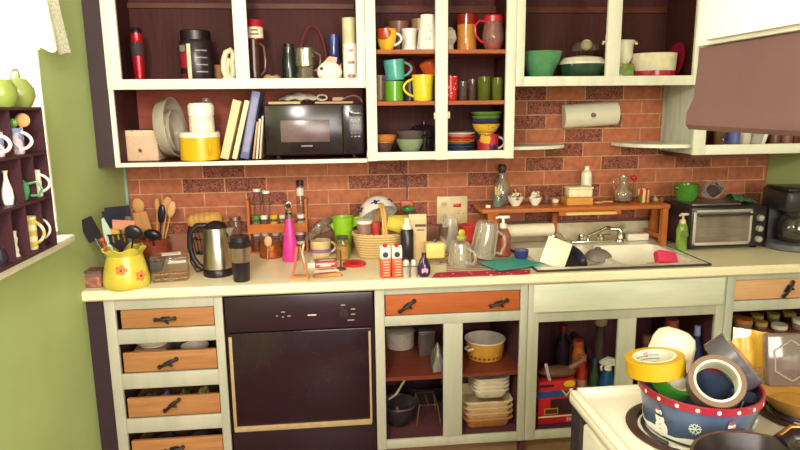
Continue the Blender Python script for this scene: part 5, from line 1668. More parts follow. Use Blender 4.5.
M().box(0.012, -0.0254, qh * 0.75, 0.035, 0.0008, 0.007).obj('print', K('#8a6a50', 0.5), t)

for i, (u, lb) in enumerate(((404.3, 'silver capsule shaker beside the carton shakers'), (411.8, 'silver capsule shaker beside the purple bulb bottle'))):
    c0 = (0.2907, -0.5962, 0.914)
    t = thing('capsule_shaker', lb, 'shaker', (c0[0] + (-0.0165 if i == 0 else 0.0165), c0[1], G))
    hh2 = 0.077
    M().lathe([(0, 0), (0.0125, 0), (0.014, 0.004), (0.014, hh2 * 0.62)], 22).obj('body', K('#c9c3b8', 0.3, 0.35), t)
    M().lathe([(0.0142, hh2 * 0.6), (0.0142, hh2 * 0.8), (0.011, hh2 * 0.94), (0, hh2)], 22).obj('dome', K('#d6cfc2', 0.25, 0.35, 0.03), t)
    M().lathe([(0.0146, hh2 * 0.58), (0.0146, hh2 * 0.64)], 22).obj('band', K('#5a4a48', 0.4), t)
c0 = (0.3496, -0.5965, 0.914)
t = thing('purple_bottle', 'squat dark purple bulb bottle with a pink leaf motif', 'bottle', (c0[0], c0[1], G))
hh2 = 0.1006
M().lathe([(0, 0), (0.016, 0), (0.026, 0.012), (0.028, hh2 * 0.4), (0.018, hh2 * 0.7), (0.010, hh2 * 0.82), (0.010, hh2), (0, hh2)], 26).obj('body', K('#3a1f3c', 0.12), t)
for k_ in (-1, 0, 1):
    pr = [(k_ * 0.009 + 0.005 * math.sin(i / 8 * 2 * PI), 0.0, hh2 * 0.34 + 0.011 * math.cos(i / 8 * 2 * PI) - abs(k_) * 0.004) for i in range(8)]
    M().poly([(x, -math.sqrt(max(0.0284 ** 2 - x * x, 0)) - 0.0004, z) for x, y, z in pr], [tuple(range(8))]).obj('leaf_motif', K('#e0a8d0', 0.3), t)

# outlet plate and the plug-in light
ox, oz = 0.5772, 1.092
ow, ohh = 0.1572, 0.142
t = thing('outlet_plate', 'cream switch and socket plate with a red rocker on the bricks', 'socket', (ox, -0.0005, oz))
M().box(0, -0.005, 0, ow, 0.009, ohh, 0.003).obj('plate', K('#dcc796', 0.4), t)
M().box(0.6028 - ox, -0.012, 1.117 - oz, 0.040, 0.008, 0.017, 0.002).obj('rocker', K('#c8242c', 0.3), t)
for i, (sx_, sz_) in enumerate(((0.5368, 1.1232), (0.5369, 1.0613))):
    M().lathe([(0, 0), (0.016, 0), (0.015, 0.004), (0, 0.004)], 20, T(sx_ - ox, -0.009, sz_ - oz, PI / 2)).obj('socket_face', K('#d2bb88', 0.4), t)
    for dx_ in (-0.006, 0.006):
        M().box(sx_ - ox + dx_, -0.0135, sz_ - oz, 0.002, 0.001, 0.008).obj('slot', BLACK, t)
for (sx_, sz_) in ((0.6092, 1.0747), (0.6351, 1.074)):
    M().lathe([(0, 0), (0.003, 0), (0.003, 0.0015), (0, 0.0015)], 10, T(sx_ - ox, -0.0095, sz_ - oz, PI / 2)).obj('screw', K('#8a7a5a', 0.4, 0.5), t)
t = thing('night_light', 'green plug-in night light with an orange back, hanging on its cord from above', 'light', (0.3452, -0.0005, 1.1162))
M().box(0, -0.010, 0.010, 0.062, 0.018, 0.045, 0.004).obj('housing', K('#c9582c', 0.4), t)
M().ball(0.004, -0.034, -0.008, 0.033, 0.022, 0.019).obj('shade', K('#2f8a4a', 0.25), t)
zl = 1.377 - 1.1162
M().tube([(0.0, -0.008, 0.03), (0.004, -0.006, 0.08), (-0.002, -0.006, 0.14), (-0.025, -0.007, 0.19), (-0.032, -0.008, zl - 0.004)], 0.003, 8).obj('cord', K('#5a5058', 0.5), t)

# butter dish
dc = (0.4227, -0.3994, 0.914)
t = thing('butter_dish', 'footed glass dish carrying a pale yellow butter dome', 'dish', (dc[0] + 0.006, dc[1] + 0.01, G))
d0 = zz(0.9447)
M().lathe([(0, 0), (0.03, 0), (0.032, 0.004), (0.02, d0 * 0.4), (0.045, d0 * 0.75), (0.058, d0), (0.056, d0), (0.042, d0 * 0.8), (0.0, d0 * 0.6)], 32).obj('dish', glass('#f0e2c8', 0.5, 0.30), t)
d1 = zz(1.0093)
M().box(0, 0, (d0 + d1) / 2, 0.088, 0.06, d1 - d0 + 0.008, 0.013, seg=3).obj('dome', K('#e8d27a', 0.35), t)
M().lathe([(0, 0), (0.008, 0), (0.011, 0.006), (0.008, 0.014), (0, 0.015)], 16, T(0, 0, d1 + 0.003)).obj('knob', K('#4a4a78', 0.3), t)

# clear bag, bottle, red cup
t = thing('glass_jar', 'tall clear glass wrapped in a crinkled bag in front of the socket plate', 'jar', (0.5135, -0.21, G))
gh_ = zz(1.0839)
def film(u, v):
    a = 2 * PI * u
    r_ = 0.055 * (0.9 - 0.3 * v) * (1 + 0.10 * math.sin(5 * a + 5 * v))
    return (r_ * math.cos(a) + 0.02 * v, r_ * math.sin(a), 0.003 + gh_ * v)
M().grid(film, 40, 10, 0.0).obj('bag', glass('#f2eade', 0.6, 0.42, 0.12), t)
M().lathe(shell([(0.03, 0), (0.034, 0.005), (0.038, gh_ * 0.8)], 0.003), 24).obj('body', glass('#cfc0b0', 0.4, 0.15), t)
t = cup('cup', 'red plastic cup behind the glass mugs', K('#cc3a34', 0.3), (0.6342, -0.19, G), 0.036, 0.048, zz(1.0474), handle=False, cat='cup')
M().tube([(0.048 * math.cos(i * PI / 16), 0.048 * math.sin(i * PI / 16), zz(1.0474)) for i in range(32)], 0.003, 6, closed=True).obj('rim', K('#cc3a34', 0.3), t)

# woven mat, red towel, teal mat
w0, w1, w2, w3 = (0.3484, -0.605, 0.914), (0.7737, -0.5524, 0.914), (0.7829, -0.2752, 0.914), (0.4314, -0.2833, 0.914)
def quad_fn(a, b, c_, d, amp=0.0, z0=0.0):
    a, b, c_, d = (Vector((p[0], p[1], 0)) for p in (a, b, c_, d))
    return lambda u, v: tuple(((a * (1 - u) + b * u) * (1 - v) + (d * (1 - u) + c_ * u) * v) + Vector((0, 0, z0 + amp * math.sin(u * 19 + v * 5))))
single(M().grid(quad_fn((0.4416, -0.6026, 0.914), (0.6511, -0.5845, 0.914), (0.6893, -0.3214, 0.914), (0.4923, -0.3409, 0.914), 0.0, 0.002), 20, 8, 0.0024), 'striped_mat', stripes('#dcc8b0', '#8e3f3c', 'Y', 11.0, 0.7), 'striped woven mat under the upturned glass mugs', 'mat', (0, 0, G))
single(M().grid(quad_fn((0.3767, -0.6399, 0.914), (0.7915, -0.6368, 0.914), (0.811, -0.5745, 0.914), (0.4052, -0.5655, 0.914), 0.0010, 0.0055), 40, 4, 0.002), 'red_towel', spots('#b5203a', '#e8c8b8', 34, 0.2, 0.8), 'red patterned towel strip along the counter edge under the teal mat', 'towel', (0, 0, G))
single(M().grid(quad_fn((0.6124, -0.4508, 0.914), (0.6679, -0.6031, 0.914), (0.8961, -0.5186, 0.914), (0.7977, -0.3762, 0.914), 0.0, 0.0140), 20, 8, 0.003), 'teal_mat', K('#3fa598', 0.5), 'flat teal cutting mat on the red towel', 'mat', (0, 0, G))

# glass mugs upside down on the mat
GLM = glass('#f2ecdf', 0.6, 0.22, 0.05)
def glassmug(label, loc, r0, r1, h, ang, rot, flutes=True):
    o = thing('glass_mug', label, 'mug', loc, 0, None, rot)
    m = M()
    n = 36
    prof = shell([(r0 * 0.94, 0), (r0, 0.008), (r1, h)], 0.005)
    m.lathe(prof, n)
    m.obj('body', GLM, o)
    for k_ in range(10):
        a = 2 * PI * k_ / 10
        M().tube([((r0 + 0.001) * math.cos(a), (r0 + 0.001) * math.sin(a), 0.014), ((r1 + 0.001) * math.cos(a), (r1 + 0.001) * math.sin(a), h * 0.9)], 0.004, 6).obj('flute', GLM, o)
    a = R(ang)
    d = Vector((math.cos(a), math.sin(a), 0))
    rr = (r0 + r1) / 2
    M().tube([d * (rr - 0.003) + Vector((0, 0, h * 0.82)), d * (rr + 0.028) + Vector((0, 0, h * 0.85)), d * (rr + 0.04) + Vector((0, 0, h * 0.6)), d * (rr + 0.036) + Vector((0, 0, h * 0.35)), d * (rr - 0.003) + Vector((0, 0, h * 0.22))], 0.0075, 10).obj('handle', GLM, o)
    return o
ga = (0.5305, -0.4548, 0.914)
gah = 0.1061
glassmug('shorter fluted glass mug upside down on the striped mat', (ga[0], ga[1], G + 0.0045 + gah), 0.042, 0.050, gah, 50, (PI, 0, 0))
gb = (0.6573, -0.416, 0.914)
gbh = 0.1619
glassmug('tall fluted glass mug upside down and tilted against the soap bottle', (gb[0] + 0.014, gb[1] + 0.03, G + 0.022 + gbh), 0.048, 0.056, gbh, 8, (PI, R(9), 0))
t = thing('toy_chick', 'small yellow and green duck toy on the shorter glass mug', 'toy', (0.5339, ga[1], G + 0.0045 + gah + 0.0005))
zc_ = 1.0827 - G - 0.0045 - gah
M().ball(0, 0, zc_ * 0.3, 0.024, 0.02, zc_ * 0.3).obj('body', K('#9a9a48', 0.4), t)
M().ball(0.002, 0, zc_ * 0.72, 0.015, 0.014, zc_ * 0.26).obj('head', K('#e2c83a', 0.4), t)
M().lathe([(0.006, 0), (0, 0.014)], 10, T(0.002, -0.012, zc_ * 0.7, PI / 2)).obj('beak', K('#d98a2c', 0.4), t)

# soap dispenser
sp = (0.7673, -0.2979, 0.914)
t = thing('soap_dispenser', 'clear soap dispenser of coral soap with a white pump, behind the teal mat', 'dispenser', (sp[0], sp[1] + 0.01, G), 0)
sh = zz(1.0762)
M().lathe([(0, 0), (0.036, 0), (0.038, 0.006), (0.037, sh * 0.6), (0.024, sh * 0.78), (0.015, sh * 0.84), (0, sh * 0.84)], 30).obj('body', glass('#e8a890', 0.35, 0.2), t)
M().lathe([(0, 0.004), (0.033, 0.005), (0.033, sh * 0.55), (0, sh * 0.55)], 24).obj('soap', K('#c85a44', 0.3), t)
M().lathe([(0, sh * 0.82), (0.017, sh * 0.82), (0.017, sh * 0.95), (0.007, sh * 0.97), (0.006, sh * 1.12), (0, sh * 1.12)], 20).obj('collar', K('#f2ecdf', 0.3), t)
M().box(0.006, 0, sh * 1.14, 0.05, 0.018, 0.014, 0.005).tube([(-0.02, 0, sh * 1.14), (-0.036, 0, sh * 1.12)], 0.006, 8).obj('pump_head', K('#f2ecdf', 0.3), t)

# navy cup and cutting board by the sink
nc = (0.8219, -0.4061, 0.914)
t = thing('navy_cup', 'navy blue cup standing on the teal mat', 'cup', (nc[0], nc[1], G + 0.0162))
M().lathe(shell([(0.026, 0), (0.030, 0.006), (0.033, 0.038)], 0.004), 26).obj('body', K('#34387a', 0.25), t)
M().lathe([(0.0, 0.036), (0.028, 0.036)], 24).obj('drink', K('#4a4a8a', 0.2), t)


# ================================================================ sink and tap
SINK = K('#f3ebd4', 0.2, var=0.03, coat=0.3)
sk_ = thing('kitchen_sink', 'cream double-bowl sink set in the counter with a dark edge line', 'sink', (1.22, -0.35, CT))
o = Vector((1.22, -0.35, CT))
ex0, ex1, ey0, ey1 = 0.835, 1.612, -0.602, -0.075
m = M()
def bowl_ring(x0, x1, y0, y1, z, r, n=6):
    p = []
    for (cx_, cy_, a0) in ((x1 - r, y1 - r, 0), (x0 + r, y1 - r, 90), (x0 + r, y0 + r, 180), (x1 - r, y0 + r, 270)):
        for i in range(n + 1):
            a = R(a0 + 90 * i / n)
            p.append((cx_ + r * math.cos(a), cy_ + r * math.sin(a), z))
    return p
def basin(x0, x1, y0, y1, depth):
    rings = [bowl_ring(x0, x1, y0, y1, CT + 0.008, 0.05), bowl_ring(x0 + 0.006, x1 - 0.006, y0 + 0.006, y1 - 0.006, CT - 0.004, 0.05),
             bowl_ring(x0 + 0.02, x1 - 0.02, y0 + 0.02, y1 - 0.02, CT - depth + 0.03, 0.05), bowl_ring(x0 + 0.045, x1 - 0.045, y0 + 0.045, y1 - 0.045, CT - depth, 0.04)]
    n = len(rings[0])
    vs = [v for r_ in rings for v in r_]
    fs = [(k * n + i, k * n + (i + 1) % n, (k + 1) * n + (i + 1) % n, (k + 1) * n + i) for k in range(3) for i in range(n)]
    fs.append(tuple(range(3 * n, 4 * n)))
    m.poly(vs, fs)
b1 = (0.880, 1.205, -0.560, -0.185)
b2 = (1.235, 1.570, -0.560, -0.185)
basin(*b1, 0.16)
basin(*b2, 0.16)
# deck round the two bowls
for bx0, bx1, by0, by1 in (b1, b2):
    rg = bowl_ring(bx0, bx1, by0, by1, CT + 0.008, 0.05)
    n = len(rg)
    oc = []
    for x_, y_, z_ in rg:
        # push the ring out to a plain rectangle
        tx = (x_ - (bx0 + bx1) / 2) / ((bx1 - bx0) / 2)
        ty = (y_ - (by0 + by1) / 2) / ((by1 - by0) / 2)
        s_ = 1 / max(abs(tx), abs(ty))
        gx0, gx1 = (ex0, 1.22) if bx0 < 1.2 else (1.22, ex1)
        gy0, gy1 = ey0, by1 + 0.025
        oc.append((gx0 + (gx1 - gx0) * (tx * s_ + 1) / 2, gy0 + (gy1 - gy0) * (ty * s_ + 1) / 2, CT + 0.008))
    m.poly(rg + oc, [(i, (i + 1) % n, n + (i + 1) % n, n + i) for i in range(n)])
m.poly([(ex0, b1[3] + 0.025, CT + 0.008), (ex1, b1[3] + 0.025, CT + 0.008), (ex1, ey1, CT + 0.012), (ex0, ey1, CT + 0.012)], [(0, 1, 2, 3)])
off(m, o).obj('basin', SINK, sk_)
edge = [(ex0, ey0, CT + 0.0055), (ex1, ey0, CT + 0.0055), (ex1, ey1, CT + 0.0055), (ex0, ey1, CT + 0.0055)]
m = M()
for a, b_ in zip(edge, edge[1:] + edge[:1]):
    m.tube([a, b_], 0.0052, 6)
off(m, o).obj('rim', K('#3f2e2a', 0.5), sk_)
for bx0, bx1, by0, by1 in (b1, b2):
    off(M().lathe([(0, 0), (0.035, 0), (0.04, 0.003), (0, 0.002)], 20, T((bx0 + bx1) / 2, (by0 + by1) / 2, CT - 0.16 + 0.001)), o).obj('drain', STEEL, sk_)

FZ = CT + 0.0125
fy = -0.115
f0, f1 = 1.1683, 1.358
fp = thing('kitchen_tap', 'chrome two-handle kitchen tap with a long low spout', 'tap', (1.2681, fy, FZ))
fx = 1.2681
M().box(0, 0, 0.006, f1 - f0 + 0.02, 0.05, 0.012, 0.005).obj('base_plate', CHROME, fp)
for (dx_, hgt) in ((1.2207 - fx, 0.9693 - FZ), (1.3209 - fx, 0.9661 - FZ)):
    h_ = M().lathe([(0, 0.012), (0.020, 0.012), (0.018, 0.03), (0.013, hgt * 0.62), (0.017, hgt * 0.8), (0.014, hgt), (0, hgt)], 20, T(dx_, 0, 0)).obj('handle_post', CHROME, fp)
M().tube([(1.3191 - fx, 0, hgt * 0.8), (1.3426 - fx, -0.015, hgt * 0.95), (1.3591 - fx, -0.035, hgt * 1.02)], 0.006, 8).obj('lever', CHROME, fp)
# spout rises from between the posts and sweeps to the far side
sz = 1.0069 - FZ
M().tube([(-0.015, 0, 0.01), (-0.012, -0.004, 0.03), (0.03, -0.02, 0.055), (0.07, -0.045, 0.082), (1.3401 - fx, -0.085, sz), (1.3707 - fx, -0.095, sz + 0.002), (1.3821 - fx, -0.1, sz - 0.014), (1.3839 - fx, -0.1, sz - 0.035)], 0.0095, 12).obj('spout', CHROME, fp)
M().ball(1.373 - fx, -0.112, 0.9716 - FZ, 0.011).obj('spout_badge', CERAMIC, fp)
sx_ = 1.4221
ts = thing('side_sprayer', 'chrome pull-out sprayer standing beside the tap', 'sprayer', (sx_, fy, FZ))
M().lathe([(0, 0), (0.024, 0), (0.022, 0.008), (0.014, 0.014), (0.016, 0.05), (0.012, 0.058), (0, 0.058)], 20).obj('body', CHROME, ts)
M().tube([(0, 0, 0.055), (0.006, -0.01, 0.075), (0.008, -0.03, 0.082)], 0.011, 10).obj('head', CHROME, ts)
single(M().tube([(0.03 * math.cos(a), 0, 0.012 + 0.034 * math.sin(a)) for a in [R(10 + 16 * i) for i in range(11)]], 0.0075, 8), 'soap_spout', CHROME, 'small chrome hoop tap behind the white cutting board', 'tap', (1.0947, fy, FZ))
single(M().box(0, 0, 0.018, 0.115, 0.04, 0.035, 0.006), 'soap_bar', K('#efe6cc', 0.5), 'white brick-shaped block lying on the sink deck beyond the tap', 'block', (1.5189, -0.105, CT + 0.0125), R(2))

# in and on the sink
sp_ = (1.4939, -0.4, 0.8994)
single(M().box(0, 0, 0, 0.10, 0.045, 0.065, 0.010, seg=3), 'sponge', K('#e0345e', 0.8, var=0.12, scale=90, bump=0.4), 'bright pink sponge propped at the end of the sink bowl', 'sponge', (sp_[0] + 0.005, -0.43, CT - 0.005), 0, None, (R(-35), R(12), R(8)))
single(M().lathe([(0, 0), (0.02, 0), (0.03, 0.005), (0.034, 0.02), (0.03, 0.035), (0, 0.036)], 20), 'scrub_pad', K('#b9ab8c', 0.7), 'pale scrubber beside the pink sponge in the sink', 'scrubber', (1.4088, -0.50, CT - 0.045))
t = thing('frying_pan', 'black pan tilted in the sink behind the white cutting board', 'pan', (1.035, -0.435, CT - 0.005), 0, None, (R(50), R(16), 0))
M().lathe(shell([(0.06, -0.02), (0.066, -0.018), (0.082, 0.016), (0.084, 0.018)], 0.003), 36).obj('body', K('#2a242c', 0.3), t)
t = thing('saucepan_lid', 'grey metal lid lying in the sink bowl below the tap', 'lid', (1.1909, -0.39, CT + 0.004), 0, None, (R(10), R(-6), 0))
M().lathe([(0.060, 0), (0.062, 0.004), (0.046, 0.022), (0.02, 0.034), (0, 0.036)], 36).obj('dome', K('#9a918c', 0.35, 0.5), t)
M().lathe([(0, 0.035), (0.010, 0.035), (0.013, 0.046), (0, 0.049)], 16).obj('knob', K('#7d7672', 0.35, 0.4), t)
cbv = (0.9147, -0.606, 0.914)
t = thing('cutting_board', 'white cutting board standing tilted at the near edge of the sink', 'board', (0.9505, -0.50, 0.9708), 0, None, (R(-14), R(22), R(-6)))
M().box(0, 0, 0, 0.1149, 0.010, 0.1234, 0.004).obj('board', K('#f3ead0', 0.4, var=0.02), t)

# ================================================================ wooden riser shelf along the bricks
ty0, ty1 = -0.235, -0.045
zt = 1.109
rsx0, rsx1 = 0.6877, 1.6071
rs = thing('riser_shelf', 'long orange-stained wooden shelf on legs standing over the sink along the bricks', 'shelf', ((rsx0 + rsx1) / 2, -0.14, G))
o = Vector(((rsx0 + rsx1) / 2, -0.14, G))
RW = wood('#a85a2c', '#c4753c', 'X', 4.0, 0.4)
RWZ = wood('#a85428', '#bd6c36', 'Z', 5.0, 0.4)
off(M().bb(rsx0 - 0.01, rsx1 + 0.006, ty0 - 0.004, ty1 + 0.004, zt, zt + 0.020, 0.003), o).obj('top', RW, rs)
off(M().bb(0.7075, 0.7608, ty0, ty0 + 0.028, G, zt), o).obj('leg', RWZ, rs)
off(M().bb(1.0845, 1.1107, -0.064, -0.045, G, zt), o).obj('leg', RWZ, rs)
off(M().bb(1.579, 1.607, ty0, ty0 + 0.028, CT + 0.0112, zt), o).obj('leg', RWZ, rs)
off(M().bb(1.6112, 1.6491, -0.064, -0.045, G, zt), o).obj('leg', RWZ, rs)
off(M().bb(0.7075 + 0.01, 0.7075 + 0.03, -0.07, -0.045, G, zt), o).obj('leg', RWZ, rs)
off(M().bb(1.5697 + 0.008, 1.5697 + 0.02, ty0 + 0.02, -0.06, 0.9669 - 0.01, 0.9669 + 0.012), o).obj('stretcher', RWZ, rs)
bd = off(M().bb(1.0855, 1.3341, -0.255, -0.07, zt - 0.018, zt - 0.004, 0.002), o).obj('pull_out_board', wood('#d9a860', '#e6bd7c', 'X', 5), rs)
off(M().bb(1.0558, 1.0855, -0.235, -0.07, zt - 0.022, zt), o).obj('runner', RWZ, rs)
off(M().bb(1.3343, 1.3645, -0.235, -0.07, zt - 0.022, zt), o).obj('runner', RWZ, rs)
RZ = zt + 0.0206

# paper towel roll lying beneath the riser
pt = thing('paper_towel_roll', 'roll of white paper towel lying under the wooden riser shelf', 'roll', (0.928, -0.16, 1.0078), 0)
M().lathe([(0.018, -0.125), (0.0318, -0.125), (0.0318, 0.125), (0.018, 0.125), (0.018, -0.125)], 32, T(0, 0, 0, 0, PI / 2)).obj('paper', K('#efe3c6', 0.8, var=0.03), pt)
M().lathe([(0.0175, -0.13), (0.0175, 0.13)], 20, T(0, 0, 0, 0, PI / 2)).obj('core', K('#b08a5c', 0.7), pt)

# things on the riser
rb = 0.791
t = thing('glass_bottle', 'clear glass bottle with a dark stopper on the riser shelf', 'bottle', (0.8146, -0.078, RZ))
bh = 1.2986 - RZ
M().lathe(shell([(0.038, 0), (0.042, 0.006), (0.042, bh * 0.5), (0.018, bh * 0.72), (0.014, bh * 0.95), (0.017, bh)], 0.003), 28).obj('body', glass('#efe8de', 0.6, 0.14), t)
M().lathe([(0, bh * 0.9), (0.013, bh * 0.9), (0.020, bh * 0.98), (0.021, bh * 1.1), (0.014, bh * 1.16), (0, bh * 1.16)], 20).obj('stopper', K('#3c3338', 0.4), t)
t = thing('small_jar', 'small glass jar of pale sticks in front of the stoppered bottle', 'jar', (0.7666, -0.185, RZ))
M().lathe(shell([(0.022, 0), (0.024, 0.004), (0.024, 0.05), (0.02, 0.062)], 0.003), 22).obj('body', glass('#cfd6d2', 0.4, 0.15), t)
M().lathe([(0, 0.003), (0.02, 0.004), (0.02, 0.028), (0, 0.028)], 18).obj('contents', K('#8fa2b4', 0.6), t)
for i in range(4):
    M().tube([(0.006 * math.cos(i * 1.6), 0.006 * math.sin(i * 1.6), 0.026), (0.012 * math.cos(i * 1.6), 0.012 * math.sin(i * 1.6), 0.085 + 0.008 * i)], 0.004, 6).obj('stick', K('#d8c890', 0.6), t)
single(M().box(0, 0, 0.008, 0.026, 0.016, 0.016, 0.005), 'pebble', K('#e6d6c4', 0.5), 'small pale pebble at the end of the riser shelf', 'pebble', (0.7152, -0.2, RZ))
def heap_bowl(label, x, y, r, hh, cols, cat='bowl', seedv=3):
    o = thing('bowl', label, cat, (x, y, RZ))
    M().lathe(shell([(r * 0.45, 0), (r * 0.5, 0.004), (r * 0.85, hh * 0.55), (r, hh)], 0.003), 30).obj('body', CERAMIC, o)
    rnd = random.Random(seedv)
    m_ = M()
    for k_ in range(16):
        a, q = rnd.uniform(0, 2 * PI), rnd.uniform(0, 0.8) * r
        m_.ball(q * math.cos(a), q * math.sin(a), hh * 0.85 + rnd.uniform(0, 0.016) + (0.012 if q < r * 0.4 else 0), rnd.uniform(0.008, 0.015), n=8)
    h_ = m_.obj('contents', patches(cols, 90, 0.4), o)
    h_['kind'] = 'stuff'
    return o
heap_bowl('wider white bowl heaped with garlic and shells on the riser shelf', 0.8647, -0.15, 0.041, 1.1746 - RZ, ['#e6d2ae', '#5a3a34', '#c08a5c', '#e9dcc0', '#7a3a34'], seedv=5)
heap_bowl('smaller white bowl heaped with shells and a dark stone on the riser shelf', 0.9627, -0.15, 0.0338, 1.1695 - RZ, ['#efe6d4', '#e8dcc4', '#8a4a3a', '#4a4a3a', '#efe6d4'], seedv=9)
tumbler('small clear glass between the white bowls and the wooden tray', glass('#e8d4c4', 0.4, 0.06), (1.0297, -0.12, RZ), 0.018, 0.020, 0.048, name='shot_glass')
t = cup('egg_cup', 'tiny white and brown cup beside the wooden tray', K('#e6d8c0', 0.3), (1.0651, -0.15, RZ), 0.014, 0.018, 0.026, handle=False, cat='cup')
M().lathe([(0.0162, 0.002), (0.0175, 0.012)], 20).obj('band', K('#a8673a', 0.4), t)
tr_ = thing('wooden_tray', 'honey-coloured wooden block tray under the cream tub on the riser', 'tray', (1.1753, -0.15, RZ))
M().box(0, 0, (1.1653 - RZ) / 2, 0.1303, 0.085, 1.1653 - RZ, 0.003).obj('block', wood('#c98438', '#dba050', 'X', 6), tr_)
t1 = 1.1653
t = thing('butter_tub', 'cream rectangular lidded tub on the honey-coloured tray', 'tub', (1.1808, -0.15, t1 + 0.0005))
th_ = 1.2164 - t1
M().box(0, 0, th_ * 0.4, 0.1207, 0.07, th_ * 0.8, 0.008, seg=3).obj('body', K('#eadcb2', 0.35), t)
M().box(0, 0, th_ * 0.9, 0.1279, 0.076, th_ * 0.22, 0.006).obj('lid', K('#f0e4c0', 0.35), t)
t = thing('spray_bottle', 'white flip-top bottle standing behind the cream tub', 'bottle', (1.25, -0.075, RZ))
wh = 1.3085 - RZ
M().lathe([(0, 0), (0.024, 0), (0.027, 0.006), (0.027, wh * 0.78), (0.020, wh * 0.86), (0.010, wh * 0.89), (0, wh * 0.89)], 26).obj('body', K('#e9e4cc', 0.3), t)
M().lathe([(0, wh * 0.88), (0.012, wh * 0.88), (0.012, wh * 0.98), (0.008, wh), (0, wh)], 20).obj('cap', K('#f4efe0', 0.3), t)
t = thing('wooden_spoon', 'wooden spoon lying on the riser shelf past the tray', 'spoon', (1.2948, -0.17, RZ + 0.008), R(10))
M().tube([(0.0, 0, 0.003), (0.06, 0, 0.0)], 0.005, 8).obj('handle', WS, t)
M().ball(-0.018, 0, 0.0, 0.028, 0.018, 0.007).obj('head', WS, t)
t = thing('oil_jug', 'squat clear glass jug with amber liquid on the riser shelf', 'jug', (1.4212, -0.125, RZ))
jh = 1.2598 - RZ
JG = glass('#f0e6d6', 0.6, 0.12)
M().lathe(shell([(0.03, 0), (0.044, 0.01), (0.050, jh * 0.28), (0.044, jh * 0.46), (0.024, jh * 0.66), (0.020, jh * 0.8), (0.026, jh)], 0.003), 30).obj('body', JG, t)
M().lathe([(0, 0.003), (0.03, 0.004), (0.042, 0.012), (0.046, jh * 0.26), (0, jh * 0.26)], 26).obj('oil', glass('#c8a070', 0.2, 0.3), t)
M().tube([(-0.022, 0, jh * 0.92), (-0.05, 0, jh * 0.9), (-0.054, 0, jh * 0.66), (-0.040, 0, jh * 0.46)], 0.004, 8).obj('handle', JG, t)
t = thing('red_flower', 'single red flower standing beside the glass jug', 'flower', (1.4884, -0.09, RZ))
fz_ = 1.2443 - RZ
M().tube([(0, 0, 0), (0.002, 0, fz_ * 0.5), (0.004, 0, fz_)], 0.0025, 6).obj('stem', K('#5a6a2c', 0.5), t)
M().ball(0.004, 0, fz_, 0.016, 0.014, 0.014).obj('bloom', K('#c8202c', 0.4), t)
t = thing('painted_pot', 'little pot painted in red, green and cream stripes near the shelf end', 'pot', (1.5161, -0.155, RZ))
M().lathe(shell([(0.022, 0), (0.026, 0.005), (0.031, 1.1956 - RZ)], 0.003), 26).obj('body', stripes('#c02a2c', '#d8c88a', 'X', 14.0, 0.3), t)
for az in (-150, -30):
    M().grid(lambda u, v: ((0.0272 + 0.004 * v) * math.cos(R(az + 44 * (u - 0.5))), (0.0272 + 0.004 * v) * math.sin(R(az + 44 * (u - 0.5))), 0.008 + 0.03 * v), 6, 2, 0.0012).obj('stripe', K('#5c7a34', 0.3), t)
for i, (u, v2, s_, lb, hc) in enumerate(((655, 200, 0.017, 'larger spotted shell at the end of the riser shelf', '#c09a70'), (662, 202, 0.012, 'smaller brown shell at the end of the riser shelf', '#8a6048'), (651, 203, 0.010, 'tiny dark shell between the painted pot and the spotted shell', '#6a4a3c'))):
    single(M().lathe([(0, 0), (s_ * 0.9, 0.002), (s_, s_ * 0.5), (s_ * 0.55, s_ * 1.1), (s_ * 0.2, s_ * 1.6), (0, s_ * 1.75)], 14), 'seashell', K(hc, 0.5, var=0.4, scale=120), lb, 'shell', (1.5846 + (0.0, 0.035, -0.022)[i], -0.14 - 0.02 * (i == 2), RZ))

# ================================================================ wall lamp above the sink
t = thing('wall_lamp', 'white curved wall lamp with a dark centre knob on the bricks above the sink', 'lamp', (1.2703, -0.001, 1.5597), 0, None, (0, R(-3.2), 0))
lw, lh = 0.2754, 0.1152
M().box(0, -0.010, 0, lw * 0.96, 0.020, lh * 0.9, 0.003).obj('back_plate', K('#cfc8b4', 0.5), t)
def shade_fn(u, v):
    a = PI * v
    return (-lw / 2 + lw * u, -0.018 - 0.055 * math.sin(a) ** 0.8, -lh / 2 * math.cos(a))
M().grid(shade_fn, 8, 16, 0.003).obj('shade', K('#e4dcc2', 0.35, var=0.03), t)
M().lathe([(0, 0), (0.012, 0), (0.010, 0.012), (0, 0.014)], 16, T(0, -0.074, 0, PI / 2)).obj('knob', K('#7a5a44', 0.4), t)
for sx_ in (-1, 1):
    pr = [(-0.018 - 0.055 * math.sin(PI * i / 14) ** 0.8, -lh / 2 * math.cos(PI * i / 14)) for i in range(15)]
    M().prism(pr, sx_ * lw / 2 - 0.002, sx_ * lw / 2 + 0.002, 'YZ').obj('end_cap', K('#d8d0b4', 0.4), t)

# ================================================================ toaster oven, coffee maker and company
bt = (1.6554, -0.2697, 0.914)
t = thing('dish_soap_bottle', 'clear pump bottle of green dish soap beside the toaster oven', 'bottle', (bt[0] - 0.004, bt[1] - 0.022, G))
gh2 = zz(1.0466)
M().lathe([(0, 0), (0.028, 0), (0.031, 0.006), (0.030, gh2 * 0.55), (0.032, gh2 * 0.75), (0.022, gh2 * 0.96), (0.014, gh2), (0, gh2)], 28, sx=0.9, sy=0.72).obj('body', K('#7d9c3e', 0.2, var=0.25), t)
M().lathe([(0, 0), (0.02, 0), (0.02, 0.001), (0, 0.001)], 24, T(0, -0.0240, gh2 * 0.6, PI / 2)).obj('label', K('#6a7a34', 0.4), t)
M().lathe([(0, gh2 * 0.98), (0.016, gh2 * 0.98), (0.014, gh2 * 1.1), (0.006, gh2 * 1.14), (0.005, gh2 * 1.3), (0, gh2 * 1.3)], 18).obj('collar', K('#d9c49a', 0.3), t)
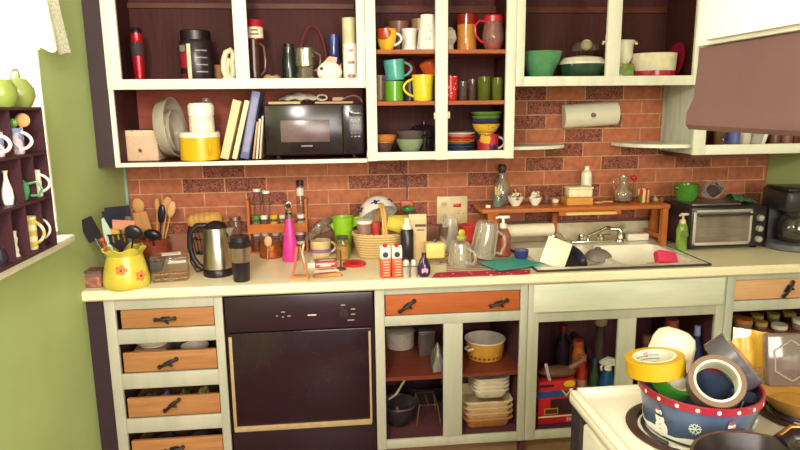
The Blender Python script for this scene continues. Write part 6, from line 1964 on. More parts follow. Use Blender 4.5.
M().box(0.004, -0.006, gh2 * 1.32, 0.036, 0.018, 0.012, 0.004).tube([(-0.012, -0.01, gh2 * 1.32), (-0.026, -0.012, gh2 * 1.28)], 0.005, 8).obj('pump_head', K('#e0cda6', 0.3), t)

tfy = (1.8308, -0.3271, 0.914)[1]
tx0, tx1 = 1.6714, 2.0552
tz0, tz1 = G + 0.014, 1.1249
to = thing('toaster_oven', 'black and steel toaster oven with a glass door and three knobs', 'toaster oven', ((tx0 + tx1) / 2, tfy + 0.15, G))
o = Vector(((tx0 + tx1) / 2, tfy + 0.15, G))
off(M().bb(tx0, tx1, tfy + 0.012, tfy + 0.27, tz0, tz1, 0.006), o).obj('body', K('#2b2325', 0.35), to)
dx1 = tx0 + (tx1 - tx0) * 0.80
off(M().bb(tx0 + 0.002, tx1 - 0.002, tfy, tfy + 0.013, tz0 + 0.002, tz1 - 0.002, 0.003), o).obj('fascia', K('#2a2224', 0.3), to)
m = M()
dz0, dz1 = tz0 + 0.012, tz1 - 0.012
for bb_ in ((tx0 + 0.010, dx1, dz1 - 0.012, dz1), (tx0 + 0.010, dx1, dz0, dz0 + 0.014), (tx0 + 0.010, tx0 + 0.024, dz0, dz1), (dx1 - 0.012, dx1, dz0, dz1)):
    m.bb(bb_[0], bb_[1], tfy - 0.008, tfy - 0.0003, bb_[2], bb_[3], 0.002)
dr = off(m, o).obj('door', K('#c2bbae', 0.35, 0.35), to)
off(M().bb(tx0 + 0.022, dx1 - 0.010, tfy - 0.005, tfy - 0.0005, dz0 + 0.012, dz1 - 0.01), o).obj('door_glass', K('#7a6c60', 0.15, var=0.3, scale=9), dr)
off(M().tube([(tx0 + 0.03, tfy - 0.008, dz1 - 0.022), (tx0 + 0.03, tfy - 0.03, dz1 - 0.022), (dx1 - 0.02, tfy - 0.03, dz1 - 0.022), (dx1 - 0.02, tfy - 0.008, dz1 - 0.022)], 0.006, 8), o).obj('door_handle', K('#3a3032', 0.3), dr)
for k_ in range(2):
    off(M().bb(tx0 + 0.026, dx1 - 0.014, tfy - 0.0062, tfy - 0.0052, dz0 + 0.045 + 0.035 * k_, dz0 + 0.048 + 0.035 * k_), o).obj('rack_line', K('#a89a8a', 0.3, 0.6), dr)
for k_ in range(3):
    off(M().lathe([(0, 0), (0.016, 0), (0.014, 0.016), (0, 0.017)], 20, T((dx1 + tx1) / 2 + 0.002, tfy - 0.0003, tz0 + 0.035 + 0.052 * k_, PI / 2)), o).obj('knob', K('#c2bbae', 0.3, 0.4), to)
for fx_ in (tx0 + 0.03, tx1 - 0.03):
    for fy_ in (tfy + 0.035, tfy + 0.24):
        off(M().lathe([(0, 0), (0.012, 0), (0.014, 0.0145), (0, 0.0145)], 12, T(fx_, fy_, G)), o).obj('foot', BLACK, to)
TZ = tz1 + 0.0006
t = thing('baking_tray', 'flat grey baking tray lying on the toaster oven', 'tray', (1.8152, tfy + 0.13, TZ))
M().box(0, 0, 0.006, 0.25, 0.20, 0.010, 0.003).obj('tray', K('#7a6e6a', 0.3, 0.6), t)
TZ2 = TZ + 0.0118
gp = thing('green_pot', 'grass green pot standing on the toaster oven by the riser shelf', 'pot', (1.7209, tfy + 0.14, TZ2))
gr_ = 0.0548
gh3 = 1.2203 - TZ2
M().lathe(shell([(gr_ * 0.72, 0), (gr_ * 0.85, 0.008), (gr_ * 0.98, gh3 * 0.5), (gr_ * 0.96, gh3 * 0.85), (gr_ * 1.03, gh3)], 0.004), 36).obj('body', K('#447d28', 0.2), gp)
for sx_ in (-1, 1):
    M().tube([(sx_ * gr_ * 0.95, -0.014, gh3 * 0.8), (sx_ * gr_ * 1.12, -0.012, gh3 * 0.82), (sx_ * gr_ * 1.12, 0.012, gh3 * 0.82), (sx_ * gr_ * 0.95, 0.014, gh3 * 0.8)], 0.005, 8).obj('handle', K('#447d28', 0.2), gp)
t = thing('twig_ring', 'small twig wreath basket leaning on the toaster oven', 'wreath', (1.8524, tfy + 0.13, TZ2 + 0.048), 0, None, (R(62), R(-22), 0))
m = M()
rnd = random.Random(4)
for k_ in range(9):
    p0 = rnd.uniform(0, 6.28)
    m.tube([((0.046 + 0.008 * math.sin(3 * a + p0)) * math.cos(a), (0.040 + 0.007 * math.cos(2 * a + p0)) * math.sin(a), 0.010 * math.sin(4 * a + p0)) for a in [i * 2 * PI / 30 for i in range(30)]], 0.0035, 6, closed=True)
m.obj('twigs', K('#8a7264', 0.7, var=0.3, scale=80), t)
M().lathe([(0, -0.014), (0.036, -0.012), (0.042, 0.002)], 20).obj('liner', K('#3a2c2c', 0.7), t)
t = thing('green_cloth', 'folded dark green cloth at the knob end of the toaster oven', 'cloth', (1.9804 + 0.014, tfy + 0.12, TZ + 0.003), R(-4))
def cl_fn(u, v):
    return (-0.055 + 0.11 * u, -0.05 + 0.10 * v, 0.006 + 0.032 * (1 - u) ** 0.8 * math.sin(PI * min(v * 0.9 + 0.08, 1)) + 0.004 * math.sin(u * 17))
M().grid(cl_fn, 20, 10, 0.004).obj('cloth', K('#3c7248', 0.8), t)

cm = (2.0713, -0.4868, 0.914)
kx, ky = 2.1917, -0.33
t = thing('coffee_maker', 'black drip coffee maker with a glass jug at the counter corner', 'coffee maker', (kx, ky, G), R(-6))
ctop = 1.2091 - G
CB = K('#2e2a2c', 0.3)
M().lathe([(0, 0), (0.115, 0), (0.12, 0.006), (0.118, 0.03), (0.095, 0.036), (0, 0.036)], 40, sy=0.95).obj('base', K('#5d5a60', 0.3), t)
M().box(0.0, 0.075, ctop / 2, 0.20, 0.08, ctop - 0.004, 0.015).obj('tower', CB, t)
M().box(0.0, -0.01, ctop - 0.055, 0.205, 0.20, 0.105, 0.02, seg=3).obj('brew_head', CB, t)
M().box(0.0, -0.01, ctop + 0.001, 0.20, 0.19, 0.014, 0.006).obj('lid', K('#242022', 0.25), t)
jg = M().lathe(shell([(0.060, 0.038), (0.072, 0.05), (0.080, 0.09), (0.074, 0.13), (0.052, 0.165), (0.054, 0.178)], 0.003), 32, T(0, -0.02, 0)).obj('jug', glass('#8a8078', 0.6, 0.12), t)
M().lathe([(0, 0.042), (0.058, 0.042), (0.070, 0.052), (0.077, 0.09), (0, 0.09)], 28, T(0, -0.02, 0)).obj('coffee', K('#1f1412', 0.15), jg)
M().lathe([(0.0545, 0.166), (0.057, 0.168), (0.057, 0.184), (0, 0.188)], 28, T(0, -0.02, 0)).obj('jug_lid', CB, jg)
M().tube([(0.055, -0.05, 0.172), (0.095, -0.08, 0.165), (0.10, -0.085, 0.10), (0.075, -0.06, 0.07)], 0.009, 8).obj('jug_handle', CB, jg)
M().box(-0.005, -0.1105, ctop - 0.05, 0.04, 0.002, 0.010, 0.001).obj('badge', K('#c9c4bc', 0.4), t)
M().lathe([(0, 0), (0.012, 0), (0.012, 0.004), (0, 0.004)], 16, T(0.0, -0.1135, 0.018, PI / 2)).obj('switch', K('#2a2628', 0.3), t)
single(M().lathe([(0, 0), (0.02, 0), (0.022, 0.004), (0.022, 0.10), (0.016, 0.115), (0, 0.12)], 20), 'spice_grinder', K('#a89c8c', 0.3, 0.4), 'small grey grinder between the toaster oven and the coffee maker', 'grinder', (2.1445 + 0.04, -0.13, G))

# ================================================================ inside the drawers
D2 = -0.56
for k_ in range(4):
    bowl('bowl', ('white bowl at the foot of the nest in the second drawer', 'white bowl second in the nest in the second drawer', 'white bowl third in the nest in the second drawer', 'white bowl on top of the nest in the second drawer')[k_], K('#e0d2b4', 0.25), (-0.8128 + 0.012, -0.47, 0.5632 + 0.065 + 0.0105 * k_), 0.080 - 0.001 * k_, 0.03, 0.7, group='white bowls nested in the second drawer')
single(M().box(0, 0, 0.032, 0.13, 0.13, 0.064, 0.004), 'carton', K('#8a6a52', 0.6), 'brown carton under the white bowls in the second drawer', 'box', (-0.8128 + 0.012, -0.47, 0.5630))
t = thing('food_tub', 'white tub with a red printed band in the second drawer', 'tub', (-0.6291, -0.48, 0.5625))
M().lathe([(0, 0), (0.05, 0), (0.052, 0.004), (0.058, 0.6157 - 0.5625)], 28).obj('body', K('#e2cfc0', 0.3), t)
M().lathe([(0.0575, 0.5885 - 0.5625), (0.0588, 0.6111 - 0.5625)], 28).obj('printed_band', K('#b03a44', 0.4), t)
single(M().lathe([(0, 0), (0.04, 0), (0.044, 0.07), (0.04, 0.085), (0, 0.085)], 20), 'grey_jar', K('#5a5048', 0.4), 'dull grey jar between the bowls and the red-banded tub in the second drawer', 'jar', (-0.7186, -0.36, 0.5630))
def crumple(name, label, mat, u, v, y, zb, w_, hh, sd, cat='bag'):
    rnd_ = random.Random(sd)
    f1, f2 = rnd_.uniform(9, 15), rnd_.uniform(0, 6)
    def f(a, b):
        return (w_ * (a - 0.5), 0.10 * (b - 0.5), 0.004 + hh * (math.sin(PI * a) * math.sin(PI * b)) ** 0.45 * (0.8 + 0.2 * math.sin(f1 * a + f2) * math.cos(7 * b + f2)))
    return single(M().grid(f, 22, 14, 0.0012), name, mat, label, cat, (u, y, zb))
crumple('cloth', 'grey-green cloth at the wall end of the third drawer', K('#56604c', 0.8), -0.8304, 0, -0.49, 0.3655, 0.070, 0.413 - 0.3655, 3, 'cloth')
crumple('cloth', 'pale blue cloth in the middle of the third drawer', K('#6a7488', 0.8), -0.7601, 0, -0.50, 0.3655, 0.070, 0.4172 - 0.3655, 5, 'cloth')
crumple('cloth', 'olive cloth in the third drawer beside the pale blue one', K('#6a6a34', 0.8), -0.6914, 0, -0.49, 0.3655, 0.062, 0.4171 - 0.3655, 8, 'cloth')
crumple('cloth', 'yellow-green cloth at the dishwasher end of the third drawer', K('#84803c', 0.8), -0.6035, 0, -0.49, 0.3655, 0.070, 0.4304 - 0.3655, 12, 'cloth')
crumple('plastic_bag', 'crumpled smoky plastic bag in the bottom drawer', glass('#8a7a80', 0.4, 0.25, 0.15), -0.7878, 0, -0.49, 0.1775, 0.115, 0.2193 - 0.1775, 21)
crumple('plastic_bag', 'crumpled clear plastic bag in the bottom drawer by the dishwasher', glass('#9a8a8a', 0.4, 0.25, 0.15), -0.6392, 0, -0.49, 0.1775, 0.17, 0.2158 - 0.1775, 25)

# ================================================================ bays under the long drawer
H1, H0 = 0.4555, 0.1655
t = thing('biscuit_tin', 'white lidded canister with faint dots in the bay next to the dishwasher', 'canister', (0.284, -0.2001, 0.4557))
ch = 0.0855
M().lathe([(0, 0), (0.068, 0), (0.07, 0.004), (0.07, ch * 0.72)], 32).obj('body', spots('#c2b5a4', '#9a8478', 70, 0.2, 0.35), t)
M().lathe([(0, ch * 0.71), (0.072, ch * 0.71), (0.072, ch * 0.95), (0.066, ch), (0, ch)], 32).obj('lid', K('#b9ac9a', 0.3), t)
t = thing('glass_canister', 'square smoky glass canister beside the dotted canister', 'canister', (0.3965, -0.3186, 0.4557))
gh4 = 0.1135
M().box(0, 0, gh4 / 2, 0.075, 0.075, gh4, 0.006).obj('body', glass('#8f7d78', 0.3, 0.35), t)
M().box(0, 0, gh4 + 0.006, 0.078, 0.078, 0.012, 0.004).obj('lid', K('#6a5a56', 0.3), t)
crumple('plastic_bag', 'crinkled clear plastic bag hanging over the shelf edge by the cabinet post', glass('#d8d0c4', 0.5, 0.2, 0.12), 0.4246, 0, -0.49, H1, 0.06, 0.13, 31)
t = thing('glass_bowl', 'large clear glass mixing bowl on the bottom of the bay next to the dishwasher', 'bowl', (0.250, -0.42, H0))
M().lathe(shell([(0.045, 0), (0.05, 0.004), (0.075, 0.05), (0.085, 0.10)], 0.004), 36).obj('body', glass('#a8989a', 0.35, 0.08), t)
M().tube([(0.085 * math.cos(i * PI / 18), 0.085 * math.sin(i * PI / 18), 0.10) for i in range(36)], 0.004, 6, closed=True).obj('rim', glass('#c8bcb8', 0.6, 0.1), t)
t = thing('whisk_handle', 'curved pale metal handle leaning in the bay next to the dishwasher', 'handle', (0.2236, -0.46, H0 + 0.115))
M().tube([(0.2239 - 0.2236 - 0.02, 0, 0.304 - H0 - 0.115), (0.015, 0, 0.3265 - H0 - 0.115), (0.06, 0.01, 0.3963 - H0 - 0.115)], 0.006, 8).obj('rod', K('#c4b0a0', 0.25, 0.5), t)
t = thing('wire_rack', 'dull brass wire rack standing on the floor of the bay', 'rack', (0.3692 + 0.016, -0.44, H0 + 0.0038))
m = M()
rw_, rh_ = 0.042, 0.2655 - H0
for y_ in (-0.03, 0.10):
    m.tube([(-rw_ * 1.3, y_, 0.0), (-rw_, y_, rh_), (rw_, y_, rh_), (rw_ * 1.35, y_, 0.0)], 0.0035, 8)
for x_ in (-rw_, 0, rw_):
    m.tube([(x_, -0.03, rh_), (x_, 0.10, rh_)], 0.0025, 6)
m.obj('wires', K('#8a7c4a', 0.4, 0.5), t)
t = thing('roasting_dish', 'dark glass roasting dish at the back of the bay behind the wire rack', 'dish', (0.4073, -0.19, H0))
M().lathe(shell([(0.09, 0), (0.095, 0.005), (0.12, 0.09)], 0.005), 36, sy=0.8).obj('body', glass('#5a484c', 0.3, 0.4), t)

t = thing('casserole_pot', 'white-lined yellow pot with a dotted band on the upper shelf of the open bay', 'pot', (0.6663, -0.3787, 0.4557))
pr_ = 0.0903
ph_ = 0.0881
M().lathe([(0, 0), (pr_ * 0.9, 0), (pr_ * 0.95, 0.006), (pr_, ph_ * 0.85), (pr_ * 1.03, ph_)], 40).obj('body', K('#d29a3c', 0.25), t)
M().lathe([(pr_ * 1.03, ph_), (pr_ * 1.0, ph_ + 0.001), (pr_ * 0.96, ph_ * 0.85), (pr_ * 0.9, 0.012), (0, 0.010)], 40).obj('lining', K('#d2c4b4', 0.2), t)
M().tube([(pr_ * 1.03 * math.cos(i * PI / 20), pr_ * 1.03 * math.sin(i * PI / 20), ph_) for i in range(40)], 0.003, 6, closed=True).obj('rim', K('#e2d6c6', 0.2), t)
for i in range(11):
    a = R(-160 + 14 * i)
    q = pr_ * 0.957 + 0.001
    M().lathe([(0, 0), (0.006, 0), (0, 0.001)], 10, T(q * math.cos(a), q * math.sin(a), ph_ * 0.2, PI / 2, 0, a + PI / 2)).obj('printed_dot', K('#6a3a22', 0.4), t)
M().tube([(-pr_ * 0.95, -0.03, ph_ * 0.72), (-pr_ * 1.15, -0.055, ph_ * 0.72), (-pr_ * 1.05, -0.075, ph_ * 0.70), (-pr_ * 0.78, -0.065, ph_ * 0.70)], 0.006, 8).obj('handle', K('#d8c8b4', 0.25), t)

# stacked ovenware
def oven_dish(label, x, y, z, w_, d_, h_, mat, rz=0.0, group=None):
    o = thing('baking_dish', label, 'dish', (x, y, z), rz, group)
    m_ = M()
    def ring(sc, zz_, r_=0.03):
        return [(a, b, zz_) for a, b, _ in bowl_ring(-w_ / 2 * sc, w_ / 2 * sc, -d_ / 2 * sc, d_ / 2 * sc, 0, r_)]
    rings = [ring(0.82, 0.0), ring(0.86, 0.003), ring(0.97, h_ * 0.85), ring(1.04, h_ * 0.88), ring(1.04, h_), ring(0.95, h_), ring(0.82, 0.005)]
    n = len(rings[0])
    vs = [v for r_ in rings for v in r_]
    fs = [(k * n + i, k * n + (i + 1) % n, (k + 1) * n + (i + 1) % n, (k + 1) * n + i) for k in range(len(rings) - 1) for i in range(n)]
    fs += [tuple(range(n))[::-1], tuple(range((len(rings) - 1) * n, len(rings) * n))]
    m_.poly(vs, fs)
    m_.obj('body', mat, o)
    return o
dzs = [(0.1665, '#c0814a', 'amber baking dish at the foot of the stack of ovenware'), (0.195, '#cfa878', 'tan baking dish second in the stack of ovenware'), (0.222, '#d6b68a', 'tan baking dish third in the stack of ovenware'), (0.249, '#d9c09a', 'wide beige baking dish just under the small white dishes')]
dxx = 0.655
for i, (z_, hc, lb) in enumerate(dzs):
    oven_dish(lb, dxx, -0.43, z_, 0.222, 0.20, 0.048, K(hc, 0.25), R(2 - i), 'wide baking dishes stacked in the open bay')
dz0 = 0.249 + 0.049
nsm = 4
top_z = 0.4079
for i in range(nsm):
    oven_dish(('small white dish at the foot of the small stack on the ovenware', 'small white dish second in the small stack on the ovenware', 'small white dish third in the small stack on the ovenware', 'small white dish on top of the small stack of ovenware')[i], 0.672, -0.43, dz0 + 0.019 * i, 0.165, 0.15, 0.042, K('#e4d6bc', 0.25), R(1.5 * i), 'small white dishes stacked in the open bay')
oven_dish('flat glass dish standing behind the small white dishes', 0.645, -0.235, 0.1665, 0.2, 0.12, 0.2, glass('#b8a49a', 0.3, 0.2))

# ================================================================ under the sink
U0 = 0.1655
bxz = 0.1457
t = thing('trash_bag_box', 'red box of rubbish bags with a blue band and yellow oval under the sink', 'box', (0.9672, -0.50, U0 + 0.006), R(2))
rw_, rh_ = 0.1766, 0.3807 - U0 - 0.006
M().box(0, 0, rh_ / 2, rw_, 0.06, rh_, 0.002).obj('carton', K('#c4202c', 0.35), t)
fyl = -0.0305
M().box(-0.01, fyl, rh_ * 0.70, rw_ * 0.98, 0.001, rh_ * 0.15).obj('blue_band', K('#2f4a8a', 0.4), t)
M().prism([(0.02, rh_ * 0.78), (0.045, rh_ * 0.62), (0.07, rh_ * 0.78), (0.062, rh_ * 0.78), (0.045, rh_ * 0.68), (0.028, rh_ * 0.78)], fyl - 0.0012, fyl - 0.0004).obj('chevron', K('#d8c040', 0.4), t)
M().lathe([(0, 0), (1, 0), (1, 0.0008), (0, 0.0008)], 28, T(0.058, fyl, rh_ * 0.92, PI / 2) @ Matrix.Diagonal((0.028, 0.016, 1, 1))).obj('yellow_oval', K('#e0b82c', 0.4), t)
M().box(0.03, fyl, rh_ * 0.40, 0.12, 0.001, rh_ * 0.36).obj('dark_panel', K('#3a1f26', 0.4), t)
M().box(-0.025, fyl - 0.0006, rh_ * 0.30, 0.065, 0.001, 0.03).obj('badge', K('#c8a032', 0.4), t)
M().box(-0.025, fyl - 0.0012, rh_ * 0.30, 0.056, 0.001, 0.022).obj('badge_panel', K('#4a2a24', 0.4), t)
M().box(0, fyl - 0.0002, rh_ * 0.175, rw_ * 0.99, 0.001, 0.006).obj('white_line', K('#ecd8cc', 0.4), t)
text('200', 0.024, 'lettering', K('#f0e6dc', 0.4), t, (0.066, fyl - 0.0008, rh_ * 0.08))
M().box(-0.05, fyl - 0.0003, rh_ * 0.90, 0.07, 0.001, 0.012).obj('printed_bar', K('#3a1a1f', 0.4), t)
single(M().box(0, 0, 0.0025, 0.19, 0.09, 0.005, 0.001), 'flat_carton', K('#3a262a', 0.6), 'dark flat carton beneath the red box under the sink', 'box', (0.9718, -0.50, U0), R(2))
bz_ = U0 + 0.0065 + rh_
t = thing('dustpan_brush', 'brown brush with a pale strap lying on the red box', 'brush', (0.9797, -0.49, bz_), 0)
M().ball(0.0, 0, 0.028, 0.09, 0.04, 0.026).obj('body', K('#6a4434', 0.6), t)
M().tube([(0.05, 0, 0.035), (0.09, -0.01, 0.065), (0.12, 0.0, 0.08)], 0.014, 10).obj('handle', K('#7a5440', 0.5), t)
M().box(-0.045, -0.035, 0.055, 0.014, 0.004, 0.085, 0.001, T(0, 0, 0, 0, R(-14))).obj('strap', K('#b8b0b4', 0.4), t)
def bottle(name, label, x, y, z, r, h, bm, cm, cat='bottle', neck=0.4, rot=None, band=None, sh=0.72):
    o = thing(name, label, cat, (x, y, z), 0, None, rot)
    M().lathe([(0, 0), (r * 0.94, 0), (r, 0.006), (r, h * sh), (r * neck, h * 0.88), (r * neck, h * 0.92), (0, h * 0.92)], 24).obj('body', bm, o)
    M().lathe([(0, h * 0.9), (r * neck * 1.15, h * 0.9), (r * neck * 1.1, h), (0, h)], 18).obj('cap', cm, o)
    if band:
        M().lathe([(r + 0.0006, h * 0.2), (r + 0.0006, h * 0.58)], 24).obj('paper_label', band, o)
    return o
bottle('spray_can', 'orange and gold bottle leaning behind the red box under the sink', 1.1835, -0.30, U0 + 0.0045, 0.034, 0.4754 - U0, K('#c8742c', 0.25), K('#b8502c', 0.3), rot=(0, R(-6), 0), band=K('#d8a83c', 0.3), neck=0.7)
bottle('cleaner_bottle', 'red foil-labelled bottle beside the orange bottle under the sink', 1.1373, -0.39, U0, 0.032, 0.4401 - U0, K('#b83428', 0.2), K('#c86a50', 0.3), band=K('#d9a088', 0.15, 0.4), neck=0.6)
bottle('tall_bottle', 'dark bottle with a red cap at the back under the sink', 1.1132, -0.2, U0, 0.036, 0.5223 - U0, K('#2f2430', 0.2), K('#8a2430', 0.3))
bottle('green_bottle', 'dark green bottle beside the spray bottle under the sink', 1.1715, -0.46, U0, 0.021, 0.4496 - U0, glass('#4a6a3c', 0.3, 0.45), K('#2a4a78', 0.3))
t = thing('spray_bottle', 'blue spray bottle with a white trigger head under the sink', 'bottle', (1.232, -0.47, U0))
bh5 = 0.4128 - U0
M().lathe([(0, 0), (0.036, 0), (0.038, 0.006), (0.038, bh5 * 0.72), (0.016, bh5 * 0.95), (0, bh5 * 0.95)], 26).obj('body', glass('#3a78c0', 0.3, 0.45), t)
M().lathe([(0, bh5 * 0.93), (0.018, bh5 * 0.93), (0.016, bh5 * 1.03), (0, bh5 * 1.03)], 18).obj('collar', K('#ece6da', 0.3), t)
M().prism([(-0.04, bh5 * 1.06), (-0.036, bh5 * 1.10), (0.0, bh5 * 1.17), (0.026, bh5 * 1.15), (0.03, bh5 * 1.02), (-0.01, bh5 * 1.02)], -0.012, 0.012).obj('trigger_head', K('#f0eadc', 0.3), t)
M().tube([(-0.022, 0, bh5 * 1.05), (-0.034, 0, bh5 * 0.98), (-0.03, 0, bh5 * 0.92)], 0.005, 8).obj('trigger', K('#f0eadc', 0.3), t)
t = thing('drain_pipe', 'dark waste pipe with a pale collar hanging below the sink bowl', 'pipe', (1.2391, -0.35, 0.40))
M().tube([(0, 0, 0.0), (0, 0, 0.5701 - 0.40)], 0.022, 14).obj('pipe', K('#4a3a38', 0.4), t)
M().lathe([(0.024, 0.5701 - 0.40), (0.03, 0.5751 - 0.40), (0.03, 0.6004 - 0.395), (0.0, 0.6004 - 0.394)], 20).obj('collar', K('#b8a080', 0.4), t)
M().tube([(0, 0, 0.01), (0, 0.03, -0.03), (0, 0.09, -0.04), (0, 0.15, -0.02), (0, 0.2, 0.0), (0, 0.325, 0.0)], 0.02, 12).obj('trap', K('#4a3a38', 0.4), t)

# second opening under the sink
bottle('bleach_bottle', 'dull red bottle in the second opening under the sink', 1.5408, -0.45, U0, 0.055, 0.6209 - U0, K('#7a2a2a', 0.3), K('#8a3a34', 0.3), neck=0.5)
bottle('cleaner_bottle', 'navy bottle with a pale blue cap under the sink near the far post', 1.6214, -0.53, U0, 0.030, 0.6121 - U0, K('#262a52', 0.2), K('#7a86b0', 0.3))
bottle('cleaner_bottle', 'dark brown bottle under the sink by the middle post', 1.4012, -0.49, U0, 0.042, 0.5639 - U0, K('#3f2a2a', 0.25), K('#5a3a34', 0.3))
single(M().box(0, 0, 0.12, 0.11, 0.08, 0.24, 0.004), 'dark_carton', K('#4a3030', 0.5, var=0.3, scale=30), 'dark carton between the brown bottle and the red one under the sink', 'box', (1.5649, -0.29, U0))

# jars in the far cabinet
JS = 0.5605
jar_specs = [(742, 325, -0.50, .042, '#a8622c', '#8a5a3c', 'wide jar with an orange-brown lid, nearest the sink cabinet in the jar cupboard'),
             (762, 322, -0.47, .028, '#a8863c', '#5a4a3a', 'jar with a mustard lid, second along the jar cupboard shelf'),
             (757, 317, -0.36, .028, '#98803c', '#5a4a3c', 'jar with a mustard lid at the back of the jar cupboard shelf'),
             (773, 317, -0.38, .028, '#98843c', '#4a4238', 'back-row jar with an ochre lid beside the two mustard-lidded jars'),
             (788, 316, -0.38, .028, '#a08a40', '#4a4238', 'back-row jar with an ochre lid furthest from the sink cabinet'),
             (777, 328, -0.50, .034, '#c8bca8', '#b8b0a0', 'jar of white powder with a pale lid in the jar cupboard'),
             (797, 327, -0.50, .036, '#d0c8b8', '#c8c2b4', 'large white jar at the picture edge of the jar cupboard')]
for u, v2, y_, r_, lc, fc, lb in jar_specs:
    xj = {742: 1.8579, 762: 1.9737, 757: 2.0325, 773: 2.1015, 788: 2.1852, 777: 2.0449, 797: 2.1304 + 0.022}[u]
    hj = {742: 0.6138, 762: 0.5821, 757: 0.5769, 773: 0.5857, 788: 0.587, 777: 0.5756, 797: 0.5961}[u] - JS
    jar('storage_jar', lb, (xj, y_, JS), r_, hj, glass('#c8b0a0', 0.3, 0.2), K(lc, 0.35), 0.014, 'jar', fill=K(fc, 0.7), fh=0.8, neck=0.95)
for i in range(4):
    jar('storage_jar', ('brown jar on the floor of the jar cupboard by the sink cabinet', 'second brown jar on the floor of the jar cupboard', 'third brown jar on the floor of the jar cupboard', 'fourth brown jar on the floor of the jar cupboard')[i], (1.80 + 0.11 * i, -0.45, U0), 0.04, 0.16, glass('#a89080', 0.3, 0.3), K('#8a6a48', 0.4), 0.014, 'jar', fill=K('#6a4a38', 0.7), fh=0.8, neck=0.95, group='jars on the floor of the jar cupboard')


# ================================================================ window cubby shelf and its crockery
CBX0, CBX1 = XL + 0.004, -0.930
CBY0, CBY1 = -1.62, -0.966
CBZ = [1.1755, 1.3335, 1.4755, 1.6155]
cub = thing('cubby_shelf', 'dark brown cubbyhole shelf of cups standing on the sill against the window', 'shelf', (-0.965, -1.25, 1.1752))
o = Vector((-0.965, -1.25, 1.1752))
CUB = wood('#3c2228', '#4e2d33', 'Y', 6.0, 0.5)
off(M().bb(CBX0, CBX0 + 0.005, CBY0, CBY1, CBZ[0], CBZ[3] + 0.009), o).obj('back', CUB, cub)
for z_ in CBZ:
    off(M().bb(CBX0 + 0.005, CBX1, CBY0, CBY1, z_, z_ + 0.009), o).obj('shelf', CUB, cub)
for y_ in (CBY0, CBY1 - 0.009):
    off(M().bb(CBX0 + 0.005, CBX1, y_, y_ + 0.009, CBZ[0] + 0.009, CBZ[3]), o).obj('side', CUB, cub)
dvy = [[(-0.93, -1.2328, 1.1915), (-0.93, -1.1448, 1.2011), (-0.93, -1.0457, 1.2079)], [(-0.93, -1.1412, 1.387), (-0.93, -1.0605, 1.3766)], [(-0.93, -1.1702, 1.5307)]]
for r_, lst in enumerate(dvy):
    for p_ in lst:
        off(M().bb(CBX0 + 0.005, CBX1 - 0.002, p_[1] - 0.003, p_[1] + 0.003, CBZ[r_] + 0.009, CBZ[r_ + 1]), o).obj('divider', CUB, cub)
R3, R2, R1, R0 = CBZ[0] + 0.0095, CBZ[1] + 0.0095, CBZ[2] + 0.0095, CBZ[3] + 0.0095
CX = -0.962
OLV = K('#8a9650', 0.25)
t = thing('teapot', 'olive green teapot on top of the cubbyhole shelf, beside the window edge', 'teapot', (CX, -1.0309, R0))
M().lathe([(0, 0), (0.028, 0), (0.032, 0.004), (0.044, 0.032), (0.042, 0.056), (0.026, 0.078), (0, 0.079)], 30).obj('body', OLV, t)
M().lathe([(0.0265, 0.077), (0.024, 0.083), (0.008, 0.088), (0.008, 0.095), (0, 0.097)], 24).obj('lid', OLV, t)
M().tube([(0, -0.030, 0.066), (0, -0.046, 0.085), (0, -0.030, 0.108), (0, 0.0, 0.112), (0, 0.015, 0.095)], 0.004, 8).obj('handle', K('#b5a878', 0.3), t)
t = thing('teapot', 'second olive green pot on the cubbyhole shelf, cut by the picture edge', 'teapot', (CX, -1.0309 - 0.105, R0))
M().lathe([(0, 0), (0.028, 0), (0.032, 0.004), (0.042, 0.032), (0.040, 0.056), (0.026, 0.078), (0, 0.08)], 30).obj('body', K('#8c9c4a', 0.2), t)
M().tube([(0, 0.03, 0.066), (0, 0.05, 0.06), (0, 0.044, 0.03), (0, 0.03, 0.02)], 0.004, 8).obj('handle', K('#8c9c4a', 0.2), t)

PATT = patches(['#c8c0cc', '#7a8ab8', '#c89a8a', '#e2d8cc', '#8a6a8c', '#d0b0a0'], 55, 0.3)
my = -1.0962
cup('mug', 'patterned blue and pink mug with a white handle, top row of the cubbyhole shelf', PATT, (CX, my, R1), 0.025, 0.026, 0.078, -8, hmat=CERAMIC, hout=0.62, ht=0.005)
tool('wooden_spoon', 'round pale wooden spoon standing in the patterned mug on the cubbyhole shelf', 'spoon', (CX, my + 0.004, R1 + 0.006), (CX + 0.020, my + 0.012, (-0.955, -0.9873, 1.5999)[2] - 0.030), lambda m, L: m.ball(0, 0, L + 0.016, 0.022, 0.008, 0.021), WS, WS, 0.004)
tool('spoon', 'green plastic spoon standing in the patterned mug on the cubbyhole shelf', 'spoon', (CX + 0.002, my - 0.008, R1 + 0.006), (CX + 0.008, my - 0.014, (-0.955, -1.0629, 1.5799)[2] - 0.012), lambda m, L: m.ball(0, 0, L + 0.010, 0.014, 0.010, 0.014), K('#6a9a3c', 0.4), K('#6a9a3c', 0.4), 0.004)
cup('mug', 'patterned mug in the top row of the cubbyhole shelf, at the picture edge', PATT, (CX, -1.182 - 0.020, R1), 0.020, 0.020, 0.07, -8, hmat=CERAMIC)
single(M().lathe([(0, 0), (0.012, 0), (0.016, 0.02), (0.014, 0.045), (0.006, 0.075), (0.005, 0.09), (0.008, 0.10), (0, 0.10)], 20), 'bud_vase', CERAMIC, 'slender white bud vase in the middle row of the cubbyhole shelf', 'vase', (CX, -1.1735, R2))
t = thing('teapot', 'small jade green teapot in the middle row of the cubbyhole shelf', 'teapot', (CX, -1.0692 - 0.023, R2))
JD = K('#4f9a62', 0.2)
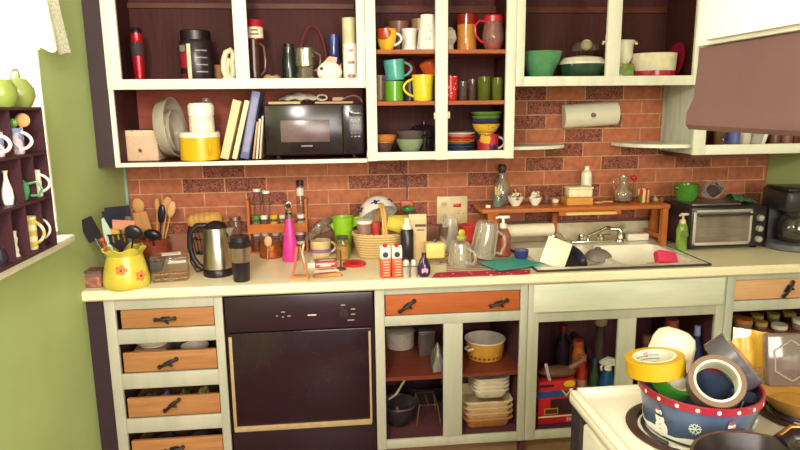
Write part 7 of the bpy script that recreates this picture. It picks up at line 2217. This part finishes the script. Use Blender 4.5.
M().lathe([(0, 0), (0.014, 0), (0.017, 0.003), (0.024, 0.028), (0.021, 0.052), (0.012, 0.060), (0.004, 0.068), (0, 0.069)], 26).obj('body', JD, t)
M().tube([(0.018, 0.004, 0.050), (0.045, 0.010, 0.056), (0.056, 0.012, 0.034), (0.046, 0.010, 0.014), (0.024, 0.004, 0.014)], 0.004, 8).obj('handle', JD, t)
cup('mug', 'white mug with a long handle in the middle row of the cubbyhole shelf', CERAMIC, (CX, -1.0006 - 0.004, R2), 0.022, 0.020, 0.085, -8, hout=0.6, ht=0.0045)
single(M().lathe([(0, 0), (0.012, 0), (0.008, 0.01), (0.010, 0.02), (0.006, 0.035), (0.010, 0.055), (0.007, 0.06), (0.008, 0.078), (0, 0.078)], 16), 'candlestick', CERAMIC, 'small white candlestick in the bottom row of the cubbyhole shelf', 'candlestick', (CX, -1.1817 + 0.012, R3))
cup('mug', 'cream mug with yellow and blue streaks in the bottom row of the cubbyhole shelf', stripes('#ded6b8', '#c9b04c', 'Z', 9.0, 0.25), (CX, -1.0853 + 0.014, R3), 0.019, 0.022, 0.104, -8, hout=0.42, ht=0.005)
cup('mug', 'slim white mug in the end hole of the bottom row of the cubbyhole shelf', CERAMIC, (CX - 0.01, -0.9967 + 0.006, R3), 0.014, 0.015, 0.098, -8, hout=0.42, ht=0.004)
single(M().lathe([(0, 0), (0.016, 0), (0.02, 0.02), (0.014, 0.045), (0, 0.048)], 18), 'dark_pot', K('#2a2430', 0.3), 'dark pot in the bottom row of the cubbyhole shelf, at the picture edge', 'pot', (CX, -1.2621, R3))

# ================================================================ on the cooker
BX, BYY, BZ = 0.768, -1.905, 0.9228
t = thing('snowman_tin', 'round blue tin with snowmen and a white-dotted red rim, heaped with tape rolls', 'tin', (BX, BYY, BZ))
tr_, thh = 0.122, 0.098
TB = K('#435270', 0.3, var=0.12, scale=18)
M().lathe([(0, 0), (tr_ * 0.86, 0), (tr_ * 0.88, 0.004), (tr_ * 0.985, thh * 0.83), (tr_ * 0.98, thh * 0.83), (tr_ * 0.86, 0.006), (0, 0.006)], 56).obj('body', TB, t)
M().lathe([(tr_ * 0.99, thh * 0.82), (tr_ * 1.025, thh * 0.835), (tr_ * 1.03, thh * 0.985), (tr_ * 1.015, thh), (tr_ * 0.98, thh * 0.99), (tr_ * 0.975, thh * 0.82)], 56).obj('rim', K('#8e1f30', 0.35), t)
def on_tin(az, z_, k_=0.0):
    q = tr_ * (0.88 + 0.105 * z_ / (thh * 0.78)) + 0.0006 + k_
    return (q * math.cos(az), q * math.sin(az), z_)
def tin_disc(name, az, z_, rx, rz, mat, k_=0.0006):
    pr = [on_tin(az + rx * math.cos(i * PI / 10) / tr_, z_ + rz * math.sin(i * PI / 10), k_) for i in range(20)]
    M().poly(pr + [on_tin(az, z_, k_ + 0.0003)], [(i, (i + 1) % 20, 20) for i in range(20)]).obj(name, mat, t)
for i in range(20):
    a = R(18 * i + 4)
    q = tr_ * 1.029
    M().lathe([(0.0042, 0), (0, 0.0008)], 12, T(q * math.cos(a), q * math.sin(a), thh * 0.91, PI / 2, 0, a + PI / 2)).obj('rim_dot', K('#ecdcc6', 0.4), t)
SNW = K('#e2ddd0', 0.4)
def tin_snowman(az):
    tin_disc('snowman_body', az, 0.020, 0.017, 0.018, SNW)
    tin_disc('snowman_chest', az - 0.02, 0.041, 0.012, 0.012, SNW, 0.0010)
    tin_disc('snowman_scarf', az - 0.02, 0.050, 0.011, 0.0035, K('#3a3c5c', 0.5), 0.0018)
    tin_disc('snowman_head', az - 0.03, 0.057, 0.0085, 0.008, SNW, 0.0014)
    tin_disc('snowman_hat', az - 0.04, 0.0655, 0.0075, 0.005, K('#8a4a4e', 0.5), 0.0022)
    tin_disc('snowman_nose', az + 0.0, 0.0565, 0.0035, 0.0012, K('#d07a34', 0.5), 0.0024)
    for k_ in range(3):
        tin_disc('snowman_button', az - 0.01, 0.018 + 0.011 * k_, 0.0016, 0.0016, K('#3a3440', 0.5), 0.0022)
    m_ = M()
    m_.tube([on_tin(az + 0.10, 0.042, 0.001), on_tin(az + 0.22, 0.047, 0.001), on_tin(az + 0.27, 0.044, 0.001)], 0.0011, 6)
    m_.obj('snowman_arm', K('#4a3a38', 0.5), t)
for a_ in (-158, -88, -18, 55, 128):
    tin_snowman(R(a_))
def tin_flake(az, z_, s_):
    m_ = M()
    for k_ in range(3):
        c_, d_ = math.cos(k_ * PI / 3 + 0.2), math.sin(k_ * PI / 3 + 0.2)
        m_.tube([on_tin(az - s_ * c_ / tr_, z_ - s_ * d_, 0.0008), on_tin(az, z_, 0.0008), on_tin(az + s_ * c_ / tr_, z_ + s_ * d_, 0.0008)], 0.0010, 6)
    for k_ in range(6):
        c_, d_ = math.cos(k_ * PI / 3 + 0.2), math.sin(k_ * PI / 3 + 0.2)
        for e_ in (0.5, -0.5):
            c2, d2 = math.cos(k_ * PI / 3 + 0.2 + e_), math.sin(k_ * PI / 3 + 0.2 + e_)
            m_.tube([on_tin(az + s_ * 0.6 * c_ / tr_, z_ + s_ * 0.6 * d_, 0.0008), on_tin(az + s_ * 0.95 * c2 / tr_, z_ + s_ * 0.95 * d2, 0.0008)], 0.0008, 5)
    m_.obj('snowflake', K('#c9d0c4', 0.4), t)
for a_, z_ in ((-123, 0.044), (-53, 0.044), (18, 0.044), (90, 0.044)):
    tin_flake(R(a_), z_, 0.013)
M().grid(lambda u, v: on_tin(2 * PI * u, 0.004 + 0.010 * v + 0.004 * v * math.sin(8 * 2 * PI * u), 0.0004), 96, 2, 0.0006).obj('snow_band', SNW, t)


def tape(name, label, loc, ro, ri, w_, side, face, rot, core=None, mark=None):
    """a roll of tape: axis along its own z"""
    o_ = thing(name, label, 'tape', loc, 0, None, rot)
    M().lathe([(ri + 0.004, -w_ / 2), (ro - 0.001, -w_ / 2), (ro, -w_ / 2 + 0.001), (ro, w_ / 2 - 0.001), (ro - 0.001, w_ / 2), (ri + 0.004, w_ / 2), (ri + 0.004, -w_ / 2)], 56).obj('tape_layers', side, o_)
    M().lathe([(ri, -w_ / 2 - 0.0006), (ri + 0.0045, -w_ / 2 - 0.0006), (ri + 0.0045, w_ / 2 + 0.0006), (ri, w_ / 2 + 0.0006), (ri, -w_ / 2 - 0.0006)], 48).obj('core', core or K('#d9d2bc', 0.6), o_)
    return o_


YT = K('#bb8f12', 0.4, var=0.04)
yt = tape('tape_roll', 'wide roll of yellow tape resting on the rim of the snowman tin', ((0.6712, -1.8922, 1.062)[0], (0.6712, -1.8922, 1.062)[1], 1.062), 0.0605, 0.040, 0.037, YT, YT, (R(-6), R(-7), 0), K('#cfcdb4', 0.6))
# the printing inside the yellow roll's core
for k_ in range(3):
    M().grid(lambda u, v: (0.0396 * math.cos(R(50 + 90 * u)), 0.0396 * math.sin(R(50 + 90 * u)), -0.010 + 0.008 * k_ + 0.002 * v), 14, 1, 0.0003).obj('core_print', K('#6f8a86', 0.6), yt)
M().grid(lambda u, v: (0.0394 * math.cos(R(84 + 14 * u)), 0.0394 * math.sin(R(84 + 14 * u)), 0.004 + 0.010 * v), 8, 2, 0.0003).obj('red_mark', K('#c83a30', 0.5), yt)
text('3M', 0.009, 'lettering', K('#f0e4d8', 0.5), yt, (0.0, 0.0388, 0.009), (PI / 2, 0, 0))

t = thing('paper_roll', 'cream barrel-shaped roll behind the yellow tape in the snowman tin', 'roll', ((0.7497, -1.8416, 1.06)[0], (0.7497, -1.8416, 1.06)[1] + 0.022, 1.062), 0, None, (R(-14), R(24), 0))
M().lathe([(0, -0.046), (0.034, -0.046), (0.046, -0.039), (0.049, -0.01), (0.047, 0.018), (0.040, 0.036), (0.024, 0.046), (0, 0.049)], 40).obj('layers', stripes('#e6d6b4', '#dcc9a4', 'Z', 60.0, 0.8), t)

def axis_rot(ax):
    return Vector(ax).to_track_quat('Z', 'Y').to_euler()
BT = K('#6e5644', 0.35, var=0.06)
bt2 = tape('tape_roll', 'roll of brown tape facing out over the front of the snowman tin', ((0.7582, -1.9708, 1.045)[0], (0.7582, -1.9708, 1.045)[1] - 0.004, 1.050), 0.054, 0.039, 0.044, BT, BT, axis_rot((-0.30, -0.66, 0.60)), K('#cdc4ac', 0.5))
for k_ in range(2):
    M().grid(lambda u, v: (0.0386 * math.cos(R(20 + 130 * u)), 0.0386 * math.sin(R(20 + 130 * u)), -0.006 + 0.012 * k_ + 0.0025 * v), 20, 1, 0.0003).obj('core_print', K('#8a927c', 0.6), bt2)
DT = K('#5f5c62', 0.25, 0.35, var=0.05)
tape('tape_roll', 'large grey duct tape roll tipped up at the back of the snowman tin', ((0.8482, -1.924, 1.05)[0] + 0.006, (0.8482, -1.924, 1.05)[1] + 0.036, 1.052), 0.064, 0.040, 0.048, DT, DT, axis_rot((0.62, -0.25, 0.62)), K('#8a6a50', 0.6))
tape('tape_roll', 'green tape roll low in the snowman tin below the yellow roll', ((0.7226, -1.8899, 1)[0], (0.7226, -1.8899, 1)[1] + 0.015, 1.004), 0.040, 0.026, 0.030, K('#3f8a2c', 0.35), None, (R(24), R(20), 0))
t = thing('navy_box', 'navy box with a white stripe lying in the snowman tin beside the brown tape', 'box', (BX + 0.070, BYY - 0.045, BZ + 0.066), 0, None, (R(20), R(8), R(-20)))
M().box(0, 0, 0, 0.05, 0.035, 0.045, 0.003).obj('carton', K('#2c2f48', 0.4), t)
M().box(-0.006, -0.0179, 0.0, 0.003, 0.0006, 0.045).obj('white_stripe', K('#d8d4c8', 0.4), t)
single(M().lathe([(0, 0), (0.095, 0), (0.098, 0.012), (0.09, 0.024), (0, 0.030)], 32), 'cloth_lining', K('#3f4460', 0.8), 'dark blue cloth lining the snowman tin under the tapes', 'cloth', (BX, BYY, BZ + 0.0075))

# black deep pan on the near burner
fpx, fpy = 0.728, -2.178
t = thing('frying_pan', 'deep black frying pan with a brass-edged handle on the near burner', 'pan', (fpx, fpy, 0.923))
PB = K('#241a1c', 0.22)
M().lathe([(0, 0), (0.092, 0), (0.100, 0.006), (0.116, 0.066), (0.119, 0.069), (0.114, 0.069), (0.096, 0.009), (0, 0.008)], 56).obj('body', PB, t)
M().lathe([(0.115, 0.0665), (0.120, 0.0675), (0.120, 0.0705), (0.115, 0.0705), (0.115, 0.0665)], 56).obj('rim', K('#5f4434', 0.3, 0.4), t)
hd = M().tube([(0.085, 0.078, 0.058), (0.115, 0.090, 0.066), (0.17, 0.072, 0.072), (0.25, 0.035, 0.076)], 0.019, 12).obj('handle', PB, t)
M().tube([(0.085, 0.080, 0.078), (0.115, 0.092, 0.086), (0.168, 0.076, 0.092), (0.24, 0.042, 0.096)], 0.0035, 8).obj('brass_edge', K('#b5803c', 0.25, 0.8), hd)

# yellow tray, packet and clear box at the back of the cooker
yb = (0.9856, -1.8925, 0.935)
t = thing('yellow_bowl', 'broad mustard yellow bowl behind the snowman tin on the cooker', 'bowl', (1.055, -1.865, 0.923))
M().lathe(shell([(0.07, 0), (0.075, 0.004), (0.115, 0.045), (0.120, 0.05)], 0.004), 48).obj('body', K('#b08238', 0.35), t)
t = thing('clear_package', 'clear plastic package embossed with a hexagon standing in the mustard bowl', 'package', ((1.0524, -1.7918, 0.97)[0], -1.812, 0.952), R(-8), None, (R(-12), 0, R(-6)))
M().box(0, 0, 0.062, 0.108, 0.028, 0.125, 0.008).obj('shell', glass('#a8958c', 0.5, 0.3, 0.1), t)
m = M()
m.tube([(0.045 * math.cos(R(60 * i + 30)) , -0.0160, 0.062 + 0.048 * math.sin(R(60 * i + 30))) for i in range(6)], 0.0022, 6, closed=True)
m.obj('hexagon_rib', glass('#e0d0c0', 0.7, 0.3), t)
M().box(0.036, 0.0, 0.05, 0.03, 0.022, 0.08, 0.004).obj('green_insert', K('#4c6a3c', 0.5), t)
t = thing('yellow_packet', 'crumpled yellow and white packet propped behind the grey duct tape', 'packet', ((0.9799, -1.7628, 1)[0] + 0.015, -1.728, 0.921), 0, None, (R(-8), R(10), R(-8)))
def pk_fn(u, v):
    return (-0.045 + 0.09 * u, 0.010 * math.sin(PI * u) * math.sin(PI * v) * -1 + 0.003 * math.sin(17 * u + 5 * v), 0.008 + 0.13 * v)
M().grid(pk_fn, 18, 14, 0.012).obj('wrapper', patches(['#f0dc98', '#e2b43c', '#f4ead0', '#d8a03a', '#f2e2b0'], 16, 0.35), t)
